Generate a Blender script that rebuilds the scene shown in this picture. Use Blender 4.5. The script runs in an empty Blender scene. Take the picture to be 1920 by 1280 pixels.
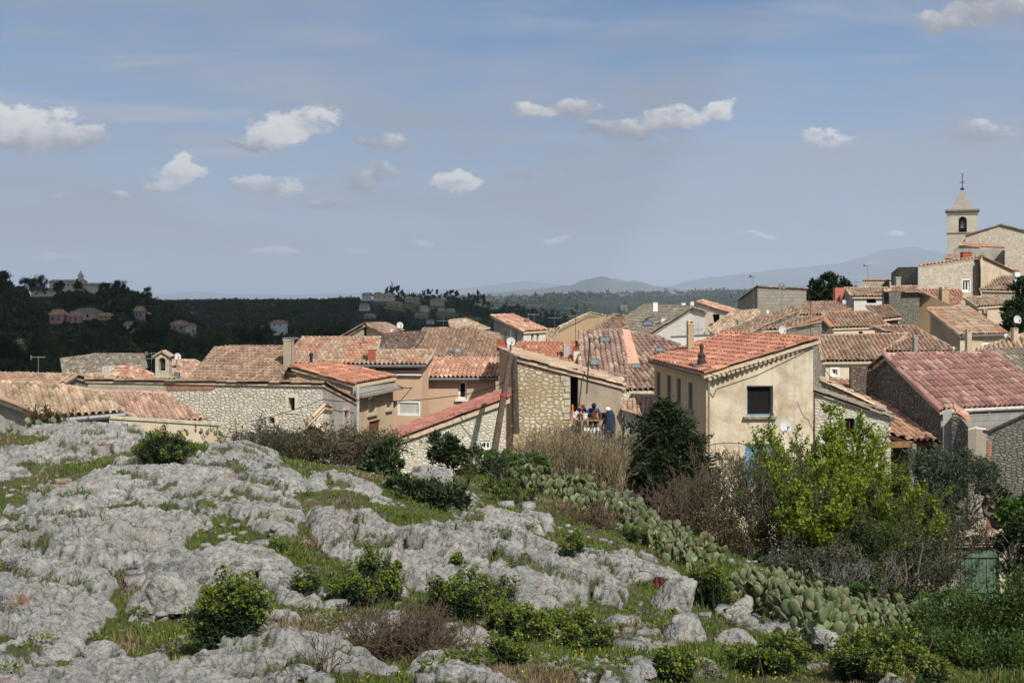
import bpy, bmesh, math, random
import numpy as np
from mathutils import Vector, Matrix
from mathutils.geometry import tessellate_polygon

random.seed(7)
RNG = np.random.default_rng(11)
C = bpy.context.scene.collection
F, CX, HY = 2200.0, 960.0, 560.0      # focal length and optical centre in photograph pixels; eye level is z = 0
R = math.radians

def P(px, py, Y): return Vector(((px - CX) / F * Y, Y, (HY - py) / F * Y))
def PZ(px, py, z): return P(px, py, z * F / (HY - py))
def lin(c):
    c = c / 255.0
    return c / 12.92 if c <= 0.04045 else ((c + 0.055) / 1.055) ** 2.4
def S(r, g, b, k=1.0): return (lin(r) * k, lin(g) * k, lin(b) * k, 1.0)

# ------------------------------------------------------------------ scene graph helpers
def tag(o, label=None, cat=None, group=None, kind=None):
    if label: o['label'] = label
    if cat: o['category'] = cat
    if group: o['group'] = group
    if kind: o['kind'] = kind
    return o
def empty(name, loc, label=None, cat=None, group=None):
    o = bpy.data.objects.new(name, None); C.objects.link(o)
    o.location = loc; o.empty_display_size = 0.2
    return tag(o, label, cat, group)
def root_of(o):
    if o.parent is None: return Vector(o.location)
    return root_of(o.parent) + o.matrix_parent_inverse.translation + Vector(o.location)
def link(name, me, parent=None, mats=(), smooth=False):
    o = bpy.data.objects.new(name, me); C.objects.link(o)
    for m in mats: me.materials.append(m)
    if smooth:
        me.polygons.foreach_set('use_smooth', [True] * len(me.polygons))
    if parent is not None:
        o.parent = parent; o.matrix_parent_inverse = Matrix.Translation(-root_of(parent))
    return o
def copy_tree(o, parent=None):
    c = o.copy(); C.objects.link(c)
    if parent is not None: c.parent = parent
    for ch in list(o.children): copy_tree(ch, c)
    return c

class MB:
    """collects faces and links them as one mesh object"""
    def __init__(s): s.v = []; s.f = []; s.uv = []; s.m = []
    def face(s, pts, uv=None, m=0):
        b = len(s.v); s.v += [tuple(p) for p in pts]
        s.f.append(tuple(range(b, b + len(pts)))); s.m.append(m)
        s.uv += list(uv) if uv else [(p[0] + p[1], p[2]) for p in pts]
    def box(s, c, size, ax=None, m=0):
        c = Vector(c); a = ax or (Vector((1, 0, 0)), Vector((0, 1, 0)), Vector((0, 0, 1)))
        h = [a[i] * (size[i] / 2) for i in range(3)]
        p = [c + h[0] * i + h[1] * j + h[2] * k for k in (-1, 1) for j in (-1, 1) for i in (-1, 1)]
        for q, (du, dv) in (((0, 2, 3, 1), (0, 1)), ((4, 5, 7, 6), (0, 1)), ((0, 1, 5, 4), (0, 2)), ((2, 6, 7, 3), (0, 2)), ((0, 4, 6, 2), (1, 2)), ((1, 3, 7, 5), (1, 2))):
            s.face([p[i] for i in q], [((p[i] - c).dot(a[du]) + c.x + c.y, (p[i] - c).dot(a[dv]) + c.z) for i in q], m)
    def beam(s, p0, p1, w, h, m=0, up=Vector((0, 0, 1))):
        p0 = Vector(p0); p1 = Vector(p1); d = p1 - p0; L = d.length
        if L < 1e-6: return
        x = d / L; y = up.cross(x)
        if y.length < 1e-3: y = Vector((0, 1, 0)).cross(x)
        y.normalize(); z = x.cross(y)
        s.box((p0 + p1) / 2, (L, w, h), (x, y, z), m)
    def tube(s, pts, rad, n=6, m=0, caps=True):
        pts = [Vector(p) for p in pts]
        if not hasattr(rad, '__len__'): rad = [rad] * len(pts)
        rings = []; prev = None
        for i, p in enumerate(pts):
            d = pts[min(i + 1, len(pts) - 1)] - pts[max(i - 1, 0)]
            if d.length < 1e-9: d = Vector((0, 0, 1))
            d.normalize()
            if prev is None:
                x = d.orthogonal().normalized()
            else:
                x = prev - d * prev.dot(d)
                x = x.normalized() if x.length > 1e-6 else d.orthogonal().normalized()
            prev = x; y = d.cross(x)
            rings.append([p + (x * math.cos(2 * math.pi * k / n) + y * math.sin(2 * math.pi * k / n)) * rad[i] for k in range(n)])
        for a, b in zip(rings, rings[1:]):
            for k in range(n): s.face([a[k], a[(k + 1) % n], b[(k + 1) % n], b[k]], None, m)
        if caps:
            s.face(rings[0][::-1], None, m); s.face(rings[-1], None, m)
    def lathe(s, c, prof, n=16, ax=None, m=0):
        c = Vector(c); a = ax or (Vector((1, 0, 0)), Vector((0, 1, 0)), Vector((0, 0, 1)))
        rg = [[c + (a[0] * math.cos(2 * math.pi * k / n) + a[1] * math.sin(2 * math.pi * k / n)) * r + a[2] * z for k in range(n)] for r, z in prof]
        for p, q in zip(rg, rg[1:]):
            for k in range(n): s.face([p[k], p[(k + 1) % n], q[(k + 1) % n], q[k]], None, m)
    def build(s, name, mats, parent=None, smooth=False, weld=False):
        me = bpy.data.meshes.new(name); me.from_pydata(s.v, [], s.f)
        ul = me.uv_layers.new(name='UVMap'); ul.data.foreach_set('uv', np.array(s.uv, dtype=np.float32).ravel())
        if not isinstance(mats, (list, tuple)): mats = [mats]
        me.polygons.foreach_set('material_index', s.m)
        if weld:
            bm = bmesh.new(); bm.from_mesh(me); bmesh.ops.remove_doubles(bm, verts=bm.verts, dist=1e-4); bm.to_mesh(me); bm.free()
        me.update()
        return link(name, me, parent, mats, smooth)

def np_mesh(name, V, Fc, mat, parent=None, smooth=False, attr=None):
    """V (N,3), Fc (M,k) arrays -> one mesh object"""
    V = np.ascontiguousarray(V, dtype=np.float32); Fc = np.ascontiguousarray(Fc, dtype=np.int32)
    me = bpy.data.meshes.new(name); k = Fc.shape[1]
    me.vertices.add(len(V)); me.vertices.foreach_set('co', V.ravel())
    me.loops.add(Fc.size); me.loops.foreach_set('vertex_index', Fc.ravel())
    me.polygons.add(len(Fc)); me.polygons.foreach_set('loop_start', np.arange(0, Fc.size, k, dtype=np.int32))
    if attr:
        for nm, val in attr.items():
            a = me.attributes.new(nm, 'FLOAT', 'POINT'); a.data.foreach_set('value', np.ascontiguousarray(val, dtype=np.float32))
    me.update(calc_edges=True)
    return link(name, me, parent, [mat] if not isinstance(mat, (list, tuple)) else mat, smooth)

# ------------------------------------------------------------------ noise on arrays
def _h(ix, iy, seed):
    n = (ix.astype(np.int64) * 374761393 + iy.astype(np.int64) * 668265263 + seed * 1442695041) & 0x7fffffff
    n = ((n ^ (n >> 13)) * 1274126177) & 0x7fffffff
    n = n ^ (n >> 16)
    return (n & 0xffff) / 65535.0
def vnoise(x, y, seed=0):
    ix = np.floor(x); iy = np.floor(y); fx = x - ix; fy = y - iy
    fx = fx * fx * fx * (fx * (fx * 6 - 15) + 10); fy = fy * fy * fy * (fy * (fy * 6 - 15) + 10)
    a = _h(ix, iy, seed); b = _h(ix + 1, iy, seed); c = _h(ix, iy + 1, seed); d = _h(ix + 1, iy + 1, seed)
    return ((a + (b - a) * fx) * (1 - fy) + (c + (d - c) * fx) * fy) * 2 - 1
def fbm(x, y, octv=4, seed=0, gain=0.5, lac=2.03):
    t = np.zeros_like(x); a = 1.0; s = 0.0
    for o in range(octv):
        ca, sa = math.cos(o * 0.9), math.sin(o * 0.9)
        t += a * vnoise((x * ca - y * sa) + 17.3 * o, (x * sa + y * ca) - 9.1 * o, seed + o); s += a
        a *= gain; x = x * lac; y = y * lac
    return t / s
def worley(x, y, seed=0):
    ix = np.floor(x); iy = np.floor(y); f1 = np.full(x.shape, 9.0); f2 = np.full(x.shape, 9.0)
    for i in (-1, 0, 1):
        for j in (-1, 0, 1):
            cx = ix + i + _h(ix + i, iy + j, seed); cy = iy + j + _h(ix + i, iy + j, seed + 77)
            d = np.hypot(x - cx, y - cy)
            f2 = np.minimum(f2, np.maximum(f1, d)); f1 = np.minimum(f1, d)
    return f1, f2
def sstep(a, b, x):
    t = np.clip((x - a) / (b - a), 0, 1); return t * t * (3 - 2 * t)

# ------------------------------------------------------------------ materials
MATS = {}
class NT:
    def __init__(s, name):
        s.m = bpy.data.materials.new(name); s.m.use_nodes = True
        s.t = s.m.node_tree; s.n = s.t.nodes; s.b = s.n['Principled BSDF']; s.out = s.n['Material Output']
        s.b.inputs['Roughness'].default_value = 0.85
        s.b.inputs['Specular IOR Level'].default_value = 0.25
    def add(s, typ, **kw):
        nd = s.n.new(typ)
        for k, v in kw.items():
            if hasattr(nd, k): setattr(nd, k, v)
        return nd
    def ln(s, a, b): s.t.links.new(a, b)
    def put(s, nd, key, v):
        if isinstance(v, bpy.types.NodeSocket): s.ln(v, nd.inputs[key])
        else: nd.inputs[key].default_value = v
    def coord(s, kind='Object'): return s.add('ShaderNodeTexCoord').outputs[kind]
    def pos(s): return s.add('ShaderNodeNewGeometry').outputs['Position']
    def mapv(s, v, sc, rot=(0, 0, 0)):
        nd = s.add('ShaderNodeMapping'); s.put(nd, 'Vector', v); nd.inputs['Scale'].default_value = sc; nd.inputs['Rotation'].default_value = rot
        return nd.outputs[0]
    def noise(s, v, sc, det=4, rough=0.55, dist=0.0):
        nd = s.add('ShaderNodeTexNoise'); s.put(nd, 'Vector', v); s.put(nd, 'Scale', sc); s.put(nd, 'Detail', det); s.put(nd, 'Roughness', rough); s.put(nd, 'Distortion', dist)
        return nd.outputs['Fac']
    def voro(s, v, sc, feat='F1', dim='3D', rnd=1.0):
        nd = s.add('ShaderNodeTexVoronoi', feature=feat, voronoi_dimensions=dim); s.put(nd, 'Vector', v); s.put(nd, 'Scale', sc); s.put(nd, 'Randomness', rnd)
        return nd
    def ramp(s, f, stops, mode='LINEAR'):
        nd = s.add('ShaderNodeValToRGB'); s.put(nd, 'Fac', f); cr = nd.color_ramp; cr.interpolation = mode
        while len(cr.elements) < len(stops): cr.elements.new(0.5)
        for e, (p, c) in zip(cr.elements, stops):
            e.position = p; e.color = c if len(c) == 4 else (*c, 1)
        return nd.outputs['Color']
    def rng(s, f, a, b, c=0.0, d=1.0):
        nd = s.add('ShaderNodeMapRange'); s.put(nd, 'Value', f)
        for k, v in (('From Min', a), ('From Max', b), ('To Min', c), ('To Max', d)): nd.inputs[k].default_value = v
        return nd.outputs[0]
    def math(s, op, a, b=0.0):
        nd = s.add('ShaderNodeMath', operation=op); s.put(nd, 0, a); s.put(nd, 1, b); return nd.outputs[0]
    def mix(s, f, a, b, mode='MIX'):
        nd = s.add('ShaderNodeMix', data_type='RGBA', blend_type=mode)
        s.put(nd, 0, f); s.put(nd, 6, a); s.put(nd, 7, b); return nd.outputs[2]
    def bump(s, h, strength=0.4, dist=0.02):
        nd = s.add('ShaderNodeBump'); s.put(nd, 'Height', h); s.put(nd, 'Strength', strength); s.put(nd, 'Distance', dist)
        s.ln(nd.outputs[0], s.b.inputs['Normal'])
    def col(s, c): s.put(s.b, 'Base Color', c)

def plain(name, c, rough=0.6, var=0.12, sc=6.0, metal=0.0):
    if name in MATS: return MATS[name]
    t = NT(name); f = t.noise(t.coord('Object'), sc, 5)
    d = tuple(max(0.0, x * (1 - 2.2 * var)) for x in c[:3]) + (1,); b = tuple(min(0.9, x * (1 + var)) for x in c[:3]) + (1,)
    t.col(t.ramp(f, [(0.3, d), (0.7, b)])); t.put(t.b, 'Roughness', rough); t.put(t.b, 'Metallic', metal)
    MATS[name] = t.m; return t.m

def plaster(name, c, c2=None, blot=0.5, dirt=0.35):
    """lime render: broad blotches, vertical run marks, grain"""
    ds = lambda q: tuple((lambda l: l + (v - l) * .70)(.3 * q[0] + .5 * q[1] + .2 * q[2]) for v in q[:3]) + (1,)
    c = ds(c); c2 = ds(c2) if c2 else None
    t = NT(name); p = t.pos()
    c2 = c2 or tuple(x * 0.72 for x in c[:3]) + (1,)
    f = t.noise(p, 0.9, 6, 0.62, 0.4)
    a = t.mix(t.rng(f, 0.43, 0.60, 0, blot), c, c2)
    f3 = t.noise(t.mapv(p, (1, 1, .6)), 2.3, 7, .7, .8); a = t.mix(t.rng(f3, .54, .62, 0, .4 * blot), a, tuple(min(.8, x * 1.18) for x in c[:3]) + (1,))
    run = t.noise(t.mapv(p, (2.6, 2.6, 0.22)), 1.3, 4, 0.6)
    dk = tuple(x * 0.55 for x in c[:3]) + (1,)
    a = t.mix(t.rng(run, 0.52, 0.72, 0, dirt), a, dk)
    g = t.noise(p, 14, 5, 0.7)
    lt = tuple(min(0.85, x * 1.22) for x in c[:3]) + (1,)
    a = t.mix(t.rng(g, 0.5, 0.75, 0, 0.45), a, lt)
    t.col(a); t.bump(g, 0.35, 0.02); MATS[name] = t.m; return t.m

def rubble(name, stones, mortar, sx=3.2, sy=5.2, mw=0.06, mort_amt=1.0, mnoise=0.35):
    """rubble masonry on metre UVs"""
    t = NT(name); uv = t.coord('UV')
    w = t.add('ShaderNodeTexNoise'); t.put(w, 'Vector', uv); t.put(w, 'Scale', 2.6); t.put(w, 'Detail', 3.0)
    sub = t.add('ShaderNodeVectorMath', operation='SUBTRACT'); t.put(sub, 0, w.outputs['Color']); sub.inputs[1].default_value = (.5, .5, .5)
    sc = t.add('ShaderNodeVectorMath', operation='SCALE'); t.put(sc, 0, sub.outputs[0]); t.put(sc, 'Scale', 0.22)
    ad = t.add('ShaderNodeVectorMath', operation='ADD'); t.put(ad, 0, uv); t.put(ad, 1, sc.outputs[0])
    v = t.mapv(ad.outputs[0], (sx, sy, 1))
    cell = t.voro(v, 1.0, 'F1', '2D', 0.9); edge = t.voro(v, 1.0, 'DISTANCE_TO_EDGE', '2D', 0.9)
    sep = t.add('ShaderNodeSeparateColor'); t.put(sep, 0, cell.outputs['Color'])
    n = len(stones)
    a = t.ramp(sep.outputs[0], [((i + 0.5) / n, c) for i, c in enumerate(stones)])
    g = t.noise(uv, 11, 6, 0.7)
    a = t.mix(t.rng(g, 0.35, 0.7, 0.35, 0), a, tuple(x * 0.5 for x in stones[0][:3]) + (1,))
    big = t.noise(uv, 0.55, 4, 0.6)
    thr = t.math('ADD', t.math('ADD', t.rng(big, 0.3, 0.7, -mnoise * mw, mnoise * mw * 2.2), mw), t.rng(g, .3, .7, -.05, .07))
    mm = t.rng(t.math('SUBTRACT', thr, edge.outputs['Distance']), -.03, .03, 0, 1)
    soft = t.math('MULTIPLY', mm, mort_amt)
    a = t.mix(soft, a, t.mix(t.rng(g, .3, .7, 0, .5), mortar, tuple(x * .68 for x in mortar[:3]) + (1,)))
    t.col(a)
    hgt = t.math('ADD', t.rng(edge.outputs['Distance'], 0.0, 0.22, 0, 1), t.math('MULTIPLY', g, 0.5))
    t.bump(hgt, 0.6, 0.03); MATS[name] = t.m; return t.m

def blocks(name, c1, c2, mortar, w=0.55, h=0.28, ms=0.012):
    t = NT(name); uv = t.coord('UV')
    b = t.add('ShaderNodeTexBrick'); t.put(b, 'Vector', uv); t.put(b, 'Color1', c1); t.put(b, 'Color2', c2); t.put(b, 'Mortar', mortar)
    t.put(b, 'Scale', 1.0); t.put(b, 'Mortar Size', ms); t.put(b, 'Brick Width', w); t.put(b, 'Row Height', h); t.put(b, 'Mortar Smooth', 0.3)
    g = t.noise(uv, 7, 6, 0.68); bg = t.noise(t.pos(), 0.8, 5, 0.6)
    a = t.mix(t.rng(g, .35, .7, .5, 0), b.outputs['Color'], tuple(x * .55 for x in c1[:3]) + (1,))
    a = t.mix(t.rng(bg, .45, .7, 0, .55), a, tuple(x * .5 for x in c1[:3]) + (1,))
    t.col(a); t.bump(t.math('SUBTRACT', g, b.outputs['Fac']), 0.6, 0.03); MATS[name] = t.m; return t.m

def tile_mat(name, pal, lichen=(.30, .27, .20, 1), lich=0.35, patch=None, pamt=0.0, spk=.86):
    """clay tiles: each UV cell is one tile with a colour of its own, lichen in patches"""
    t = NT(name); uv = t.coord('UV')
    fl = t.add('ShaderNodeVectorMath', operation='FLOOR'); t.put(fl, 0, uv)
    wn = t.add('ShaderNodeTexWhiteNoise', noise_dimensions='2D'); t.put(wn, 'Vector', fl.outputs[0])
    n = len(pal); a = t.ramp(wn.outputs['Value'], [((i + 0.5) / n, c) for i, c in enumerate(pal)])
    p = t.pos(); bg = t.noise(p, 0.7, 5, 0.62, 0.3)
    if patch: a = t.mix(t.rng(bg, 0.52, 0.60, 0, pamt), a, patch)
    g = t.noise(p, 5.5, 5, 0.7)
    a = t.mix(t.rng(g, 0.46, 0.70, 0, lich), a, lichen)
    g2 = t.noise(p, 22, 4, 0.7)
    a = t.mix(t.rng(g2, 0.52, 0.75, 0, 0.55), a, tuple(x * 0.38 for x in pal[0][:3]) + (1,))
    sepw = t.add('ShaderNodeSeparateColor'); t.put(sepw, 0, wn.outputs['Color'])
    a = t.mix(t.rng(sepw.outputs[1], spk, spk + .04, 0, 0.65), a, tuple(min(.8, x * 1.55) for x in pal[-1][:3]) + (1,))
    a = t.mix(t.rng(sepw.outputs[2], 0.86, 0.9, 0, 0.6), a, tuple(x * .5 for x in pal[0][:3]) + (1,))
    t.col(a); t.put(t.b, 'Roughness', 0.9); t.bump(g2, 0.3, 0.015); MATS[name] = t.m; return t.m

def leaf_mat(name, stops, trans=0.35, gloss=0.25, rough=0.55, nsc=1.1, nw=.35):
    """foliage: a colour per leaf, light shining through"""
    t = NT(name); g = t.add('ShaderNodeNewGeometry')
    big = t.rng(t.noise(g.outputs['Position'], nsc, 3), .28, .72)
    f = t.math('ADD', t.math('MULTIPLY', g.outputs['Random Per Island'], 1 - nw), t.math('MULTIPLY', big, nw))
    c = t.ramp(f, stops); t.col(c); t.put(t.b, 'Roughness', rough); t.put(t.b, 'Specular IOR Level', gloss)
    tr = t.add('ShaderNodeBsdfTranslucent'); t.ln(c, tr.inputs['Color'])
    mx = t.add('ShaderNodeMixShader'); mx.inputs[0].default_value = trans
    t.ln(t.b.outputs[0], mx.inputs[1]); t.ln(tr.outputs[0], mx.inputs[2]); t.ln(mx.outputs[0], t.out.inputs['Surface'])
    MATS[name] = t.m; return t.m
# ------------------------------------------------------------------ camera, sun, sky
sc = bpy.context.scene
cam = bpy.data.objects.new('camera', bpy.data.cameras.new('camera')); C.objects.link(cam); sc.camera = cam
cam.rotation_euler = (R(90), 0, 0); cam.data.sensor_width = 36; cam.data.lens = F / 1920 * 36
cam.data.shift_y = -(640 - HY) / 1920.0
cam.data.clip_start = 0.3; cam.data.clip_end = 200000

SUN_EL, SUN_AZ = R(45), R(149)          # azimuth clockwise from +Y: behind the camera, to the right
sdir = Vector((math.sin(SUN_AZ) * math.cos(SUN_EL), math.cos(SUN_AZ) * math.cos(SUN_EL), math.sin(SUN_EL)))
sun = bpy.data.objects.new('sun', bpy.data.lights.new('sun', 'SUN')); C.objects.link(sun)
sun.data.energy = 4.1; sun.data.angle = R(0.6); sun.data.color = (1.0, 0.955, 0.87)
sun.rotation_euler = sdir.to_track_quat('Z', 'Y').to_euler()

world = bpy.data.worlds.new('World'); sc.world = world; world.use_nodes = True
wt = world.node_tree; wn = wt.nodes; bg = wn['Background']
def W(typ, **kw):
    nd = wn.new(typ)
    for k, v in kw.items(): setattr(nd, k, v)
    return nd
def wput(nd, k, v):
    if isinstance(v, bpy.types.NodeSocket): wt.links.new(v, nd.inputs[k])
    else: nd.inputs[k].default_value = v
def wm(op, a, b=0.0, c=None, clamp=False):
    nd = W('ShaderNodeMath', operation=op, use_clamp=clamp); wput(nd, 0, a); wput(nd, 1, b)
    if c is not None: wput(nd, 2, c)
    return nd.outputs[0]
def wr(v, a, b, c=0.0, d=1.0, smooth=False):
    nd = W('ShaderNodeMapRange', interpolation_type='SMOOTHSTEP' if smooth else 'LINEAR'); wput(nd, 0, v)
    for k, x in zip(('From Min', 'From Max', 'To Min', 'To Max'), (a, b, c, d)): wput(nd, k, x)
    return nd.outputs[0]
def wmix(f, a, b):
    nd = W('ShaderNodeMix', data_type='RGBA'); wput(nd, 0, f); wput(nd, 6, a); wput(nd, 7, b); return nd.outputs[2]
sky = W('ShaderNodeTexSky', sky_type='NISHITA'); sky.sun_disc = False; sky.sun_elevation = SUN_EL; sky.sun_rotation = SUN_AZ
sky.altitude = 200; sky.air_density = 1.0; sky.dust_density = 0.6; sky.ozone_density = 2.5
tc = W('ShaderNodeTexCoord').outputs['Generated']
sep = W('ShaderNodeSeparateXYZ'); wput(sep, 0, tc)
yy = wm('MAXIMUM', sep.outputs[1], 0.08)
u = wm('DIVIDE', sep.outputs[0], yy); v = wm('DIVIDE', sep.outputs[2], yy)      # tangent-plane sky coordinates facing +Y
cuv = W('ShaderNodeCombineXYZ'); wput(cuv, 0, u); wput(cuv, 1, v)
def wnoise(vec, scale, det=4, rough=0.55, sx=1, sy=1, rot=0, dist=0.0):
    mp = W('ShaderNodeMapping'); wput(mp, 0, vec); mp.inputs['Scale'].default_value = (sx, sy, 1); mp.inputs['Rotation'].default_value = (0, 0, rot)
    nd = W('ShaderNodeTexNoise'); wput(nd, 'Vector', mp.outputs[0]); wput(nd, 'Scale', scale); wput(nd, 'Detail', det); wput(nd, 'Roughness', rough); wput(nd, 'Distortion', dist)
    return nd
# warp for ragged cloud edges
wn1 = wnoise(cuv.outputs[0], 26, 5, 0.6)
ws = W('ShaderNodeVectorMath', operation='SUBTRACT'); wput(ws, 0, wn1.outputs['Color']); ws.inputs[1].default_value = (.5, .5, .5)
wsc = W('ShaderNodeVectorMath', operation='SCALE'); wput(wsc, 0, ws.outputs[0]); wput(wsc, 'Scale', 0.030)
wad = W('ShaderNodeVectorMath', operation='ADD'); wput(wad, 0, cuv.outputs[0]); wput(wad, 1, wsc.outputs[0])
CLOUDS = [  # centre and half size in photograph pixels, whiteness, thickness
 (50, 232, 125, 50, 1.0, 1.0), (-60, 215, 80, 54, 1.0, 1.0), (20, 272, 120, 22, .4, .9), (140, 256, 90, 26, .3, .8),
 (520, 243, 70, 42, 1.0, 1.0), (590, 218, 60, 36, .8, .9), (470, 268, 80, 16, .3, 0.88),
 (335, 322, 66, 34, 1.0, 1.05), (290, 348, 60, 14, .5, .8), (500, 345, 90, 26, .6, 0.94), (855, 338, 66, 26, .95, 1.0),
 (1000, 212, 62, 25, .65, .9), (1080, 200, 60, 20, .4, 0.94), (1170, 240, 110, 26, .25, 0.90), (1270, 222, 90, 30, .65, .85), (1352, 206, 36, 32, .8, .9),
 (1545, 262, 68, 25, .75, .9), (1840, 250, 90, 34, .25, 0.88), (1780, 36, 110, 30, .35, .95), (1880, 14, 120, 34, .15, .95),
 (720, 268, 80, 20, .35, 0.75), (670, 338, 50, 22, .2, 0.81), (725, 322, 40, 18, .2, 0.75), (610, 381, 66, 14, .15, 0.75), (220, 369, 36, 10, .2, 0.75),
 (110, 369, 46, 9, .2, 0.69), (985, 326, 48, 11, .15, 0.69), (1060, 326, 26, 9, .15, 0.62), (1238, 275, 26, 14, .15, 0.62), (1125, 291, 18, 7, .2, 0.56),
 (90, 487, 100, 14, .7, 0.75), (500, 468, 90, 13, .7, 0.69), (660, 468, 60, 9, .8, 0.69), (793, 460, 26, 8, .9, 0.81), (1038, 450, 34, 9, .9, 0.81),
 (1400, 441, 70, 10, .7, 0.69), (1685, 437, 24, 9, .9, 0.75), (900, 466, 300, 14, .2, 0.50), (60, 10, 10, 5, .2, 0.38)]
dens = None; lum = None
for cx, cy, hw, hh, wh, th in CLOUDS:
    sb = W('ShaderNodeVectorMath', operation='SUBTRACT'); wput(sb, 0, wad.outputs[0]); sb.inputs[1].default_value = ((cx - CX) / F, (HY - cy) / F, 0)
    ml = W('ShaderNodeVectorMath', operation='MULTIPLY'); wput(ml, 0, sb.outputs[0]); ml.inputs[1].default_value = (F / hw, F / hh, 0)
    ln_ = W('ShaderNodeVectorMath', operation='LENGTH'); wput(ln_, 0, ml.outputs[0])
    d = wr(ln_.outputs['Value'], 0.36, 1.16, th, 0.0, True)
    sy_ = W('ShaderNodeSeparateXYZ'); wput(sy_, 0, ml.outputs[0])
    side = wm('ADD', wm('MULTIPLY', sy_.outputs[1], 0.55), wm('MULTIPLY', sy_.outputs[0], 0.22))
    l = wm('MULTIPLY', d, wm('ADD', side, wh))
    dens = d if dens is None else wm('ADD', dens, d); lum = l if lum is None else wm('ADD', lum, l)
cn = wnoise(cuv.outputs[0], 52, 8, 0.66, 1, 1.6)
puff = wr(cn.outputs['Fac'], 0.32, 0.68, -0.60, 0.42)
front = wr(sep.outputs[1], 0.1, 0.3)
dcl = wm('MULTIPLY', wr(wm('ADD', dens, wm('MULTIPLY', puff, wm('MINIMUM', wm('MULTIPLY', dens, 2.0), 1.0))), 0.20, 0.80, 0, 1, True), front)
br = wm('DIVIDE', lum, wm('MAXIMUM', dens, 0.05))
br = wm('ADD', br, wm('MULTIPLY', puff, 0.5))
ccol = wmix(wr(br, -0.1, 1.25, 0, 1, True), (.205, .215, .25, 1), (.56, .55, .54, 1))
# thin high veil, streaked, thicker towards the horizon
veil = wnoise(cuv.outputs[0], 2.4, 6, 0.6, 1.0, 3.2, R(-14), 0.5)
veil2 = wnoise(cuv.outputs[0], 4.2, 6, 0.62, 0.6, 4.2, R(19), 1.1)
vf = wm('ADD', wm('MULTIPLY', wr(veil.outputs['Fac'], 0.40, 0.66), 0.62), wm('MULTIPLY', wr(veil2.outputs['Fac'], 0.42, 0.68), 0.55))
ci = wnoise(cuv.outputs[0], 3.1, 7, 0.64, 0.55, 5.5, R(11), 1.6); ci2 = wnoise(cuv.outputs[0], 1.9, 3, 0.5, 1, 1.4)
cir = wm('MULTIPLY', wr(ci.outputs['Fac'], 0.47, 0.66, 0, 1, True), wr(ci2.outputs['Fac'], 0.38, 0.60, 0.1, 1, True))
vf = wm('MULTIPLY', wm('ADD', vf, wr(sep.outputs[2], 0.0, 0.21, 0.98, 0.02)), 0.80, clamp=True)
SKY_K = 0.10
skyc = W('ShaderNodeMix', data_type='RGBA', blend_type='MULTIPLY'); wput(skyc, 0, 1.0); wput(skyc, 6, sky.outputs[0]); skyc.inputs[7].default_value = (0.47, 0.57, 0.67, 1)
def unit(c): return tuple(x / SKY_K for x in c[:3]) + (1,)
base = wmix(vf, skyc.outputs[2], unit((.232, .254, .305)))
base = wmix(wm('MULTIPLY', cir, .68), base, unit((.325, .34, .38)))
ccu = W('ShaderNodeVectorMath', operation='SCALE'); wput(ccu, 0, ccol); wput(ccu, 'Scale', 1 / SKY_K)
# bright broken cloud added to the unseen sky overhead, as fill softening the shade
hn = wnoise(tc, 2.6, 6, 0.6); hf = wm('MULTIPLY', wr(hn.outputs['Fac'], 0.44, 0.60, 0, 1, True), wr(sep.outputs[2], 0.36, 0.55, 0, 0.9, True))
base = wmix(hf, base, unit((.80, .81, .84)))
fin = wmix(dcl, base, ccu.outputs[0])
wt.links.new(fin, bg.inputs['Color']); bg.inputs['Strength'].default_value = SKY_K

sc.render.engine = 'CYCLES'
sc.view_settings.view_transform = 'Standard'; sc.view_settings.look = 'None'; sc.view_settings.exposure = 0.55; sc.view_settings.gamma = 1.0
cy = sc.cycles
cy.max_bounces = 5; cy.diffuse_bounces = 3; cy.glossy_bounces = 2; cy.transmission_bounces = 3; cy.volume_bounces = 0; cy.transparent_max_bounces = 6
cy.use_denoising = True; cy.sample_clamp_indirect = 6.0; cy.use_fast_gi = False
try: cy.denoiser = 'OPENIMAGEDENOISE'
except Exception: pass

# ------------------------------------------------------------------ relief of the land
CTRL = [P(*q) for q in [
 (0, 1280, 9), (480, 1280, 8.5), (960, 1280, 8.5), (1400, 1280, 9.0), (1920, 1280, 10), (-300, 1280, 9.5), (2300, 1280, 11),
 (0, 1150, 11.5), (430, 1180, 11), (960, 1160, 12), (1400, 1190, 12.2), (1800, 1200, 13), (-300, 1150, 11.5), (2250, 1190, 14),
 (0, 1010, 15), (500, 1025, 14.5), (960, 1045, 15.2), (1250, 1100, 15.0), (1520, 1180, 14.6), (-250, 1000, 15),
 (0, 910, 19), (300, 890, 19.5), (600, 905, 19), (900, 990, 18), (-250, 900, 19.5), (1150, 1060, 17.5),
 (60, 815, 24), (280, 815, 24), (480, 858, 22.5), (700, 890, 22), (-250, 800, 25), (880, 925, 22.5),
 (1050, 945, 24), (1000, 890, 27), (1200, 1010, 21.5), (1330, 1080, 18.8), (1450, 1130, 17.2), (1700, 1190, 16.0), (1000, 960, 21)]]
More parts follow.
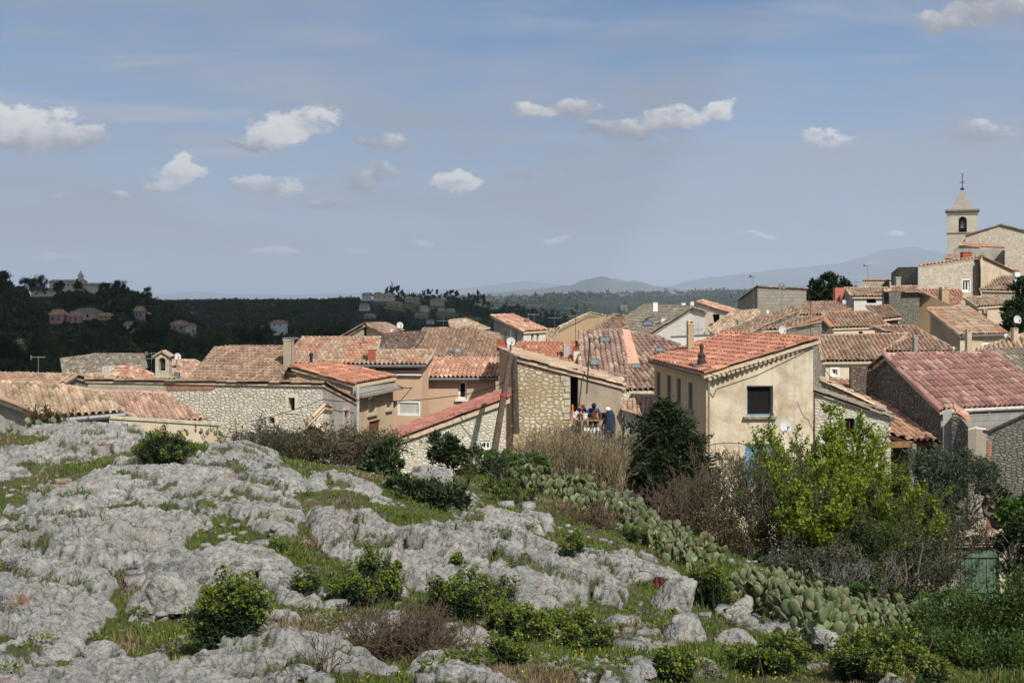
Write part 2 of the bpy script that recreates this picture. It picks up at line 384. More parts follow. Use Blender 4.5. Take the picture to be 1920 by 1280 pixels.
CTRL += [Vector(q) for q in [
 (0, 3, -1.75), (-4, 3, -1.8), (4, 3, -1.9), (0, 6, -2.3), (-4, 6, -2.3), (4, 6, -2.6), (-8, 5, -2.2), (8, 6, -3.0),
 (-9.5, 29, -4.2), (-13, 34, -6.5), (-5.5, 28, -4.6), (-6, 34, -7.6), (0, 31, -5.0), (0, 35, -7.0), (4, 30, -5.8), (5, 35, -7.6), (9, 25, -6.6), (10, 30, -7.8),
 (14, 25, -7.6), (10, 35, -8.3), (17, 34, -8.2), (9, 19.5, -5.8), (13, 19, -6.6), (-16, 30, -4.4), (-20, 38, -7.5),
 (-20, 50, -9), (0, 48, -9), (20, 48, -8.6), (30, 40, -8.2), (-30, 70, -11), (0, 75, -9), (30, 75, -6.5), (33, 100, -4.5), (50, 120, -1), (72, 180, 6), (95, 200, 7.5),
 (100, 160, 4), (60, 90, -3), (10, 110, -9.5), (-20, 110, -12), (-60, 100, -15), (0, 160, -14), (-60, 190, -20), (40, 170, -3), (20, 200, -12), (80, 260, 0), (130, 240, 4)]]
CTRL = np.array([tuple(q) for q in CTRL]); CTRL[:, 2] += 0.0
def _phi(r2): return 0.5 * r2 * np.log(r2 + 1e-9)
def _fit(pts):
    n = len(pts); x = np.log(pts[:, 1] + 4) * 14; u_ = pts[:, 0] / (pts[:, 1] + 4) * 26
    X = np.stack([u_, x], 1); K = _phi(((X[:, None] - X[None]) ** 2).sum(-1)) + np.eye(n) * 0.8
    Pm = np.column_stack([np.ones(n), X]); A = np.zeros((n + 3, n + 3)); A[:n, :n] = K; A[:n, n:] = Pm; A[n:, :n] = Pm.T
    # heights are fitted as a share of the distance so that near relief stays crisp
    w = np.linalg.solve(A, np.concatenate([pts[:, 2] / (pts[:, 1] + 4), np.zeros(3)]))
    return X, w
_X, _W = _fit(CTRL)
def rbf_z(x, y):
    sh = np.shape(x); x = np.ravel(x); y = np.ravel(y)
    q = np.stack([x / (y + 4) * 26, np.log(y + 4) * 14], 1); out = np.zeros(len(x))
    for i in range(0, len(x), 60000):
        b = q[i:i + 60000]; K = _phi(((b[:, None] - _X[None]) ** 2).sum(-1))
        out[i:i + 60000] = K @ _W[:-3] + _W[-3] + b @ _W[-2:]
    return (out * (y + 4)).reshape(sh)

# skylines of the land beyond the village: (px, py)
SK1 = [(-700, 520), (-300, 515), (-60, 520), (0, 532), (40, 545), (90, 545), (200, 540), (240, 548), (290, 568), (340, 590), (400, 622), (470, 655), (560, 690), (700, 720)]
SK2 = [(-400, 562), (250, 563), (330, 564), (420, 561), (520, 562), (600, 561), (640, 558), (700, 556.5), (760, 560), (820, 566), (880, 570), (920, 582), (955, 598), (1000, 618), (1060, 650), (1200, 690)]
SK3 = [(-400, 562), (700, 562), (900, 561), (960, 560), (1080, 556), (1180, 555), (1290, 553), (1400, 551), (1550, 550), (1750, 552), (2300, 555)]
def sky_z(px, table, Y):
    t = np.array(table, float); return (HY - np.interp(px, t[:, 0], t[:, 1])) / F * Y
Y1, Y2, Y3 = 950.0, 1750.0, 6200.0
def far_z(x, y):
    ys = np.maximum(y, 1.0); px = CX + F * x / ys
    basez = np.interp(ys, [0, 200, 320, 900, 2000, 4500, 9000, 60000], [-14, -19, -24, -34, -42, -52, -45, -45])
    n = fbm(x / 130, y / 130, 4, 5)
    z1 = sky_z(px, SK1, Y1); h1 = np.maximum(z1 - 4 - basez, 0) * sstep(300, Y1, ys) * (1 - sstep(Y1 + 150, Y1 + 700, ys)) * (1 + 0.04 * n)
    z2 = sky_z(px, SK2, Y2); h2 = np.maximum(z2 - 5 - basez, 0) * sstep(900, Y2, ys) * (1 - sstep(Y2 + 200, Y2 + 1000, ys)) * (1 + 0.05 * n)
    z3 = sky_z(px, SK3, Y3); h3 = np.maximum(z3 - basez, 0) * sstep(3000, Y3, ys) * (1 - sstep(Y3 + 800, Y3 + 4000, ys)) * (1 + 0.10 * fbm(x / 700, y / 400, 4, 9))
    return basez + np.maximum(np.maximum(h1, h2), h3)
def land_z(x, y):
    x = np.asarray(x, float); y = np.asarray(y, float); r = np.hypot(x, y)
    yc = np.clip(np.where(r > 320, y * 320 / np.maximum(r, 1), y), 3.0, 320); xc = np.where(r > 320, x * 320 / np.maximum(r, 1), x)
    lim = .62 * (yc + 4); a = rbf_z(lim * np.tanh(xc / lim), yc)
    a = np.where(y < 3, a + (y - 3) * .02, a)
    w = sstep(170, 320, r); w = np.maximum(w, sstep(.35, .75, np.abs(x) / np.maximum(y, 30)) * sstep(100, 200, r))
    return a * (1 - w) + far_z(x, y) * w
# ------------------------------------------------------------------ materials of the land
def land_mats():
    t = NT('limestone hillside'); p = t.pos()
    at = t.add('ShaderNodeAttribute', attribute_name='rock').outputs['Fac']
    cav = t.add('ShaderNodeAttribute', attribute_name='dirt').outputs['Fac']
    n1 = t.noise(p, 1.7, 6, 0.62); n2 = t.noise(p, 9, 7, 0.72, 0.3); n3 = t.noise(p, 42, 5, 0.75)
    a = t.ramp(n1, [(.28, (.35, .34, .315)), (.5, (.48, .465, .43)), (.72, (.60, .58, .54))])
    a = t.mix(t.rng(n2, .46, .66, .0, .72), a, (.185, .185, .178, 1))
    a = t.mix(t.rng(n2, .50, .30, 0, .6), a, (.56, .55, .52, 1))
    a = t.mix(t.rng(n3, .55, .68, 0, .75), a, (.12, .12, .115, 1))
    n5 = t.noise(t.mapv(p, (1, .7, 1)), 19, 6, .75, .8); a = t.mix(t.rng(n5, .57, .66, 0, .6), a, (.10, .10, .095, 1))
    a = t.mix(t.rng(n3, .40, .28, 0, .6), a, (.60, .59, .57, 1))
    warm = t.noise(p, 0.85, 5, .6)
    a = t.mix(t.rng(warm, .50, .68, 0, .35), a, (.40, .33, .25, 1))
    orn = t.noise(t.mapv(p, (1, 1, 1), (0.3, 0.8, 0.2)), 1.25, 6, .68, .6)
    om = t.math('MULTIPLY', t.rng(orn, .635, .675, 0, 1), t.rng(n3, .30, .55, .2, 1))
    a = t.mix(t.math('MULTIPLY', om, .8), a, (.42, .15, .035, 1))
    wv = t.add('ShaderNodeTexNoise'); t.put(wv, 'Vector', p); t.put(wv, 'Scale', 3.0); t.put(wv, 'Detail', 4.0)
    av_ = t.add('ShaderNodeVectorMath', operation='ADD'); sv_ = t.add('ShaderNodeVectorMath', operation='SCALE'); t.put(sv_, 0, wv.outputs['Color']); t.put(sv_, 'Scale', .38); t.put(av_, 0, p); t.put(av_, 1, sv_.outputs[0])
    for sc_, wd_, k_ in ((2.1, .028, .72), (5.6, .040, .55), (13.0, .06, .32)):
        ve = t.voro(t.mapv(av_.outputs[0], (1, .62, 1.2), (0, 0, .35)), sc_, 'DISTANCE_TO_EDGE'); cr_ = t.math('MULTIPLY', t.rng(ve.outputs['Distance'], wd_, 0, 0, 1), t.rng(n2, .36, .56, 0, k_)); a = t.mix(cr_, a, (.055, .054, .05, 1))
    sp = t.voro(p, 34, 'F1'); spk = t.math('MULTIPLY', t.rng(sp.outputs['Distance'], .22, .12, 0, 1), t.rng(n2, .42, .6, 0, .8))
    a = t.mix(spk, a, (.05, .05, .048, 1))
    a = t.mix(t.math('MULTIPLY', cav, .62), a, (.075, .072, .066, 1))
    soil = t.ramp(t.noise(p, 3.0, 5, .65), [(.3, (.058, .088, .020)), (.5, (.095, .115, .032)), (.7, (.14, .13, .06))])
    soil = t.mix(t.rng(n3, .45, .7, 0, .5), soil, (.05, .04, .022, 1))
    edge = t.math('ADD', at, t.rng(n2, .3, .7, -.28, .28))
    m = t.rng(edge, .42, .58, 0, 1)
    m = t.math('MULTIPLY', m, t.rng(t.math('ADD', cav, t.rng(n3, .3, .7, -.3, .3)), .42, .70, 1, .06))
    t.col(t.mix(m, soil, a)); t.put(t.b, 'Roughness', .95)
    h = t.math('ADD', t.math('MULTIPLY', n2, 1.0), t.math('MULTIPLY', n3, .6))
    t.bump(h, 1.0, .075); MATS['rock'] = t.m
    # village ground and the country beyond
    t = NT('open country'); p = t.pos()
    n1 = t.noise(p, .02, 6, .6); n2 = t.noise(p, .25, 5, .6)
    near = t.ramp(n2, [(.3, (.10, .10, .045)), (.55, (.16, .145, .085)), (.75, (.24, .21, .15))])
    ps = t.mapv(p, (.0016, .0009, .002)); fields = t.voro(ps, 1.6, 'F1', '2D', .95)
    sep_ = t.add('ShaderNodeSeparateColor'); t.put(sep_, 0, fields.outputs['Color'])
    fc = t.ramp(sep_.outputs[0], [(.0, (.018, .028, .014)), (.52, (.03, .042, .018)), (.74, (.05, .062, .026)), (.90, (.09, .10, .045)), (.97, (.17, .145, .10))], 'CONSTANT')
    wd = t.noise(t.mapv(p, (.005, .0022, .005)), 1.0, 7, .66)
    fc = t.mix(t.rng(wd, .44, .52, 0, 1), fc, (.014, .022, .012, 1))
    bare = t.noise(t.mapv(p, (.02, .004, .02), (0, 0, .3)), 1.0, 5, .6)
    fc = t.mix(t.rng(bare, .60, .65, 0, .6), fc, (.22, .19, .145, 1))
    sp_ = t.add('ShaderNodeSeparateXYZ'); t.put(sp_, 0, p)
    t.col(t.mix(t.rng(sp_.outputs[1], 160, 420, 0, 1), near, fc)); t.put(t.b, 'Roughness', 1.0); t.put(t.b, 'Specular IOR Level', 0.05)
    MATS['country'] = t.m
    t = NT('wooded hill earth'); p = t.pos()
    n2 = t.noise(p, .035, 6, .65)
    t.col(t.ramp(n2, [(.3, (.014, .020, .009)), (.6, (.028, .036, .015)), (.72, (.07, .065, .035))])); t.put(t.b, 'Specular IOR Level', 0.05); MATS['hill'] = t.m
    t = NT('mountain limestone'); p = t.pos()
    n2 = t.noise(t.mapv(p, (.0006, .0006, .0018)), 1.0, 8, .65)
    t.col(t.ramp(n2, [(.35, (.05, .07, .05)), (.56, (.09, .10, .08)), (.66, (.30, .27, .24))])); t.put(t.b, 'Specular IOR Level', 0.0); MATS['mountain'] = t.m
land_mats()

# ------------------------------------------------------------------ limestone hillside in front
NU, NY = 960, 860
UU = np.linspace(-.58, .60, NU); LY = np.linspace(math.log(4.2), math.log(31.5), NY)
GU, GY = np.meshgrid(UU, np.exp(LY)); GX = GU * GY
BASE = rbf_z(GX, GY)
def _bil(arr, x, y):
    x = np.asarray(x, float); y = np.asarray(y, float)
    fu = np.clip((x / y - UU[0]) / (UU[1] - UU[0]), 0, NU - 1.001); fv = np.clip((np.log(y) - LY[0]) / (LY[1] - LY[0]), 0, NY - 1.001)
    i = fu.astype(int); j = fv.astype(int); a = fu - i; b = fv - j
    return (arr[j, i] * (1 - a) + arr[j, i + 1] * a) * (1 - b) + (arr[j + 1, i] * (1 - a) + arr[j + 1, i + 1] * a) * b
_YS = np.exp(np.linspace(math.log(4.3), math.log(31), 900))
def ray_hit(px, py, arr, lift=0.0):
    x = (px - CX) / F * _YS; z = (HY - py) / F * _YS
    g = _bil(arr, x, _YS) + lift; k = np.nonzero(z <= g)[0]
    y = _YS[k[0]] if len(k) else 31.0
    return (px - CX) / F * y, y
# outcrops: outline as seen in the photograph, dropped on the slope; height of the swell in metres
OUT = [
 (.32, [(-60, 860), (0, 838), (35, 812), (95, 800), (165, 796), (245, 800), (268, 815), (250, 845), (165, 853), (90, 862), (60, 885), (0, 893), (-60, 900)]),
 (.30, [(-60, 985), (0, 958), (40, 932), (130, 897), (235, 865), (330, 860), (410, 844), (475, 845), (530, 862), (572, 892), (572, 910), (548, 928), (562, 952), (558, 992), (540, 1004), (470, 984), (415, 962), (290, 928), (200, 940), (60, 962)]),
 (.42, [(-60, 980), (60, 964), (170, 967), (290, 942), (345, 947), (400, 962), (335, 1000), (385, 1032), (390, 1060), (362, 1100), (350, 1140), (262, 1136), (258, 1118), (270, 1085), (247, 1052), (196, 1062), (236, 1116), (224, 1172), (140, 1210), (0, 1240), (-80, 1256)]),
 (.38, [(365, 1088), (392, 1030), (412, 1020), (530, 1036), (560, 1062), (602, 1084), (622, 1120), (578, 1125), (520, 1104), (470, 1094), (420, 1110)]),
 (.50, [(562, 962), (620, 955), (700, 962), (760, 992), (850, 992), (930, 1008), (1000, 1018), (1100, 1056), (1182, 1092), (1150, 1118), (1050, 1096), (980, 1100), (880, 1090), (800, 1092), (770, 1076), (660, 1042), (592, 1005)]),
 (.28, [(640, 1066), (680, 1056), (760, 1084), (782, 1112), (720, 1118), (652, 1094)]),
 (.26, [(782, 1098), (850, 1085), (1010, 1098), (1084, 1117), (1092, 1132), (980, 1124), (880, 1122)]),
 (.30, [(757, 880), (800, 886), (870, 922), (910, 947), (960, 961), (1042, 967), (1036, 992), (940, 987), (870, 966), (800, 922)]),
 (.30, [(568, 895), (612, 878), (690, 902), (726, 926), (640, 907), (576, 906)]),
 (.24, [(1060, 1026), (1140, 1024), (1212, 1048), (1284, 1067), (1272, 1082), (1200, 1077), (1180, 1092), (1105, 1050)]),
 (.30, [(1352, 1150), (1410, 1122), (1450, 1128), (1520, 1165), (1582, 1212), (1540, 1212), (1470, 1180), (1420, 1170)]),
 (.30, [(300, 1236), (420, 1218), (440, 1196), (520, 1198), (620, 1194), (700, 1230), (716, 1262), (600, 1282), (462, 1270), (384, 1300), (290, 1300)]),
 (.28, [(-40, 1264), (60, 1240), (130, 1240), (160, 1216), (230, 1208), (262, 1222), (300, 1222), (300, 1290), (200, 1330), (-40, 1330)]),
 (.22, [(606, 1192), (640, 1164), (722, 1154), (704, 1188)]),
 (.28, [(748, 1246), (810, 1230), (940, 1240), (1002, 1263), (1020, 1300), (760, 1300)]),
 (.20, [(1020, 1229), (1090, 1219), (1180, 1233), (1152, 1248), (1050, 1248)]),
 (.24, [(1632, 1258), (1730, 1254), (1764, 1272), (1710, 1298), (1640, 1282)]),
 (.20, [(1076, 1146), (1122, 1142), (1134, 1172), (1060, 1172)]),
 (.18, [(1165, 1196), (1225, 1190), (1262, 1205), (1200, 1216)]),
 (.20, [(360, 822), (400, 816), (420, 826), (390, 836)]),
 (.16, [(1130, 1090), (1165, 1085), (1180, 1098), (1150, 1104)]),
 (.16, [(700, 925), (740, 930), (745, 942), (705, 938)]),
 (.20, [(815, 1186), (900, 1176), (945, 1194), (860, 1206)]),
 (.22, [(1100, 1262), (1180, 1252), (1220, 1274), (1140, 1292)]),
 (.18, [(1285, 1236), (1340, 1226), (1372, 1244), (1310, 1256)]),
 (.2, [(470, 1150), (540, 1138), (575, 1156), (500, 1168)]),
 (.22, [(930, 1120), (1000, 1118), (1030, 1136), (960, 1144)]),
 (.15, [(900, 1150), (945, 1150), (960, 1168), (915, 1172)]),
]
wx = GX + .22 * fbm(GX * 1.3, GY * 1.3, 4, 21) + .05 * fbm(GX * 6, GY * 6, 3, 22)
wy = GY + .30 * fbm(GX * 1.3 + 40, GY * 1.3, 4, 23) + .06 * fbm(GX * 6, GY * 6 + 9, 3, 24)
RH = np.zeros_like(GX); SD = np.full_like(GX, -3.0)
for hgt, poly in OUT:
    w = np.array([ray_hit(px, py, BASE, hgt * .35) for px, py in poly])
    lo = w.min(0) - 1.0; hi = w.max(0) + 1.0
    sel = (wx > lo[0]) & (wx < hi[0]) & (wy > lo[1]) & (wy < hi[1])
    x = wx[sel]; y = wy[sel]
    if not len(x): continue
    d = np.full(x.shape, 9.0); ins = np.zeros(x.shape, bool)
    for (ax, ay), (bx, by) in zip(w, np.roll(w, -1, 0)):
        ex, ey = bx - ax, by - ay; t = np.clip(((x - ax) * ex + (y - ay) * ey) / (ex * ex + ey * ey + 1e-9), 0, 1)
        d = np.minimum(d, np.hypot(x - ax - t * ex, y - ay - t * ey))
        c = ((ay > y) != (by > y)) & (x < ex * (y - ay) / (ey if abs(ey) > 1e-12 else 1e-12) + ax); ins ^= c
    d = np.where(ins, d, -d)
    SD[sel] = np.maximum(SD[sel], d)
    RH[sel] = np.maximum(RH[sel], hgt * (.20 * sstep(-.10, .16, d) + .26 * sstep(-.1, 1.4, d) ** .8))
# grass pockets inside the outcrops
pock = fbm(GX * .42 + 3 + .12 * GY, GY * .95 + .3 * GX, 4, 55); SD = SD - .75 * sstep(.22, .38, pock)
ROCK = sstep(-.05, .06, SD)
ca, sa = math.cos(R(-38)), math.sin(R(-38)); sx_ = GX * ca - GY * sa; sy_ = GX * sa + GY * ca      # strata run diagonally down the slope
def ridged(x, y, o, s): return 1 - np.abs(fbm(x, y, o, s)) * 2
bed = GY + .34 * GX + .55 * fbm(GX * .35, GY * .35, 3, 91) + .14 * fbm(GX * 1.5, GY * 1.5, 3, 92)
fr1 = (bed / .95) % 1.0; fr2 = (bed / .36 + .4) % 1.0; ma = sstep(-.35, .3, fbm(GX * .8, GY * .8, 3, 93))
ledge = .27 * ma * (sstep(0, .10, fr1) * (1 - .92 * fr1)) + .05 * (1 - .5 * ma) * (sstep(0, .2, fr2) * (1 - fr2)); lip = (1 - sstep(.0, .13, fr1)) * ma
det = ledge + .11 * fbm(sx_ * .5, sy_ * 1.0, 3, 31) + .06 * ridged(sx_ * .7, sy_ * 1.9, 3, 33) + .075 * fbm(GX * 2.7, GY * 2.2, 4, 35) + .046 * ridged(GX * 5.2, GY * 4.0, 3, 37) + .032 * ridged(GX * 11, GY * 8, 3, 39) + .030 * fbm(GX * 24, GY * 17, 3, 41)
f1, f2 = worley(sx_ * .75 + .35 * fbm(GX * 2, GY * 2, 3, 3), sy_ * 1.25 + .35 * fbm(GX * 2, GY * 2, 3, 4), 51)
crk = 1 - sstep(.01, .12, f2 - f1)
f1b, f2b = worley(GX * 2.6 + .3 * fbm(GX * 4, GY * 4, 2, 6), GY * 2.6 + .3 * fbm(GX * 4, GY * 4, 2, 8), 57)
crk2 = (1 - sstep(.0, .12, f2b - f1b)) * sstep(-.1, .25, fbm(GX * .9, GY * .9, 2, 60))
pit = 1 - sstep(.10, .28, worley(GX * 6.5, GY * 6.5, 61)[0])
pit2 = 1 - sstep(.12, .34, worley(GX * 13 + .5 * fbm(GX * 5, GY * 5, 2, 66), GY * 10, 67)[0])
det = det - .20 * crk - .075 * crk2 - .045 * pit - .028 * pit2
soilrel = .05 * fbm(GX * 1.6, GY * 1.6, 4, 71) + .02 * fbm(GX * 7, GY * 7, 3, 72)
HILL = BASE + soilrel * (1 - ROCK) + ROCK * (RH + det * np.clip(.40 + RH * 2.0, 0, .82))
DIRT = ROCK * np.clip(.85 * lip * sstep(-.25, .15, fbm(GX * 1.8, GY * 1.8, 3, 94)) + .75 * crk + .5 * crk2 + .35 * pit + .25 * pit2 + .9 * sstep(.25, .5, -fbm(GX * 1.4, GY * 1.4, 4, 80)) * sstep(-.1, .3, fbm(GX * 3.5, GY * 3.5, 3, 82)), 0, 1)
edge = np.minimum(np.minimum(np.arange(NU)[None, :], NU - 1 - np.arange(NU)[None, :]), np.minimum(np.arange(NY)[:, None] + 3, NY - 1 - np.arange(NY)[:, None]))
HM = HILL - 1.0 * (1 - sstep(0, 4, edge))
idx = np.arange(NU * NY).reshape(NY, NU)
quads = np.stack([idx[:-1, :-1], idx[:-1, 1:], idx[1:, 1:], idx[1:, :-1]], -1).reshape(-1, 4)
hill = np_mesh('rocky_hillside', np.stack([GX, GY, HM], -1).reshape(-1, 3), quads, MATS['rock'], None, True, {'rock': ROCK.ravel(), 'dirt': DIRT.ravel()})
tag(hill, kind='structure')
def gz(x, y): return float(_bil(HILL, x, y))
def on_hill(px, py, lift=0.0):
    x, y = ray_hit(px, py, HILL, lift); return Vector((x, y, gz(x, y)))
def rockness(x, y): return _bil(ROCK, x, y)

# ------------------------------------------------------------------ ground under village, plain and far ridges: one sheet to the horizon
rr = np.concatenate([np.linspace(0.5, 24, 14), np.exp(np.linspace(math.log(26), math.log(60000), 230))])
th = np.concatenate([np.linspace(-math.pi, -.62, 60)[:-1], np.linspace(-.62, .62, 360), np.linspace(.62, math.pi, 60)[1:]])
TH, RR = np.meshgrid(th, rr); LX = RR * np.sin(TH); LYY = RR * np.cos(TH)
LZ = land_z(LX, np.where(LYY < 0, LYY * 0.02, LYY))
insd = (np.abs(LX) < .54 * np.maximum(LYY, 0)) & (LYY > 4.6) & (LYY < 29.5)
LZ = np.where(insd, LZ - .9, LZ - .06)
n1_, n2_ = len(rr), len(th); idx = np.arange(n1_ * n2_).reshape(n1_, n2_)
q = np.stack([idx[:-1, :-1], idx[:-1, 1:], idx[1:, 1:], idx[1:, :-1]], -1).reshape(-1, 4)[:, ::-1]
land = np_mesh('ground', np.stack([LX, LYY, LZ], -1).reshape(-1, 3), q, MATS['country'], None, True); tag(land, kind='structure')

# mountains on the horizon, at their real distance
def mountain(name, Y, prof, depth, seed, rough):
    t = np.array(prof, float); px = np.linspace(t[0, 0], t[-1, 0], 420); hz = (HY - np.interp(px, t[:, 0], t[:, 1])) / F * Y
    rows = np.linspace(-1, 1, 25); PX, RW = np.meshgrid((px - CX) / F * Y, rows)
    H = np.tile(hz, (25, 1)); n = fbm(PX / (Y * .035), RW * 2.5 + PX / (Y * .2), 5, seed)
    shape = np.clip(1 - np.abs(RW + .18 * n) ** 1.3, 0, 1)
    Z = H * shape * (1 + rough * fbm(PX / (Y * .012), RW * 4, 4, seed + 3)) - 160 * (1 - shape)
    idx = np.arange(PX.size).reshape(PX.shape); qd = np.stack([idx[:-1, :-1], idx[:-1, 1:], idx[1:, 1:], idx[1:, :-1]], -1).reshape(-1, 4)
    o = np_mesh(name, np.stack([PX, Y + RW * depth, Z], -1).reshape(-1, 3), qd, MATS['mountain'], None, True); tag(o, kind='structure')
mountain('hills', 17000, [(560, 564), (640, 561), (760, 556), (850, 552), (940, 548), (1000, 541), (1050, 535), (1080, 531), (1100, 524), (1126, 517), (1140, 521), (1160, 523), (1180, 524), (1205, 529), (1225, 536), (1260, 540), (1300, 545), (1400, 548), (1500, 543), (1600, 546), (1760, 548), (1950, 556)], 2600, 3, .16)
mountain('mountains', 30000, [(1180, 560), (1240, 542), (1290, 526), (1340, 518), (1400, 512), (1450, 505), (1520, 500), (1580, 492), (1620, 480), (1650, 470), (1690, 464), (1720, 467), (1770, 478), (1830, 492), (1900, 505), (2000, 525), (2150, 550)], 5200, 8, .02)
mountain('mountains', 36000, [(-300, 566), (200, 560), (300, 552), (370, 546), (420, 551), (560, 553), (640, 550), (760, 546), (860, 541), (940, 532), (985, 526), (1010, 530), (1100, 538), (1200, 530), (1300, 542), (1400, 554)], 5200, 12, .03)
# ------------------------------------------------------------------ building kit
def T(*c): return [S(*q) for q in c]
K = 0.86
def pal(*c, sat=.66, spread=.8):
    out = []; mean = [sum(q[i] for q in c) / len(c) for i in range(3)]; c = [tuple(mean[i] + (q[i] - mean[i]) * spread for i in range(3)) for q in c]
    for q in c:
        e = S(q[0] * .975, q[1] * 1.0, q[2] * .985, .86); l = .3 * e[0] + .5 * e[1] + .2 * e[2]; out.append(tuple(l + (v - l) * sat for v in e[:3]) + (1,))
    return out
tile_mat('tile pale', pal((170, 132, 98), (205, 170, 132), (188, 150, 115), (214, 186, 150), (180, 128, 92), (198, 160, 118)), S(168, 148, 112, K), .55)
tile_mat('tile pink', pal((188, 134, 106), (206, 160, 130), (178, 122, 98), (214, 174, 144), (196, 144, 112)), S(170, 140, 112, K), .35)
tile_mat('tile brown', pal((150, 112, 84), (172, 132, 98), (134, 96, 74), (190, 152, 116), (162, 118, 88)), S(150, 126, 98, K), .45)
tile_mat('tile dark', pal((112, 82, 70), (128, 96, 80), (100, 72, 62), (140, 106, 88)), S(118, 98, 84, K), .4)
tile_mat('tile grey', pal((132, 116, 98), (150, 132, 110), (118, 100, 86), (160, 144, 122)), S(128, 118, 98, K), .6)
tile_mat('tile mixed', pal((172, 118, 90), (196, 160, 124), (154, 106, 84), (208, 176, 140), (182, 132, 100), (172, 142, 110)), S(176, 152, 120, K), .45, S(184, 112, 84, K), .55)
tile_mat('tile orange', pal((200, 128, 92), (212, 150, 108), (190, 116, 84), (216, 164, 122)), S(178, 138, 100, K), .3)
tile_mat('tile red', pal((172, 106, 90), (188, 126, 108), (152, 90, 78), (208, 160, 142), (178, 112, 96), (160, 106, 92), spread=1.15), S(150, 118, 104, K), .45, spk=.72)
tile_mat('tile terracotta', pal((182, 114, 86), (188, 120, 92), (172, 106, 80), (194, 130, 102), sat=.84), S(188, 118, 92, K), .2)
tile_mat('tile weathered', pal((148, 96, 84), (186, 142, 118), (132, 86, 78), (204, 172, 140), (170, 112, 96), (178, 152, 124)), S(168, 148, 120, K), .45)
tile_mat('tile strip', pal((188, 104, 80), (180, 96, 74), (194, 112, 86)), S(150, 90, 72, K), .3)
plaster('plaster beige', S(206, 184, 148, K), S(186, 158, 118, K), .7, .3)
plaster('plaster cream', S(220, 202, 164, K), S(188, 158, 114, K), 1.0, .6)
plaster('plaster peach', S(214, 172, 128, K), S(204, 160, 116, K), .4, .12)
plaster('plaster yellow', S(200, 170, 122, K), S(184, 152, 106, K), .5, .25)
plaster('plaster ochre', S(196, 158, 104, K), S(178, 140, 92, K), .5, .2)
plaster('plaster white', S(218, 212, 200, K), S(204, 198, 186, K), .4, .15)
plaster('plaster pale', S(222, 204, 172, K), S(210, 188, 152, K), .4, .15)
plaster('plaster grey', S(168, 160, 148, K), S(140, 132, 120, K), .8, .5)
plaster('plaster dim', S(178, 158, 128, K), S(156, 134, 104, K), .7, .45)
plaster('plaster pink', S(196, 140, 124, K), S(180, 124, 108, K), .5, .2)
plaster('plaster salmon', S(226, 156, 118, K), S(214, 146, 110, K), .4, .1)
plaster('plaster orange', S(206, 104, 72, K), S(192, 94, 66, K), .4, .15)
plaster('concrete', S(176, 170, 160, K), S(156, 150, 138, K), .6, .3)
rubble('rubble white', pal((238, 230, 214), (220, 208, 186), (244, 238, 226), (200, 186, 162), (226, 210, 184)), S(172, 150, 118, K), 5.4, 10.0, .075, .85, .5)
rubble('rubble tan', pal((206, 188, 150), (236, 226, 200), (216, 200, 164), (242, 234, 212), (190, 168, 130)), S(172, 152, 120, K), 3.9, 6.2, .17, 1.0, .9)
rubble('rubble grey', pal((150, 142, 128), (172, 162, 146), (128, 120, 108), (188, 178, 160)), S(120, 111, 96, K), 5.4, 12.0, .085)
rubble('rubble dark', pal((128, 122, 110), (150, 142, 128), (104, 98, 88), (172, 164, 148)), S(78, 70, 60, K), 5.8, 12.0, .09)
rubble('rubble brown', pal((120, 104, 88), (142, 124, 104), (100, 86, 72), (158, 142, 122)), S(88, 76, 62, K), 5.80, 9.45, .09)
rubble('rubble pink', pal((206, 190, 166), (222, 206, 182), (188, 168, 144), (198, 164, 142), (230, 218, 196)), S(176, 156, 128, K), 3.77, 7.56, .045)
rubble('rubble pale', pal((234, 222, 198), (220, 206, 180), (240, 232, 212), (204, 190, 164)), S(182, 162, 132, K), 5.0, 9.0, .07, .65, .5)
blocks('ashlar pale', S(206, 196, 172, K), S(190, 178, 152, K), S(160, 148, 124, K), .62, .30, .014)
blocks('ashlar grey', S(170, 162, 148, K), S(150, 142, 126, K), S(120, 112, 98, K), .7, .34, .016)
blocks('breeze block', S(160, 158, 152, K), S(148, 146, 140, K), S(120, 118, 112, K), .5, .22, .01)
blocks('brick red', S(170, 100, 80, K), S(190, 140, 116, K), S(200, 184, 160, K), .24, .075, .012)
WHT = plain('white paint', (.72, .72, .70, 1), .5, .05); GLS = NT('window glass'); GLS.col((.018, .02, .024, 1)); GLS.put(GLS.b, 'Roughness', .12); GLS.put(GLS.b, 'Specular IOR Level', .5); GLASS = GLS.m
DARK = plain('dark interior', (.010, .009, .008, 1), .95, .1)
BLU = plain('blue grey paint', (.16, .24, .30, 1), .6); SKYB = plain('sky blue paint', (.13, .25, .38, 1), .6, .1); GRN = plain('green paint', (.15, .25, .20, 1), .65, .1)
SHT = plain('grey shutters', (.17, .17, .16, 1), .7, .12); WOOD = plain('weathered wood', (.20, .14, .10, 1), .85, .2, 9); BRN = plain('brown wood', (.10, .055, .03, 1), .8, .2)
ZINC = plain('zinc gutter', (.17, .17, .175, 1), .5, .08, 4, .3); IRON = plain('dark iron', (.025, .023, .022, 1), .6, .1); RUST = plain('rusty sheet', (.16, .065, .03, 1), .8, .25, 9)
GALV = plain('galvanised pipe', (.33, .34, .36, 1), .45, .06, 5, .5); DISHM = plain('dish paint', (.48, .48, .47, 1), .5, .04); STEEL = plain('aluminium', (.22, .22, .23, 1), .5, .05, 5, .4)
STONE = plain('dressed stone', S(196, 184, 160, K), .9, .16, 7); STONEG = plain('grey coping', S(150, 144, 132, K), .9, .2, 7); REDPOT = plain('red clay', S(168, 92, 72, K), .85, .16, 8); MORT = plain('pale mortar', S(214, 192, 164, K), .95, .14, 8)
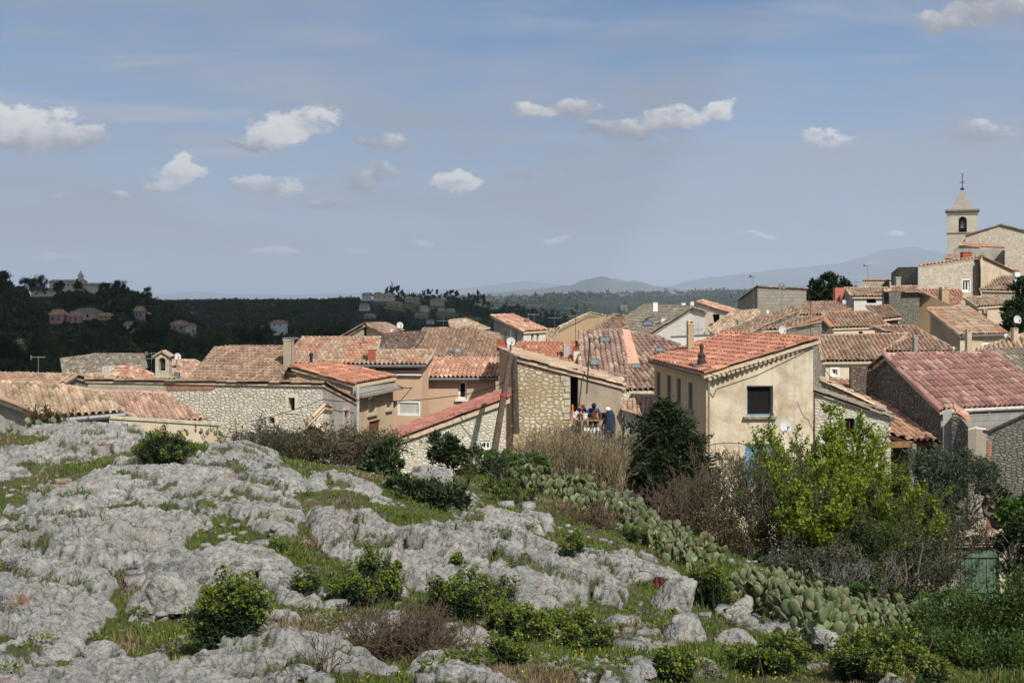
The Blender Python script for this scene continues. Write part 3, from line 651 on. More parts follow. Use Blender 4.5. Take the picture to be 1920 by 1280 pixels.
SHUT = plain('pale shutters', S(190, 190, 182, K), .7, .08)
GLASSG = plain('skylight glass', (.16, .19, .20, 1), .15, .05)

def newell(pts):
    n = Vector((0, 0, 0))
    for a, b in zip(pts, pts[1:] + pts[:1]): n += Vector(((a.y - b.y) * (a.z + b.z), (a.z - b.z) * (a.x + b.x), (a.x - b.x) * (a.y + b.y)))
    return n.normalized()
class Plane:
    def __init__(s, o, n): s.o = Vector(o); s.n = Vector(n).normalized()
    def at(s, px, py):
        d = P(px, py, 1.0); return d * (s.o.dot(s.n) / d.dot(s.n))
    def z(s, x, y): return s.o.z - (s.n.x * (x - s.o.x) + s.n.y * (y - s.o.y)) / s.n.z
def RP(px, py, Y, dx, dy, pitch):
    """roof plane through a seen point, falling towards (dx, dy)"""
    d = Vector((dx, dy, 0)).normalized() * math.sin(R(pitch)); return Plane(P(px, py, Y), Vector((d.x, d.y, math.cos(R(pitch)))))
def poly(pl, *pp): return [pl.at(*q) for q in pp]

def tile_sheet(mb, pts, n, tw, cl, rnd, lift=0.0, amp=None):
    """real clay tile courses over a convex roof polygon"""
    v = Vector((0, 0, 1)) - n * n.z
    v = v.normalized() if v.length > 1e-4 else Vector((0, 1, 0))
    u = v.cross(n).normalized(); o = pts[0]
    q = [((p - o).dot(u), (p - o).dot(v)) for p in pts]
    u0, u1 = min(a for a, b in q), max(a for a, b in q); v0, v1 = min(b for a, b in q), max(b for a, b in q)
    nc = max(1, int(math.ceil((u1 - u0) / tw)) + 1); nr = max(1, int(math.ceil((v1 - v0) / cl)) + 1)
    amp = amp if amp is not None else tw * .27
    prof = [(0, -.85), (.16, -.35), (.25, .45), (.40, .95), (.60, .95), (.75, .45), (.84, -.35)]
    k = len(prof)
    us = np.array([(c + s) * tw for c in range(nc) for s, h in prof] + [nc * tw]); hs = np.array([h for c in range(nc) for s, h in prof] + [prof[0][1]]) * amp
    colid = np.array([c for c in range(nc) for _ in prof] + [nc - 1])
    V = []; ff = []; UV = []; off = 0
    sag = rnd.normal(0, .012, (nr + 2, 3)); ou = rnd.integers(0, 500)
    for r in range(nr):
        jit = rnd.normal(0, .022, nc)[colid]; jz = rnd.normal(0, .010, nc)[colid]; wob = .018 * math.sin(r * .9 + ou)
        lo_v = np.full(us.shape, r * cl) + jit - .03; hi_v = np.full(us.shape, (r + 1) * cl) + .02
        lo_h = hs * 1.08 + .045 + jz; hi_h = hs * .86 + .004
        for vv, hh in ((lo_v, lo_h * 0 + hs * .6 - .012), (lo_v, lo_h), (hi_v, hi_h)):
            V.append(np.stack([us + wob + u0, vv + v0, hh + lift], -1))
        m = len(us); b = off
        for row in (0, 1):
            a = np.arange(m - 1) + b + row * m
            ff.append(np.stack([a, a + 1, a + 1 + m, a + m], -1)); UV.append(np.stack([colid[:-1] + .5 + ou, np.full(m - 1, r + .5 + ou)], -1))
        off += 3 * m
    V = np.concatenate(V); ff = np.concatenate(ff); UV = np.concatenate(UV)
    W_ = np.array(o)[None] + V[:, :1] * np.array(u)[None] + V[:, 1:2] * np.array(v)[None] + V[:, 2:] * np.array(n)[None]
    me = bpy.data.meshes.new('tmp'); me.from_pydata(W_.tolist(), [], ff.tolist())
    ul = me.uv_layers.new(name='UVMap'); ul.data.foreach_set('uv', np.repeat(UV, 4, axis=0).astype(np.float32).ravel())
    np_ = len(pts); conv = all((pts[(i + 1) % np_] - pts[i]).cross(pts[(i + 2) % np_] - pts[(i + 1) % np_]).dot(n) > -1e-5 for i in range(np_))
    pieces = [pts]
    if not conv:
        pieces = []
        for tri in tessellate_polygon([pts]):
            t3 = [pts[i] for i in tri]
            if (t3[1] - t3[0]).cross(t3[2] - t3[0]).dot(n) < 0: t3 = t3[::-1]
            if (t3[1] - t3[0]).cross(t3[2] - t3[0]).length > 1e-3: pieces.append(t3)
    for pc in pieces:
        bm = bmesh.new(); bm.from_mesh(me)
        for a, b in zip(pc, pc[1:] + pc[:1]):
            e = (b - a)
            if e.length < 1e-4: continue
            out = e.cross(n).normalized()
            bmesh.ops.bisect_plane(bm, geom=bm.verts[:] + bm.edges[:] + bm.faces[:], plane_co=a, plane_no=out, clear_outer=True)
        uvl = bm.loops.layers.uv.active
        for f in bm.faces: mb.face([vv.co.copy() for vv in f.verts], [tuple(l[uvl].uv) for l in f.loops])
        bm.free()
    bpy.data.meshes.remove(me)
def ridge_row(mb, a, b, rnd, r=.12, ln=.42, lift=.03, m=0):
    a = Vector(a); b = Vector(b); d = b - a; L = d.length
    if L < .3: return
    d /= L; n = max(1, int(L / ln)); side = d.cross(Vector((0, 0, 1))).normalized(); up = side.cross(d)
    for i in range(n):
        s0, s1 = i / n * L, ((i + 1) / n) * L + .05; jz = rnd.normal(0, .012); jr = rnd.normal(0, .01); uvc = (rnd.integers(0, 900) + .5, rnd.integers(0, 900) + .5)
        ra, rb = (r * 1.08, r * .92)
        for k in range(6):
            t0, t1 = math.pi * k / 6, math.pi * (k + 1) / 6
            f = lambda s, t, q: a + d * s + side * (math.cos(t) * q) + up * (math.sin(t) * q * .85 + lift + jz - (0.04)) + side * jr
            mb.face([f(s0, t0, ra), f(s1, t0, rb), f(s1, t1, rb), f(s0, t1, ra)][::-1], [uvc] * 4, m)

class House:
    def __init__(s, name, label, planes, base, wall, tile, over=.22, tw=.23, cl=.36, cat='house', group=None, back=None, verge=True, thick=.10, ridges=None, seed=None, amp=None):
        s.amp = amp
        s.name = name; s.base = base; s.wall = wall; s.tile = tile; s.tw = tw * .84; s.cl = cl; s.rnd = np.random.default_rng(seed or (abs(hash(label)) % 9973 if False else sum(map(ord, label))))
        s.planes = []
        for pts in planes:
            pts = [Vector(p) for p in pts]; n = newell(pts)
            if n.z < 0: pts = pts[::-1]; n = -n
            c = sum(pts, Vector()) / len(pts)
            if len(pts) > 3:                                       # bring the corners into one plane along the lines of sight
                def flat(p):
                    k = c.dot(n) / p.dot(n) if abs(p.dot(n)) > 1e-4 else 9
                    return p * k if .9 < k < 1.12 else Vector((p.x, p.y, c.z - (n.x * (p.x - c.x) + n.y * (p.y - c.y)) / n.z))
                pts = [flat(p) for p in pts]
            s.planes.append(pts)
        if back:                                                   # far slope mirrored over the ridge, seen from the side only
            pi, i0, i1, run = back; pts = s.planes[pi]; n = newell(pts); a, b = None, None
            src = [Vector(p) for p in planes[pi]]
            near = lambda p: min(pts, key=lambda q: (q - p).length)
            a, b = near(src[i0]), near(src[i1]); c = sum(pts, Vector()) / len(pts)
            h = Vector(((b - a).y, -(b - a).x, 0)).normalized()
            if h.dot(a - c) < 0: h = -h
            tn = math.hypot(n.x, n.y) / n.z
            new = [a, b, b + h * run - Vector((0, 0, run * tn)), a + h * run - Vector((0, 0, run * tn))]
            if newell(new).z < 0: new = new[::-1]
            s.planes.append(new)
        allp = [p for q in s.planes for p in q]; c = sum(allp, Vector()) / len(allp)
        s.root = empty(name, (c.x, c.y, base), label, cat, group)
        def key(p): return (round(p.x, 2), round(p.y, 2))
        near = lambda p, q: (p.xy - q.xy).length < .30
        s.walls = []; s.tops = []; s.ridge_edges = []; s.edges = []
        for pi, pts in enumerate(s.planes):
            n = newell(pts); N = len(pts); shared = []
            pl = Plane(pts[0], n)
            for i in range(N):
                a, b = pts[i], pts[(i + 1) % N]; sh = False
                for pj, o in enumerate(s.planes):
                    if pj == pi: continue
                    for k in range(len(o)):
                        if near(a, o[(k + 1) % len(o)]) and near(b, o[k]): sh = True
                shared.append(sh)
                if sh and a.xy.to_tuple() < b.xy.to_tuple(): s.ridge_edges.append((a, b))
                s.edges.append((pi, a, b, sh, n))
            # plan inset of the free edges
            L = []
            for i in range(N):
                a, b = pts[i].xy, pts[(i + 1) % N].xy; d = (b - a); d = d.normalized() if d.length > 1e-6 else Vector((1, 0)); o_ = Vector((d.y, -d.x))
                L.append((a - o_ * (0 if shared[i] else over), d))
            ip = []
            for i in range(N):
                (a, d), (b, e) = L[i - 1], L[i]; cr = d.x * e.y - d.y * e.x
                if abs(cr) < .12: q = b
                else: q = a + d * (((b - a).x * e.y - (b - a).y * e.x) / cr)
                if (q - pts[i].xy).length > over * 4: q = pts[i].xy + (b - pts[i].xy)
                ip.append(Vector((q.x, q.y, pl.z(q.x, q.y) - thick - .03)))
            s.tops.append(ip)
            for i in range(N):
                if not shared[i]:
                    a, b = ip[i], ip[(i + 1) % N]
                    if (b - a).xy.length > .05: s.walls.append({'a': a, 'b': b, 'holes': [], 'plane': pi})
        s.thick = thick; s.verge = verge; s.ridges = ridges; s.over = over
        s.jobs = []; s.roof = None; s.body = None
        s._roof()
    def _roof(s):
        mb = MB(); slab = MB()
        for pts in s.planes:
            n = newell(pts); tile_sheet(mb, pts, n, s.tw, s.cl, s.rnd, .02, s.amp)
            low = [p - n * .075 for p in pts]; bot = [p - Vector((0, 0, s.thick)) for p in low]
            uvq = lambda f: [(s.rnd.integers(0, 900) + .5,) * 2] * len(f)
            for tri in tessellate_polygon([low]): slab.face([low[i] for i in tri]); slab.face([bot[i] for i in tri])
            for i in range(len(low)):
                j = (i + 1) % len(low); slab.face([bot[i], bot[j], low[j], low[i]])
        rid = list(s.ridge_edges)
        for pi, a, b, sh, n in s.edges:
            if sh: continue
            e = (b - a); hz = Vector((e.x, e.y, 0)).normalized(); down = Vector((n.x, n.y, 0)); flat = abs(e.z) < .10 * e.length
            if s.verge and not flat and e.length > .8: rid.append((a, b))
            o_ = Vector((e.y, -e.x, 0)).normalized()
            if flat and down.length > 1e-3 and o_.dot(down.normalized()) < -.5: rid.append((a, b))
        for a, b in (s.ridges if s.ridges is not None else rid): ridge_row(mb, a, b, s.rnd, s.tw * .50, .42 if s.tw < .3 else .6)
        s.roof = mb.build('roof', MATS[s.tile], s.root)
        slab.build('roof_deck', MORT, s.roof)
    def hit(s, px, py):
        d = P(px, py, 1.0); best = None
        for w in s.walls:
            e = (w['b'] - w['a']); n = Vector((e.y, -e.x, 0)).normalized()
            if d.dot(n) > -1e-4: continue
            t = w['a'].dot(n) / d.dot(n); p = d * t; L = e.xy.length; sv = (p - w['a']).xy.dot(e.xy.normalized())
            if t <= 0 or sv < -.3 or sv > L + .3: continue
            zt = w['a'].z + (w['b'].z - w['a'].z) * max(0, min(1, sv / L))
            if p.z > zt + .35 or p.z < s.base - .5: continue
            if best is None or t < best[0]: best = (t, w)
        return best[1] if best else None
    def win(s, x0, y0, x1, y1, style='window', frame=None, pane=None, depth=.16, sill=None, fw=.05, label=None, mull=0, shutters=None, trim=None, name='window'):
        w = s.hit((x0 + x1) / 2, (y0 + y1) / 2)
        if w is None: print('NOWALL', s.name, s.root['label'], (x0, y0)); return
        e = w['b'] - w['a']; d = Vector((e.x, e.y, 0)).normalized(); n = Vector((d.y, -d.x, 0)); L = e.xy.length
        pl = Plane(w['a'], n); q = [pl.at(*c) for c in ((x0, y0), (x1, y0), (x0, y1), (x1, y1))]
        ss = [(p - w['a']).dot(d) for p in q]; sa, sb = sorted(((ss[0] + ss[2]) / 2, (ss[1] + ss[3]) / 2)); zs = sorted(((q[0].z + q[1].z) / 2, (q[2].z + q[3].z) / 2))
        sa = max(.06, sa); sb = min(L - .06, sb); 
        if sb - sa < .1: print('NARROW', s.root['label'], (x0, y0)); return
        zt = min(w['a'].z + (w['b'].z - w['a'].z) * sa / L, w['a'].z + (w['b'].z - w['a'].z) * sb / L) - .04
        z1 = min(zs[1], zt); z0 = zs[0]
        if z1 - z0 < .1: print('FLAT', s.root['label'], (x0, y0)); return
        w['holes'].append((sa, sb, z0, z1, depth)); o = Vector((w['a'].x, w['a'].y, 0))
        at = lambda sv, z, k=0.0: o + d * sv + n * k + Vector((0, 0, z))
        ax = (d, n, Vector((0, 0, 1))); cs, cz = (sa + sb) / 2, (z0 + z1) / 2; ww, hh = sb - sa, z1 - z0
        part = MB(); kk = -depth + .04
        if frame is not None:
            for c_, sz in ((at(sa + fw / 2, cz, kk), (fw, .06, hh)), (at(sb - fw / 2, cz, kk), (fw, .06, hh)), (at(cs, z1 - fw / 2, kk), (ww - 2 * fw, .06, fw)), (at(cs, z0 + fw / 2, kk), (ww - 2 * fw, .06, fw))): part.box(c_, sz, ax)
            for i in range(mull): part.box(at(sa + ww * (i + 1) / (mull + 1), cz, kk), (fw * .8, .05, hh - 2 * fw), ax)
            wo = part.build(name, frame, s.root)
        else:
            part.face([at(sa, z0, -depth), at(sb, z0, -depth), at(sb, z1, -depth), at(sa, z1, -depth)]); wo = part.build(name, pane or DARK, s.root)
        if label: wo['label'] = label
        if frame is not None:
            g = MB(); g.box(at(cs, cz, -depth + .015), (ww - .002, .01, hh - .002), ax); g.build('pane', pane or GLASS, wo)
        if sill is not None:
            g = MB(); g.box(at(cs, z0 - .05, .05), (ww + .25, .16, .09), ax); g.build('sill', sill, wo)
        if trim is not None:
            g = MB(); tw_ = .12
            g.box(at(sa - tw_ / 2 - .001, cz, .012), (tw_, .03, hh + 2 * tw_), ax); g.box(at(sb + tw_ / 2 + .001, cz, .012), (tw_, .03, hh + 2 * tw_), ax); g.box(at(cs, z1 + tw_ / 2, .012), (ww, .03, tw_), ax); g.box(at(cs, z0 - tw_ / 2, .012), (ww, .03, tw_), ax)
            g.build('surround', trim, wo)
        if shutters is not None:
            for sg in (-1, 1):
                g = MB(); c_ = sa - ww * .26 if sg < 0 else sb + ww * .26
                g.box(at(c_, cz, .035), (ww * .48, .04, hh), ax)
                for zz in (.22, .78): g.box(at(c_, z0 + hh * zz, .062), (ww * .46, .014, .08), ax)
                g.build('shutter', shutters, wo)
        return wo
    def chimney(s, px, pyb, pyt, wpx, mat='plaster dim', Yhint=None, pi=0, kind='slab', depth=None):
        pl = Plane(s.planes[pi][0], newell(s.planes[pi])); b = pl.at(px, pyb)
        if b.y < 5 or b.y > 400: b = P(px, pyb, Yhint or 60)
        if Yhint: b = P(px, pyb, Yhint)
        Y = b.y; w = wpx / F * Y; h = (pyb - pyt) / F * Y; dp = depth or max(.3, min(w, .6)); mb = MB(); m = MATS[mat] if isinstance(mat, str) else mat
        ax = (Vector((1, .12, 0)).normalized(), Vector((-.12, 1, 0)).normalized(), Vector((0, 0, 1)))
        c = b + ax[1] * dp / 2; z0 = b.z - .5
        if kind == 'pipe':
            mb.tube([c + Vector((0, 0, -.4)), c + Vector((0, 0, h * .85))], w / 2, 8); mb.lathe(c + Vector((0, 0, h * .85)), [(w * .8, 0), (w * .8, h * .06), (w * .2, h * .15), (0.001, h * .15)], 8)
            o = mb.build('chimney', m, s.roof); return o
        mb.box((c.x, c.y, (z0 + b.z + h * .86) / 2), (w, dp, b.z + h * .86 - z0), ax); o = mb.build('chimney', m, s.roof)
        cp = MB(); cp.box((c.x, c.y, b.z + h * .89), (w * 1.14, dp * 1.14, h * .06), ax)
        if kind == 'slab':
            for i in (-1, 1): cp.box(c + ax[0] * (i * w * .38) + Vector((0, 0, h * .955)), (w * .2, dp * .9, h * .07), ax)
            cp.box((c.x, c.y, b.z + h * 1.0), (w * 1.05, dp * 1.05, h * .03), ax)
        elif kind == 'pots':
            k = 3 if w > .45 else 2
            for i in range(k): cp.lathe(c + ax[0] * ((i - (k - 1) / 2) * w * .34) + Vector((0, 0, h * .92)), [(w * .12, 0), (w * .12, h * .12), (w * .08, h * .12), (w * .08, 0)], 8)
        cp.build('cap', MORT if kind == 'slab' else REDPOT, o); return o
    def box_part(s, name, c, size, ax=None, mat=None, parent=None):
        g = MB(); g.box(c, size, ax); return g.build(name, mat, parent or s.root)
    def gutter(s, a, b, r=.06, mat=None, down=None):
        g = MB(); g.tube([a, b], r, 8)
        o = g.build('gutter', mat or ZINC, s.root)
        if down:
            d = MB(); d.tube([down + Vector((0, 0, 0)), Vector((down.x, down.y, s.base))], r * .75, 8); d.build('downpipe', mat or ZINC, s.root)
        return o
    def wallmat(s, n, w):
        return s.wall(n) if callable(s.wall) else s.wall
    def finish(s):
        groups = {}
        for w in s.walls:
            e = w['b'] - w['a']; L = e.xy.length; d = Vector((e.x, e.y, 0)).normalized(); n = Vector((d.y, -d.x, 0))
            mname = s.wallmat(n, w); mb = groups.setdefault(mname, MB()); o = Vector((w['a'].x, w['a'].y, 0)); u0 = (w['a'].x * 1.7 + w['a'].y * .9) % 50
            at = lambda sv, z, k=0.0: o + d * sv + n * k + Vector((0, 0, z))
            outer = [(0, s.base), (L, s.base), (L, w['b'].z), (0, w['a'].z)]; loops = [outer] + [[(a, z0), (b, z0), (b, z1), (a, z1)] for a, b, z0, z1, dp in w['holes']]
            flat = [p for l in loops for p in l]
            for tri in tessellate_polygon([[Vector((p[0], p[1], 0)) for p in l] for l in loops]):
                t3 = [flat[i] for i in tri]
                ar = (t3[1][0] - t3[0][0]) * (t3[2][1] - t3[0][1]) - (t3[2][0] - t3[0][0]) * (t3[1][1] - t3[0][1])
                if ar < 0: t3 = t3[::-1]
                mb.face([at(*p) for p in t3], [(u0 + p[0], p[1] + 20) for p in t3])
            for a, b, z0, z1, dp in w['holes']:
                c = [(a, z0), (b, z0), (b, z1), (a, z1)]
                for i in range(4):
                    p, q = c[i], c[(i + 1) % 4]
                    mb.face([at(*p), at(*p, -dp), at(*q, -dp), at(*q)], [(u0 + p[0], p[1] + 20), (u0 + p[0] + .1, p[1] + 20), (u0 + q[0] + .1, q[1] + 20), (u0 + q[0], q[1] + 20)])
        top = next(iter(groups.values()))
        for ip in s.tops:
            for tri in tessellate_polygon([ip]): top.face([ip[i] for i in tri])
        for mname, mb in groups.items():
            o = mb.build('wall', MATS[mname], s.root)
        return s

# ------------------------------------------------------------------ roof-top hardware
def antenna(px, pyb, pyt, Y, label, kind='yagi', az=.5, w=None, mat=None, thick=.022):
    b = P(px, pyb, Y); t = P(px, pyt, Y); root = empty('television_antenna', b, label, 'antenna', 'television antennas on the roofs')
    m = MB(); m.tube([b - Vector((0, 0, .3)), t], thick, 6); m.build('mast', mat or STEEL, root)
    h = t.z - b.z; a = MB(); d = Vector((math.cos(az), math.sin(az), 0)); s = Vector((-d.y, d.x, 0)); L = w or .9
    if kind in ('yagi', 'both'):
        c = t - Vector((0, 0, .06)); a.tube([c - d * L * .5, c + d * L * .5], .014, 5)
        for i in range(7):
            q = c + d * L * (-.45 + .15 * i); a.tube([q - s * .13, q + s * .13], .006, 4)
        a.box(c - d * L * .5, (.02, .22, .2), (d, s, Vector((0, 0, 1))))
    if kind in ('rake', 'both'):
        c = t - Vector((0, 0, h * .25 + .1)); a.tube([c - d * L * .6, c + d * L * .6], .014, 5)
        for i in range(5):
            q = c + d * L * (-.55 + .27 * i); a.tube([q - s * (.45 - .05 * i), q + s * (.45 - .05 * i)], .009, 4)
    if kind == 'panel':
        for i in (-1, 1): a.box(t + d * .14 * i + Vector((0, 0, -.1)), (.12, .08, .42))
        a.tube([t - d * .25, t + d * .25], .02, 5)
    if a.f: a.build('aerial', mat or STEEL, root)
    return root
def dish(px, py, Y, hpx, label, face=(.3, -1, .35), mast=None, squash=1.0):
    c = P(px, py, Y); r = hpx / 2 / F * Y; z = Vector(face).normalized(); x = Vector((0, 0, 1)).cross(z).normalized(); y = z.cross(x)
    root = empty('satellite_dish', c, label, 'satellite dish', 'satellite dishes on the houses'); m = MB()
    pr = [(0.001, -.16 * r), (.4 * r, -.14 * r), (.75 * r, -.07 * r), (r, .02 * r), (r, -.02 * r), (.75 * r, -.11 * r), (.4 * r, -.18 * r), (0.001, -.2 * r)]
    m.lathe(c, pr, 20, (x, y, z)); m.build('reflector', DISHM, root, True)
    a = MB(); f = c + z * r * .95 - y * r * .35; a.tube([c - y * r * .95, f], .018, 5); a.box(f, (.07, .07, .12), (x, y, z)); a.build('feed_arm', STEEL, root)
    b = MB(); e = c - z * r * .22; b.tube([e, e - z * .15, e - z * .15 - Vector((0, 0, mast if mast else r * 1.1))], .022, 6); b.build('mount', STEEL, root)
    return root
# ------------------------------------------------------------------ village: nearest row
def H(*a, **k): return House(*a, **k)
V = Vector
# main house, cream render, open dark window
B_ = P(1319, 698, 44); A_ = P(1218, 673, 51); C_ = P(1537, 632, 44.5); D_ = P(1362, 624, 51.5)
h = main_house = H('house', 'tall cream rendered house with a terracotta lean-to roof and one large dark open window', [[A_, B_, C_, D_]], -10,
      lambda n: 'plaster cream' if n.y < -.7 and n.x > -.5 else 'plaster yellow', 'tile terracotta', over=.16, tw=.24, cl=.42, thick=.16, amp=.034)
h.win(1400, 723, 1449.5, 780, frame=BLU, pane=DARK, sill=STONEG, depth=.22, fw=.07)
h.win(1397, 832, 1461, 912, frame=SKYB, pane=SKYB, depth=.12, fw=.08, label='sky blue panelled door', name='door', mull=1)
for x0, y0, x1, y1 in ((1231, 697, 1238, 743), (1250.5, 703, 1258.5, 753), (1269, 709, 1277, 761), (1290.5, 717, 1299, 769)):
    h.win(x0, y0, x1, y1, frame=SHT, pane=SHT, depth=.12, sill=STONEG, fw=.06)
h.win(1375, 930, 1410, 950, frame=WHT, depth=.15, fw=.06)
h.chimney(1296, 650, 602, 11, 'plaster ochre', kind='slab', Yhint=50)
# dark cast-iron looking clay chimney pot
b = Plane(h.planes[0][0], newell(h.planes[0])).at(1315.5, 686); g = MB(); k = 46 / F
hh = 42 * k
g.lathe(b, [(.16, -.1), (.16, hh * .28), (.14, hh * .3), (.13, hh * .42), (.16, hh * .44), (.16, hh * .5), (.10, hh * .56), (.07, hh * .66), (.06, hh * .74), (.085, hh * .80), (.085, hh * .9), (.05, hh * .97), (.001, hh)], 12)
g.build('chimney_pot', plain('smoked clay', (.075, .045, .04, 1), .8, .25, 14), h.roof, True)
g = MB(); g.box(b + V((0, 0, .02)), (.62, .55, .06)); g.build('flashing', ZINC, h.roof)
# scalloped rows of tile ends under the verge of the front
fr = h.walls
pA = h.planes[0]; a, b_ = B_ + V((.16, -.02, -.30)), C_ + V((-.1, -.02, -.30)); g = MB(); nT = 24
for i in range(nT):
    p = a + (b_ - a) * ((i + .5) / nT); g.tube([p + V((0, -.02, .03)), p + V((0, .3, .03))], .07, 8)
g.build('tile_frieze', MORT, h.root)
h.gutter(A_ + V((-.03, 0, -.12)), B_ + V((-.03, 0, -.12)), .055, plain('brown gutter', (.12, .07, .05, 1), .6))
g = MB(); g.tube([P(1329, 712, 44.05), P(1328.5, 960, 44.05)], .04, 8); g.build('downpipe', plain('sand pipe', S(150, 130, 104, K), .6), h.root)
h.finish()

# house with big red roof and stone gable on the right
E_ = P(1764, 768, 44); A1 = P(1659, 665, 46.8); F_ = P(1935, 760, 46.2); G_ = P(1835, 659, 48.8); I_ = P(1925, 718, 47.6)
ev = (F_ - E_).normalized()
G2 = A1 + ev * 6.2; F2 = E_ + ev * 6.2
h = H('house', 'long house under a big speckled red tile roof with a grey stone gable end', [[E_, F2, G2, A1]], -9, lambda n: 'rubble dark' if n.x < -.4 else 'breeze block', 'tile red', over=.1, tw=.32, cl=.36, back=(0, 3, 2, 3.2), thick=.12)
h.gutter(E_ + V((.15, -.12, -.05)), F2 + V((0, -.12, -.05)), .07, plain('pale gutter', (.5, .46, .42, 1), .5))
g = MB(); p = E_ + (F2 - E_) * .40 + V((0, -.1, -.1)); g.tube([p, p + V((0, 0, -2.2))], .05, 8); p2 = p + V((-.25, .25, 0)); g.tube([p2, p2 + V((0, 0, -2.2))], .05, 8); g.build('downpipe', GALV, h.root)
h.finish()
# brown roof beyond, right edge
h = H('house', 'house under a brown tile roof at the right edge behind the big red roof', [[P(1833, 657, 50), P(1940, 652, 51), P(1950, 716, 49), P(1909, 715, 48.4), P(1862, 681, 49.2)]], -8, 'plaster dim', 'tile grey', over=.1)
h.win(1911, 722, 1930, 734, frame=WHT, depth=.1)
h.finish()

# open shed with pale tiles
pl = RP(1709, 824, 44, .35, -.94, 21)
sp = [pl.at(*q) for q in ((1553, 711), (1660, 717), (1766, 818), (1762, 827), (1709, 826), (1664, 811), (1650, 785), (1600, 735))]
shed = empty('open_shed', (14, 45, -9), 'open timber shed under a fan of pale orange tiles against the stone gable', 'shed')
mb = MB(); n = newell(sp); 
quad1 = [sp[0], sp[1], sp[2], sp[3], sp[4], sp[5]]
if newell(quad1).z < 0: quad1 = quad1[::-1]
tile_sheet(mb, quad1, newell(quad1), .25, .40, np.random.default_rng(5), .02)
rf = mb.build('roof', MATS['tile orange'], shed)
g = MB(); low = [p - V((0, 0, .08)) for p in quad1]; bot = [p - V((0, 0, .2)) for p in quad1]; g.face(low); g.face(bot[::-1])
for i in range(6): g.face([bot[i], bot[(i + 1) % 6], low[(i + 1) % 6], low[i]])
g.build('roof_deck', BRN, rf)
g = MB(); g.beam(P(1664, 834, 43.2), P(1712, 832, 43.1), .16, .2); g.build('beam', plain('new timber', (.30, .16, .07, 1), .8, .15), shed)
for q in ((1711, 826, 43.2), (1763, 828, 43.0)):
    g = MB(); t_ = P(*q) - V((0, 0, .12)); g.beam(V((t_.x, t_.y, -9)), t_, .22, .22, 0, V((0, 1, 0))); g.build('post', MATS['plaster grey'], shed)
g = MB(); g.box(P(1700, 850, 47.5), (4.6, .2, 7)); g.build('back_wall', MATS['rubble brown'], shed)
g = MB(); fl = [P(1660, 717, 43.9), P(1766, 813, 42.9)]; 
q0, q1 = pl.at(1661, 714), pl.at(1768, 812); g.beam(q0 + V((.05, 0, .10)), q1 + V((.05, 0, .10)), .34, .08); g.build('flashing', MATS['concrete'], rf)

# narrow stone house with green shutters and the raised wall behind it
a0, a1 = P(1524, 729, 44.75), P(1675, 781, 44.2)
h = H('house', 'narrow white stone house with green shutters beside the tall cream house', [[a0, a1, a1 + V((.25, 1.15, .0)), a0 + V((.25, 1.15, .0))]], -9.5, lambda n: 'rubble pale' if n.y < -.5 else 'rubble grey', 'tile grey', over=.08, tw=.22, thick=.08)
h.win(1584, 784, 1602, 818, frame=BRN, pane=DARK, depth=.15, shutters=GRN, sill=STONE, mull=1)
h.gutter(a1 + V((.02, -.1, -.1)), a1 + V((.25, 1.1, -.1)), .05, GALV)
h.finish()
a0, a1 = P(1537, 711, 46.0), P(1660, 768, 45.6)
h = H('wall', 'raised rubble wall capped by a row of tiles above the green shutters', [[a0, a1, a1 + V((.15, .5, .03)), a0 + V((.15, .5, .03))]], -8, lambda n: 'rubble white', 'tile pale', over=.06, tw=.22, thick=.06, cat='stone wall')
h.finish()

# masonry pieces right of the shed
def wall_block(name, label, top, base, depth, mat, coping=None, cat='stone wall', group=None, dv=None):
    """free wall: top = seen top-edge points (px, py, Y), real thickness"""
    pts = [P(*q) for q in top]; root = empty(name, (pts[0].x, pts[0].y, base), label, cat, group); mb = MB(); d = Vector(dv or ((top[0][0] - CX) / F, 1, 0)).normalized() * depth; s0 = 0
    for a, b in zip(pts, pts[1:]):
        L = (b - a).xy.length; A, B = V((a.x, a.y, base)), V((b.x, b.y, base))
        for o, sg in ((V((0, 0, 0)), 1), (d, -1)):
            q = [A + o, B + o, b + o, a + o]; uv = [(s0, base + 20), (s0 + L, base + 20), (s0 + L, b.z + 20), (s0, a.z + 20)]
            mb.face(q if sg > 0 else q[::-1], uv if sg > 0 else uv[::-1])
        mb.face([a, b, b + d, a + d], [(s0, 0), (s0 + L, 0), (s0 + L, depth), (s0, depth)]); s0 += L
    for p, sg in ((pts[0], -1), (pts[-1], 1)):
        q = [V((p.x, p.y, base)), V((p.x, p.y, base)) + d, p + d, p]; mb.face(q if sg > 0 else q[::-1], [(0, base), (depth, base), (depth, p.z), (0, p.z)] if sg > 0 else [(0, p.z), (depth, p.z), (depth, base), (0, base)])
    mb.build('masonry', MATS[mat], root)
    if coping:
        cm = MB()
        for a, b in zip(pts, pts[1:]): cm.beam(a + d * .5 + V((0, 0, .03)), b + d * .5 + V((0, 0, .03)), depth + .1, .08)
        cm.build('coping', coping, root)
    return root
wall_block('pier', 'plastered pier at the foot of the grey stone gable', [(1768, 772, 42.5), (1785, 770, 42.5)], -9, .6, 'plaster grey', None, 'wall pier')
wall_block('stone_wall', 'dark rubble wall with broken orange tiles on its top', [(1784, 783, 42.2), (1800, 784, 42.0), (1816, 802, 41.6)], -9, .5, 'rubble dark')
g = MB(); rnd = np.random.default_rng(3); a = P(1790, 778, 42.3); b = P(1818, 797, 41.8)
q = [a, b, b + V((.3, 1.1, .25)), a + V((.3, 1.1, .25))]; tile_sheet(g, q if newell(q).z > 0 else q[::-1], newell(q) if newell(q).z > 0 else -newell(q), .24, .36, rnd, .05)
tag(g.build('coping_tiles', MATS['tile orange'], None), 'few orange coping tiles left on the broken rubble wall', 'roof tiles')
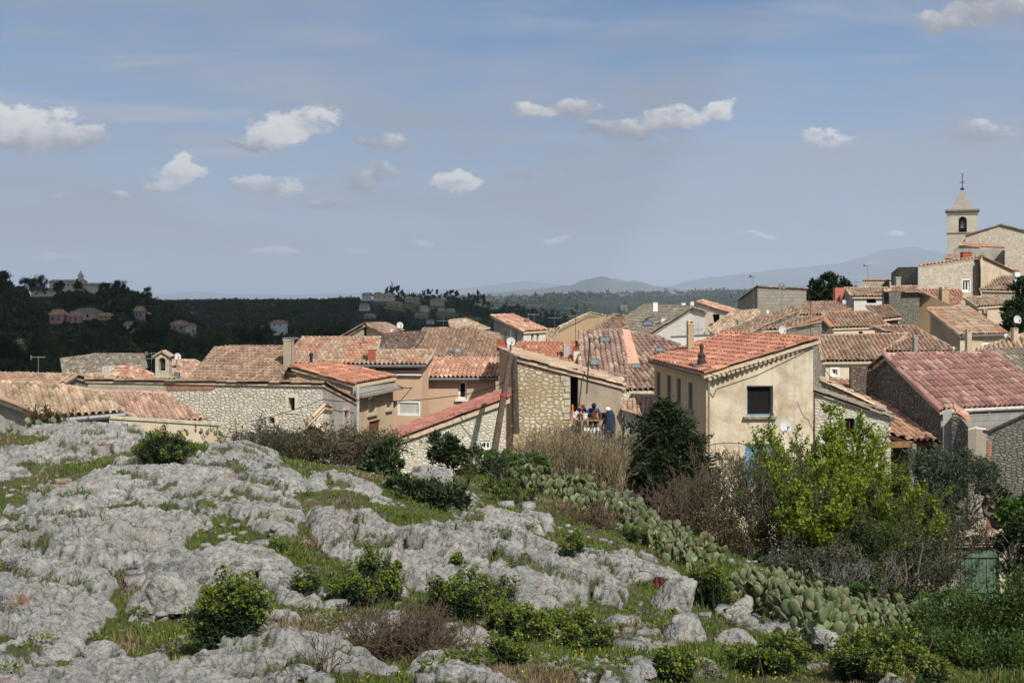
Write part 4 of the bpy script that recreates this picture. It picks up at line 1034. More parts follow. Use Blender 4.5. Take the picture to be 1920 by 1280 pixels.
wall_block('pier', 'smooth plastered pier between the rubble wall and right stone wall', [(1815, 806, 41.2), (1830, 803, 41.0), (1849, 806, 40.8)], -9.2, .6, 'plaster pale', None, 'wall pier')
wall_block('block_wall', 'grey breeze block wall beneath the white gutter of the red roof', [(1786, 779, 43.6), (1950, 772, 45.2)], -9, .25, 'breeze block', None, 'wall')
wall_block('stone_wall', 'big grey stone gable wall with sloping top at the right edge', [(1850, 816, 38), (1853, 812, 38), (1940, 772, 37.2), (2000, 745, 36.8)], -9.5, .6, 'rubble grey', plain('dark coping', (.10, .075, .065, 1), .9), dv=(.5, 1, 0))
g = MB()
a = P(1851, 826, 37.94); b = P(1860, 826, 37.9); g.face([V((a.x, a.y, -9)), V((b.x, b.y, -9)), b, a], [(0, 0), (.2, 0), (.2, 4), (0, 4)]); g.face([V((a.x, a.y + .04, -9)), a + V((0, .04, 0)), b + V((0, .04, 0)), V((b.x, b.y + .04, -9))])
g.face([a, b, b + V((0, .04, 0)), a + V((0, .04, 0))]); 
tag(g.build('brick_quoin', MATS['brick red'], None), 'strip of red brick edging the right stone wall', 'brickwork')

# stone house with terrace, lean-to roof seen edge-on
A_ = P(957, 664, 50); B_ = P(1173, 721, 50)
h = terrace_house = H('house', 'rubble stone and plaster house with a dark doorway onto its terrace', [[A_, B_, B_ + V((.1, 5.5, 0)), A_ + V((.1, 5.5, 0))]], -11, lambda n: 'rubble tan' if n.y < -.5 else 'plaster dim', 'tile pale', over=.12, tw=.24, thick=.14)
h.win(1069.5, 705, 1084, 790, pane=DARK, depth=.7, name='doorway')
# plaster skin on the right half of the front, a few centimetres proud
w = h.hit(1030, 740); e = (w['b'] - w['a']); d_ = V((e.x, e.y, 0)).normalized(); n_ = V((d_.y, -d_.x, 0)); pl_ = Plane(w['a'] + n_ * .03, n_)
a, b = pl_.at(1084.5, 800), pl_.at(1165, 800); L = e.xy.length
zt = lambda p: w['a'].z + (w['b'].z - w['a'].z) * (p - w['a']).xy.dot(d_.xy) / L
g = MB(); q = [V((a.x, a.y, -11)), V((b.x, b.y, -11)), V((b.x, b.y, zt(b) - .02)), V((a.x, a.y, zt(a) - .02))]
g.face(q); bk = [p - n_ * .028 for p in q]
for i in range(4): g.face([q[(i + 1) % 4], q[i], bk[i], bk[(i + 1) % 4]])
g.build('plaster_coat', MATS['plaster dim'], h.root)
for i, (py, s_) in enumerate(((709, 11), (716, 9), (775, 16), (783, 10), (726, 8), (760, 9), (741, 9))):          # pale quoins at the doorway
    pass
g = MB(); 
for py, wd, ht in ((709, .40, .22), (718, .30, .24), (730, .22, .22), (742, .30, .2), (755, .24, .24), (768, .34, .26), (781, .26, .22)):
    c = pl_.at(1069 - wd / 2 * F / 50, py); g.box(c - n_ * .02, (wd, .06, ht), (d_, n_, V((0, 0, 1))))
g.build('quoin', STONE, h.root)
h.finish()
h = H('house', 'thin plastered house end rising behind the leaning pole', [[P(934, 650, 53), P(964, 664, 52), P(966, 655, 57), P(938, 645, 58)]], -9, lambda n: 'plaster ochre', 'tile pale', over=.05, tw=.22)
g = MB(); g.box(P(941, 647, 53.5), (.5, .5, .5)); g.box(P(941, 641.5, 53.5), (.36, .36, .2)); g.build('chimney', REDPOT, h.roof)
h.finish()
g = MB(); g.tube([P(964, 668, 49.6), P(967.5, 812, 49.6)], [.13, .15], 8); tag(g.build('pole', plain('dark pole', (.075, .06, .05, 1), .85, .2), None), 'upright dark wooden pole standing against the rubble stone wall', 'pole')

# terrace deck, parapet, railing
t0, t1 = P(1070, 797, 49.3), P(1149, 797, 49.3)
ter = empty('terrace', (t0.x, 49, -11), 'small raised terrace with a low parapet in front of the plaster wall', 'terrace')
g = MB(); g.box(((t0.x + t1.x) / 2, 49.05, t0.z - .75), (t1.x - t0.x + .3, 1.7, .25)); g.build('floor', MATS['concrete'], ter)
g = MB(); g.box(((t0.x + t1.x) / 2, 48.3, -8.6), (t1.x - t0.x + .3, .25, 4.4)); g.build('front_wall', MATS['plaster yellow'], ter)
rail = MB(); zA = t0.z - .62; xs = np.linspace(t0.x + .1, t1.x, 14)
for i, x in enumerate(xs): rail.tube([(x, 48.2, zA), (x, 48.2, zA + .72)], .014, 5)
for k_ in (.1, .38, .72): rail.tube([(xs[0], 48.2, zA + k_), (xs[-1], 48.2, zA + k_)], .018, 5)
rail.build('railing', IRON, ter)
cx_ = P(1128, 800, 48.6)
for i in range(5):
    g = MB(); c = P(1098 + i * 11, 806 + (i % 2) * 3, 48.75); g.lathe(c + V((0, 0, -.1)), [(.001, .0), (.17, .02), (.21, .10), (.16, .2), (.001, .24)], 10)
    lb = ['white plastic sack at the left end of the terrace rail', 'second white sack from the left behind the terrace rail', 'middle white sack behind the terrace rail', 'white sack right of the middle behind the terrace rail', 'rightmost white sack behind the terrace rail'][i]
    tag(g.build('sack', plain('white sack', (.62, .62, .62, 1), .6, .12, 8), None, True), lb, 'sack', 'white sacks piled on the terrace')
# table with scaffolding plank and pots on it
BRNPOT = plain('brown clay', (.16, .075, .055, 1), .85, .15, 8)
tb = empty('plank_table', P(1118, 797, 48.7), 'rough plank on trestles in front of the two people', 'table')
a, b = P(1086, 787, 48.7), P(1146, 787, 48.7); g = MB(); g.beam(a, b, .5, .05); g.build('plank', plain('orange plank', (.26, .17, .10, 1), .8, .15), tb)
for x in (a.x + .25, b.x - .3):
    for sg in (-1, 1):
        g = MB(); g.beam((x, 48.7 + .05 * sg, a.z), (x + .22 * sg, 48.7 + .18 * sg, a.z - .75), .05, .05); g.build('leg', WOOD, tb)
for i, (px, hgt, mt, lb) in enumerate(((1090, .18, BRNPOT, 'clay pot at the left end of the plank table'), (1096, .18, WHT, 'white bucket on the plank table next to the clay pot'), (1113, .2, RUST, 'brown pot on the plank table in front of the person in blue'), (1127, .22, BRNPOT, 'larger clay pot right of the person in blue'), (1136, .22, BRNPOT, 'clay pot nearest the dark coat on the plank table'))):
    c = P(px, 786, 48.7); g = MB(); g.lathe(c + V((0, 0, .03)), [(.001, 0), (.09, 0), (.13, hgt), (.14, hgt), (.14, hgt + .03), (.10, hgt + .03), (.09, hgt * .7), (.001, hgt * .7)], 12)
    tag(g.build('pot', mt, None, True), lb, 'pot')
# dark coat / gas bottle hung at the right end
c = P(1143.5, 800, 48.4); g = MB(); g.lathe(c + V((0, 0, -.75)), [(.001, 0), (.2, .02), (.22, .35), (.24, .9), (.20, 1.25), (.12, 1.42), (.001, 1.46)], 12)
co = g.build('coat', plain('dark blue cloth', (.02, .035, .06, 1), .9, .25, 8), None, True); tag(co, 'dark blue coat hung on the right post of the terrace rail', 'coat')
g = MB(); g.lathe(c + V((-.08, 0, .66)), [(.001, 0), (.1, .02), (.12, .08), (.07, .15), (.001, .16)], 10); g.build('collar', WHT, co, True)
c = P(1080, 778, 48.9); g = MB()
cl = [[P(1068 + 18 * i / 8, 771 + 2.0 * math.sin(i * 1.9) + (15 + 3 * math.sin(i * 1.3)) * j / 6, 48.75 + .05 * math.sin(i * 1.7 + j)) for i in range(9)] for j in range(7)]
for j in range(6):
    for i in range(8): g.face([cl[j][i], cl[j + 1][i], cl[j + 1][i + 1], cl[j][i + 1]])
sh = g.build('sheet', plain('white sheet', (.66, .66, .69, 1), .7, .06), None, True); tag(sh, 'white cloth hung over the parapet in front of the dark doorway', 'cloth')
sm = sh.modifiers.new('thickness', 'SOLIDIFY'); sm.thickness = .015
for px, lb in ((1073.5, 'thin orange post at the left of the white cloth'), (1089, 'short orange post between the two people')):
    g = MB(); g.tube([P(px, 795, 48.62), P(px, 758 if px < 1080 else 771, 48.62)], .035, 6); tag(g.build('post', plain('orange paint', (.65, .20, .03, 1), .6), None), lb, 'post')

# white rubble outbuilding with long red verge
A_ = P(955, 742, 46); B_ = P(732, 824, 46)
h = H('house', 'low white rubble outbuilding with a long sloping red tile roof', [[A_, B_, B_ + V((0, 4.2, 0)), A_ + V((0, 4.2, 0))]], -10, 'rubble pale', 'tile strip', over=.14, tw=.26, cl=.36, thick=.2)
h.win(885, 826, 896, 842, frame=WHT, depth=.1, fw=.07); h.win(903, 826, 920, 842, frame=WHT, depth=.1, fw=.07, mull=1)
h.finish()

# beige low house with a terracotta roof falling to the right
N_ = P(667, 719, 50); Rr = P(744, 705, 54.8); Tt = P(618, 679, 54); Ll = P(547, 686, 50.8)
h = H('house', 'small beige house with ribbed terracotta lean-to roof and two narrow shuttered windows', [[N_, Rr, Tt, Ll]], -10, lambda n: 'plaster yellow' if n.x > .3 else 'plaster ochre', 'tile terracotta', over=.14, tw=.25, cl=.5, thick=.12, amp=.04)
g = MB(); 
a, b = N_ + V((.02, 0, -.1)), Rr + V((.02, 0, -.1)); off = V((.0, 0, -.32))
d_ = (b - a).normalized(); n_ = V((d_.y, -d_.x, 0)); g.beam(a + off * .62 - n_ * .12, b + off * .62 - n_ * .12, .06, .36); g.build('fascia', MATS['concrete'], h.root)
g = MB(); g.beam(a + off * 1.4 + n_ * .12, b + off * 1.4 + n_ * .12, .42, .10); g.build('cornice', STONEG, h.root)
for x0, y0, x1, y1 in ((690, 735, 703, 775), (724, 730, 736, 766)):
    h.win(x0, y0, x1, y1, frame=SHUT, pane=SHUT, depth=.2, sill=STONE, trim=STONE, fw=.06)
h.win(692, 788, 714, 815, pane=RUST, depth=.1, name='door')
g = MB(); p = P(670.5, 724, 49.85); g.tube([p, V((p.x, p.y, -10))], .075, 8); g.build('downpipe', plain('grey pipe', (.42, .41, .39, 1), .6), h.root)
# flue on this roof
b = P(583.5, 684, 53); g = MB(); g.box(b + V((0, 0, .02)), (.55, .5, .16)); ch = g.build('flue_base', MORT, h.roof); g = MB(); g.tube([b, b + V((0, 0, .42))], .07, 8); g.lathe(b + V((0, 0, .42)), [(.1, 0), (.1, .08), (.001, .16)], 8); g.build('flue', IRON, ch)
h.finish()

# walled stone building, long face, seen over the crest
F0 = P(160, 710, 46.2); F1 = P(607, 717, 44); F2_ = P(672, 752, 47.9); 
F3 = F2_ + (F0 - F1)
h = H('house', 'long rubble stone building with two small square openings above the rocks', [[F0, F1, F2_, F3]], -9, lambda n: 'rubble white' if n.y < -.5 else 'plaster grey', 'tile brown', over=.06, tw=.24, thick=.08, ridges=[(F0, F1), (F1, F2_)])
h.win(541, 745, 553, 769, pane=DARK, depth=.4, trim=MATS['plaster pale']); h.win(505, 782, 515, 794, pane=DARK, depth=.35, trim=MATS['plaster pale'])
h.win(645, 769, 653, 795, pane=DARK, depth=.25, trim=STONE)
# limewashed left stretch and brick band, both proud of the rubble
w = h.hit(450, 760); e = w['b'] - w['a']; d_ = V((e.x, e.y, 0)).normalized(); n_ = V((d_.y, -d_.x, 0))
def skin(name, quad, mat, proud=.03):
    pl_ = Plane(w['a'] + n_ * proud, n_); q = [pl_.at(*c) for c in quad]; L0 = q[0]
    if newell(q).dot(n_) < 0: q = q[::-1]
    g = MB(); g.face(q, [((p - L0).dot(d_), p.z + 20) for p in q]); bk = [p - n_ * (proud - .002) for p in q]
    for i in range(len(q)): g.face([q[(i + 1) % len(q)], q[i], bk[i], bk[(i + 1) % len(q)]])
    return g.build(name, MATS[mat], h.root)
skin('limewash_coat', [(165, 712.5), (311, 714.5), (311, 734), (165, 731)], 'ashlar pale')
skin('brick_band', [(311.5, 714.5), (405, 716), (408, 723), (395, 731), (311.5, 731)], 'brick red')
h.finish()
# lean-to roof edge below its right end
h = H('lean_to', 'little lean-to with a tiled slope against the stone building', [[P(607, 759, 43.6), P(564, 803, 43.2), P(585, 803, 44.6), P(622, 762, 45.0)]], -10, 'plaster pale', 'tile pale', over=.05, tw=.24, cat='shed')
h.finish()

# nearest left roofs
pl = RP(120, 760, 37, .45, -.89, 17)
h = H('house', 'nearest low house with pale wavy canal tiles at the left edge', [poly(pl, (-60, 712), (107, 722), (186, 735), (233, 772), (100, 783), (0, 746), (-60, 735))], -9, 'plaster grey', 'tile pale', over=.22, tw=.25, cl=.40, thick=.12)
pp = h.planes[0]; a = pl.at(101, 785); b = pl.at(233, 774); h.gutter(a + V((0, -.08, -.06)), b + V((.05, -.08, -.06)), .085, ZINC)
h.finish()
pl = RP(300, 765, 41, .45, -.89, 18)
h = H('house', 'low house with a faded pink tile roof between pale tiles and stone wall', [poly(pl, (176, 733), (310, 739), (345, 762), (384, 787), (352, 791), (262, 786), (190, 744))], -9, 'plaster pale', 'tile pink', over=.15, tw=.24, cl=.38)
h.finish()
wall_block('garden_wall', 'smooth pale garden wall under the faded pink roof', [(205, 784, 36.5), (412, 797, 38)], -8, .3, 'plaster beige', STONE, 'wall')
h = H('house', 'red tiled house with a little stone gable at the far left', [[P(-80, 699, 50.5), P(143, 703, 50), P(109, 724, 48.2), P(-90, 722, 48.6)]], -9, lambda n: 'rubble grey' if n.x > .4 else 'plaster dim', 'tile mixed', over=.08, tw=.25, back=(0, 0, 1, 2.0))
h.finish()
# ------------------------------------------------------------------ second row
h = H('house', 'large house with a broad tan tile roof hipped on its left side', [poly(RP(450, 690, 56, -.35, -.94, 18), (404, 652), (430, 650), (556, 650), (520, 716), (352, 716))], -10, 'plaster beige', 'tile brown', over=.2, tw=.26, seed=5)
h.chimney(541, 668, 634, 19, 'plaster dim', Yhint=55.5, kind='slab'); 
g = MB(); c = P(545, 634, 55.7); g.box(c, (.7, .5, .06)); g.build('cap', STEEL, h.roof)
h.finish()
pl1 = RP(620, 665, 57, -.22, -.97, 18)
h = H('house', 'peach house with mottled tile roof, white cornice and a wide pale garage shutter', [poly(pl1, (566, 633), (714, 633), (707, 658), (814, 658), (797, 683), (526, 683))], -10, lambda n: 'plaster peach', 'tile mixed', over=.22, tw=.26, ridges=[(pl1.at(566, 633), pl1.at(714, 633)), (pl1.at(708, 658), pl1.at(814, 658)), (pl1.at(814, 658), pl1.at(797, 683))])
a, b = pl1.at(524, 684), pl1.at(799, 684); h.gutter(a + V((0, -.05, -.06)), b + V((0, -.05, -.06)), .07)
w = h.hit(760, 730)
def band(h, name, x0, y0, x1, y1, mat, proud):
    w = h.hit((x0 + x1) / 2, (y0 + y1) / 2); e = w['b'] - w['a']; d_ = V((e.x, e.y, 0)).normalized(); n_ = V((d_.y, -d_.x, 0)); pl_ = Plane(w['a'] + n_ * proud, n_)
    p, q = pl_.at(x0, y0), pl_.at(x1, y1); L = (q - p).dot(d_); c = (p + q) / 2
    g = MB(); g.box(c - n_ * proud / 2 + n_ * .001, (abs(L), proud, abs(p.z - q.z)), (d_, n_, V((0, 0, 1)))); return g.build(name, mat, h.root)
band(h, 'frieze', 530, 687, 785, 694, IRON, .06); band(h, 'cornice', 530, 698, 790, 704, WHT, .14)
h.win(745, 751, 792, 779, frame=WHT, pane=SHUT, depth=.08, fw=.1, name='garage_shutter')
h.chimney(697, 684, 650, 15, REDPOT, kind='slab', Yhint=55.6); h.chimney(683, 660, 640, 12, 'plaster peach', kind='pots', Yhint=58)
h.finish()
plj = RP(870, 690, 58, -.12, -.99, 19)
h = H('house', 'plain peach rendered house with an orange tile roof and one white framed window', [poly(plj, (817, 671), (936, 670), (934, 708), (795, 708))], -10, 'plaster peach', 'tile orange', over=.18, tw=.26)
a, b = plj.at(794, 709), plj.at(935, 709); h.gutter(a + V((0, -.05, -.05)), b + V((0, -.05, -.05)), .07)
h.win(859, 715, 875, 748, frame=WHT, depth=.18, fw=.09, sill=WHT, pane=DARK)
h.finish()
g = MB(); p = P(797, 712, 56.5); g.tube([p, V((p.x, p.y, -10))], .05, 6); tag(g.build('downpipe', WHT, None), 'white downpipe where the two peach houses meet', 'downpipe')
plk = RP(830, 645, 68, -.1, -1, 17)
h = H('house', 'wide house under a big brown hipped tile roof behind the peach houses', [poly(plk, (795, 616), (881, 616), (948, 650), (936, 669), (820, 669), (764, 660)), [plk.at(881, 616), P(935, 627, 72), plk.at(948, 650)]], -11, 'plaster beige', 'tile brown', over=.15, tw=.27)
g = MB(); b = plk.at(857, 664); g.lathe(b, [(.3, -.1), (.3, .15), (.2, .3), (.001, .36)], 10); g.build('vent', STEEL, h.roof, True)
h.finish()
h = H('house', 'low house with a dark purple brown tile roof next to the beige gable', [poly(RP(760, 640, 67, -.15, -1, 16), (721, 627), (797, 622), (768, 660), (729, 660))], -11, 'plaster dim', 'tile dark', over=.1, tw=.27)
h.finish()
Ap = P(683, 607, 75); Re = P(724, 606, 81); En = P(758, 620, 79.5); Ea = P(727, 627, 74.2); Lf = P(632, 636, 75.8); Lb = P(670, 634, 81.5)
h = H('house', 'beige gabled house carrying two satellite dishes on its ridge', [[Ap, Ea, En, Re], [Ap, Re, Lb, Lf]], -12, 'plaster beige', 'tile brown', over=.12, tw=.28)
h.finish()
dish(750, 609.5, 78, 13, 'upper satellite dish on the ridge of the beige gabled house', (.5, -1, .3), .9)
dish(735, 620, 75, 9, 'lower satellite dish on the beige gabled house', (.9, -1, .3), .6)
h = H('house', 'small house roof peeking out left of the grey weathered gable', [[P(843, 601, 92), P(874, 598, 92), P(918, 616, 88), P(880, 622, 87), P(845, 612, 90)]], -12, 'plaster pale', 'tile pale', over=.1, tw=.3); h.chimney(872, 604, 598, 6, WHT, kind='slab', Yhint=91); h.finish()
Nc = P(983, 621, 78); Er = P(1028, 618.6, 81.2); Tl = P(921, 591.5, 79.5); Tr = P(962, 590, 83)
h = H('house', 'grey weathered house with an orange tile roof falling right and a pair of small windows', [[Nc, Er, Tr, Tl]], -12, lambda n: 'plaster grey' if n.x < .3 else 'plaster white', 'tile orange', over=.14, tw=.28)
h.win(996, 626, 1001, 640, pane=BRN, depth=.12); h.win(1006, 625, 1011, 639, pane=BRN, depth=.12); h.chimney(988, 604, 597, 8, REDPOT, Yhint=81)
h.finish()
h = H('house', 'low house roof between the grey weathered house and the chimney stack', [poly(RP(1010, 632, 84, -.2, -1, 15), (968, 622), (1045, 617), (1060, 632), (1030, 640), (975, 640))], -12, 'plaster dim', 'tile pale', over=.1, tw=.3); h.finish()

# roofs with skylights
pl1_ = RP(1020, 668, 57, -.25, -.97, 18)
h = H('house', 'house with a clean red tile roof and a mortared chimney above the terrace house', [poly(pl1_, (967, 643), (1093, 641), (1092, 706), (1020, 690), (962, 668))], -10, 'plaster peach', 'tile terracotta', over=.1, tw=.25)
h.chimney(1063, 676, 642, 12, 'concrete', kind='slab', Yhint=56.5); h.chimney(1081, 690, 652, 11, 'plaster pale', kind='pots', Yhint=56)
h.finish()
plA = RP(1130, 665, 56, -.02, -1, 20)
h = H('house', 'terrace roof of old weathered tiles carrying two skylights', [poly(plA, (1089, 621), (1164, 620), (1177, 707), (1088, 692))], -10, 'plaster white', 'tile weathered', over=.12, tw=.30, cl=.40)
def skylight(h, pl_, x0, y0, x1, y1, label=None):
    q = [pl_.at(*c) for c in ((x0, y1), (x1, y1), (x1, y0), (x0, y0))]; n = pl_.n; up = n * .14
    g = MB(); q2 = [p + up for p in q]
    for i in range(4): g.face([q[i], q[(i + 1) % 4], q2[(i + 1) % 4], q2[i]])
    c = sum(q2, V()) / 4; inn = [c + (p - c) * .86 for p in q2]
    for i in range(4): g.face([q2[i], q2[(i + 1) % 4], inn[(i + 1) % 4], inn[i]])
    o = g.build('skylight', plain('skylight frame', (.12, .11, .10, 1), .6), h.roof)
    return o, (inn, n)
def sky_glass(o, dat, h):
    pass
def add_sky(h, pl_, *r):
    o, (inn, n) = skylight(h, pl_, *r); g = MB(); g.face([p - n * .015 for p in inn]); g.build('skylight_pane', GLASSG, h.roof)
add_sky(h, plA, 1125, 636, 1143, 644.5); add_sky(h, plA, 1107, 678, 1123, 688.5)
g = MB(); g.beam(plA.at(1128, 708) + V((0, 0, -.05)), plA.at(1176, 706) + V((0, 0, -.05)), .12, .14); g.build('gutter', WHT, h.root)
h.finish()
plB = RP(1200, 690, 56, .20, -.98, 20)
h = H('house', 'house with weathered tiles and a salmon tile strip down its left side', [poly(plB, (1178, 623), (1238, 634), (1275, 648), (1262, 690), (1226, 731), (1176, 731), (1172, 700))], -10, 'plaster white', 'tile weathered', over=.12, tw=.30, cl=.40)
st = [plB.at(*q) + plB.n * .12 for q in ((1161, 620.5), (1180, 621.5), (1199, 685), (1174, 685))]; g = MB(); g.face(st if newell(st).z > 0 else st[::-1]); bt = [p - plB.n * .12 for p in st]
for i in range(4): g.face([bt[i], bt[(i + 1) % 4], st[(i + 1) % 4], st[i]])
o = g.build('salmon_strip', MATS['plaster salmon'], h.roof)
add_sky(h, plB, 1184, 686, 1201, 694); add_sky(h, plB, 1229, 656, 1244, 663)
h.finish()
h = H('house', 'low building with a short pink tile roof between terrace house and dark conifer', [poly(RP(1200, 765, 50, -.1, -1, 18), (1166, 752), (1226, 744), (1230, 780), (1205, 779), (1168, 768))], -11, lambda n: 'rubble pale' if n.x < -.5 else 'plaster dim', 'tile pink', over=.08, tw=.25)
h.finish()
wall_block('stone_wall', 'short white rubble wall under the weathered tile roof', [(1168, 738, 51.5), (1226, 740, 52)], -11, .4, 'rubble pale')

# third row
Ap = P(1300, 575.5, 86); Lf = P(1214, 629, 87); Rf = P(1326, 585, 85.6); dr_ = P(1209, 571, 104) - Ap
h = H('house', 'white rendered gable house with a long grey brown roof on its left', [[Ap, Ap + dr_, Lf + dr_, Lf], [Ap, Rf, Rf + dr_, Ap + dr_]], -9, lambda n: 'plaster white', 'tile grey', over=.10, tw=.32)
h.win(1294, 603, 1305, 626, pane=BRN, depth=.2)
try: add_sky(h, Plane(h.planes[0][0], newell(h.planes[0])), 1208, 604, 1226, 613)
except Exception as ex: print('sky', ex)
for x_, y_, t_, w_, lb in ((1229, 572, 566, 9, WHT), (1246, 607, 595, 12, WHT), (1282, 573.5, 567, 8, WHT), (1298, 572, 564.5, 6, WHT)): h.chimney(x_, y_, t_, w_, lb, Yhint=93 if y_ < 600 else 88)
h.finish()
wall_block('garden_wall', 'low continuation of the white gable wall with a grey gutter', [(1258, 632, 84), (1345, 628, 84)], -9, .3, 'plaster white', ZINC, 'wall')
h = H('house', 'old stained plaster house with one black square window and sloping tiled top', [[P(1306, 566, 90), P(1375, 587, 89), P(1386, 583, 95), P(1318, 563, 96)]], -9, 'plaster pale', 'tile orange', over=.06, tw=.3); h.win(1336, 589, 1349, 604, pane=DARK, depth=.3, sill=STONE); h.finish()
h = H('house', 'double roofed beige house with broad pale tiles in front of the mobile mast', [[P(1047, 614, 82), P(1105, 586, 84), P(1134, 592, 88), P(1090, 622, 86), P(1033, 636, 80)]], -11, 'plaster ochre', 'tile pale', over=.1, tw=.3)
h.chimney(1104, 592, 586, 8, 'plaster beige', Yhint=86)
h.finish()
h = H('house', 'beige house end with sloping tiles left of the white gable', [[P(1110, 620, 79), P(1150, 590, 81), P(1172, 593, 82), P(1176, 612, 80), P(1130, 632, 77)]], -11, lambda n: 'plaster beige', 'tile brown', over=.1, tw=.3)
h.finish()
# stone tower-like block
pc, pr_, pb = P(1420, 537, 112), P(1513, 541, 117), P(1383, 565, 119)
h = H('house', 'windowless grey ashlar block with a sloping side rising over the roofs', [[pc, pr_, pr_ + (pb - pc), pb]], -8, 'ashlar grey', 'tile grey', over=.05, tw=.35, thick=.05); h.finish()
h = H('house', 'roof of pale tiles just below the grey ashlar block', [poly(RP(1380, 605, 86, -.5, -.87, 17), (1328, 617), (1376, 583), (1424, 581), (1420, 592), (1345, 629))], -9, 'plaster dim', 'tile pale', over=.1, tw=.3); 
h.chimney(1391, 612, 600, 13, 'concrete', Yhint=83); h.finish()
h = H('house', 'narrow strip roof with stone side wall in front of the ashlar block', [poly(RP(1420, 606, 80, -.4, -.9, 16), (1352, 623), (1482, 575), (1497, 583), (1430, 611), (1400, 626))], -9, 'rubble grey', 'tile brown', over=.1, tw=.3); h.finish()
h = H('house', 'roof on a grey rubble gable with a white dish at its left corner', [poly(RP(1470, 609, 76, -.3, -.95, 15), (1427, 618), (1521, 592), (1541, 594), (1538, 604), (1472, 617))], -9, 'rubble grey', 'tile brown', over=.1, tw=.3); h.finish()
wall_block('stone_wall', 'grey rubble gable wall behind the crest of the terracotta roof', [(1470, 619, 75), (1541, 594, 76.5), (1560, 614, 76)], -9, .5, 'rubble grey', plain('tile coping', S(168, 128, 100, K), .9))
h = H('house', 'low roof of mixed old tiles left of the umbrella shaped pine', [poly(RP(1550, 585, 98, -.45, -.9, 15), (1513, 567), (1566, 565), (1596, 580), (1540, 590), (1500, 590), (1502, 578))], -8, 'plaster beige', 'tile brown', over=.1, tw=.32); h.finish()
h = H('house', 'house with a red streaked tile roof in the middle of the right hand rows', [poly(RP(1600, 600, 85, -.05, -1, 17), (1540, 587), (1629, 583), (1669, 611), (1561, 614.5))], -9, 'plaster pale', 'tile mixed', over=.12, tw=.3)
h.win(1610, 621, 1618, 629, pane=DARK, depth=.2); h.finish()
h = H('house', 'house with plain brown tiles and dark red wall beside the dark stone block', [poly(RP(1660, 588, 92, .05, -1, 16), (1625, 574), (1666, 573), (1691, 594), (1655, 598))], -8, 'plaster dim', 'tile brown', over=.15, tw=.3); h.win(1661, 601, 1684, 612, pane=plain('dark red boards', (.10, .035, .03, 1), .8), depth=.12, name='door'); h.finish()
wall_block('stone_tower', 'tall dark rubble stone block between two tile roofs', [(1667, 548, 95), (1724, 547, 96)], -8, 4.0, 'rubble dark', plain('tile coping', S(168, 128, 100, K), .9), 'stone building')
h = H('house', 'house with tiled roof, white wall and an orange rendered end', [poly(RP(1625, 548, 104, 0, -1, 17), (1583, 540), (1663, 539), (1658, 556), (1598, 556))], -7, lambda n: 'plaster white' if n.y < -.5 else 'plaster grey', 'tile pale', over=.2, tw=.32)
h.win(1625, 559, 1643, 568, pane=DARK, depth=.2); h.chimney(1662, 574, 540, 9, 'plaster grey', Yhint=99, kind='slab'); h.finish()
wall_block('party_wall', 'bright orange rendered wall end left of the white walled house', [(1566, 539, 104.5), (1585, 539.5, 104.5)], -7, .8, 'plaster orange', None, 'wall', dv=(0, 1, 0))
wall_block('party_wall', 'grey sloping wall end beside the orange wall', [(1584, 541, 103.5), (1600, 562, 102)], -7, .6, 'plaster grey', None, 'wall')
h = H('house', 'narrow pink tiled roof behind the dark rubble block', [poly(RP(1695, 542, 106, 0, -1, 16), (1672, 537), (1719, 537), (1723, 548), (1666, 548))], -7, 'plaster pale', 'tile pink', over=.1, tw=.32); h.finish()
h = H('house', 'ochre house with pitched tiles and square chimney below the large rubble house', [poly(RP(1760, 556, 100, -.1, -1, 17), (1722, 543), (1800, 543), (1808, 557), (1796, 576), (1760, 562))], -6, 'plaster ochre', 'tile orange', over=.1, tw=.32)
h.chimney(1773, 566, 539, 14, 'plaster ochre', Yhint=97, kind='slab'); h.finish()
wall_block('house_wall', 'sloping ochre wall with a small dark window under pitched tiles', [(1724, 549, 97), (1760, 561, 96), (1794, 577, 95)], -6, .5, 'plaster ochre', None, 'wall')
h = H('house', 'small house with two differently sloped tan roofs beside the cypress', [poly(RP(1840, 565, 88, .1, -1, 16), (1805, 557), (1874, 556), (1892, 571), (1833, 575))], -6, lambda n: 'plaster beige' if n.x > -.5 else 'plaster dim', 'tile pale', over=.15, tw=.3)
h.chimney(1848, 600, 579, 7, 'plaster dim', Yhint=84); h.finish()
Nn = P(1801, 628, 70); En_ = P(1890, 625, 73.2); Tn = P(1738, 578, 72.5); Te = P(1815, 576, 76)
h = H('house', 'long low house with orange streaked tile roof and stained side wall below the cypress', [[Nn, En_, Te, Tn]], -8, lambda n: 'plaster dim' if n.x < -.3 else 'plaster beige', 'tile mixed', over=.16, tw=.3)
h.gutter(Nn + V((0, -.1, -.08)), En_ + V((0, -.1, -.08)), .07); h.chimney(1818, 656, 618, 9, 'plaster beige', Yhint=69, kind='slab'); h.win(1842, 638, 1868, 652, pane=WHT, depth=.08)
h.finish()
h = H('house', 'cream walled house under wide pale and red tiles right of the tall cream house', [poly(RP(1600, 655, 66, -.08, -1, 17), (1534, 630), (1700, 626), (1662, 655), (1641, 676), (1541, 677))], -9, 'plaster pale', 'tile mixed', over=.2, tw=.28)
h.win(1560, 692, 1570, 703, frame=WHT, depth=.15, fw=.08, trim=WHT)
h.chimney(1679, 648, 632, 9, WHT, Yhint=68, kind='slab'); h.finish()
h = H('house', 'house with red patched tile roof below the stained side wall', [poly(RP(1720, 640, 67, -.1, -1, 16), (1630, 612), (1712, 611), (1790, 655), (1785, 659), (1652, 659), (1700, 634), (1690, 626))], -9, 'plaster pale', 'tile mixed', over=.12, tw=.28)
h.chimney(1718, 658, 630, 7, 'plaster grey', Yhint=63, kind='slab'); h.finish()
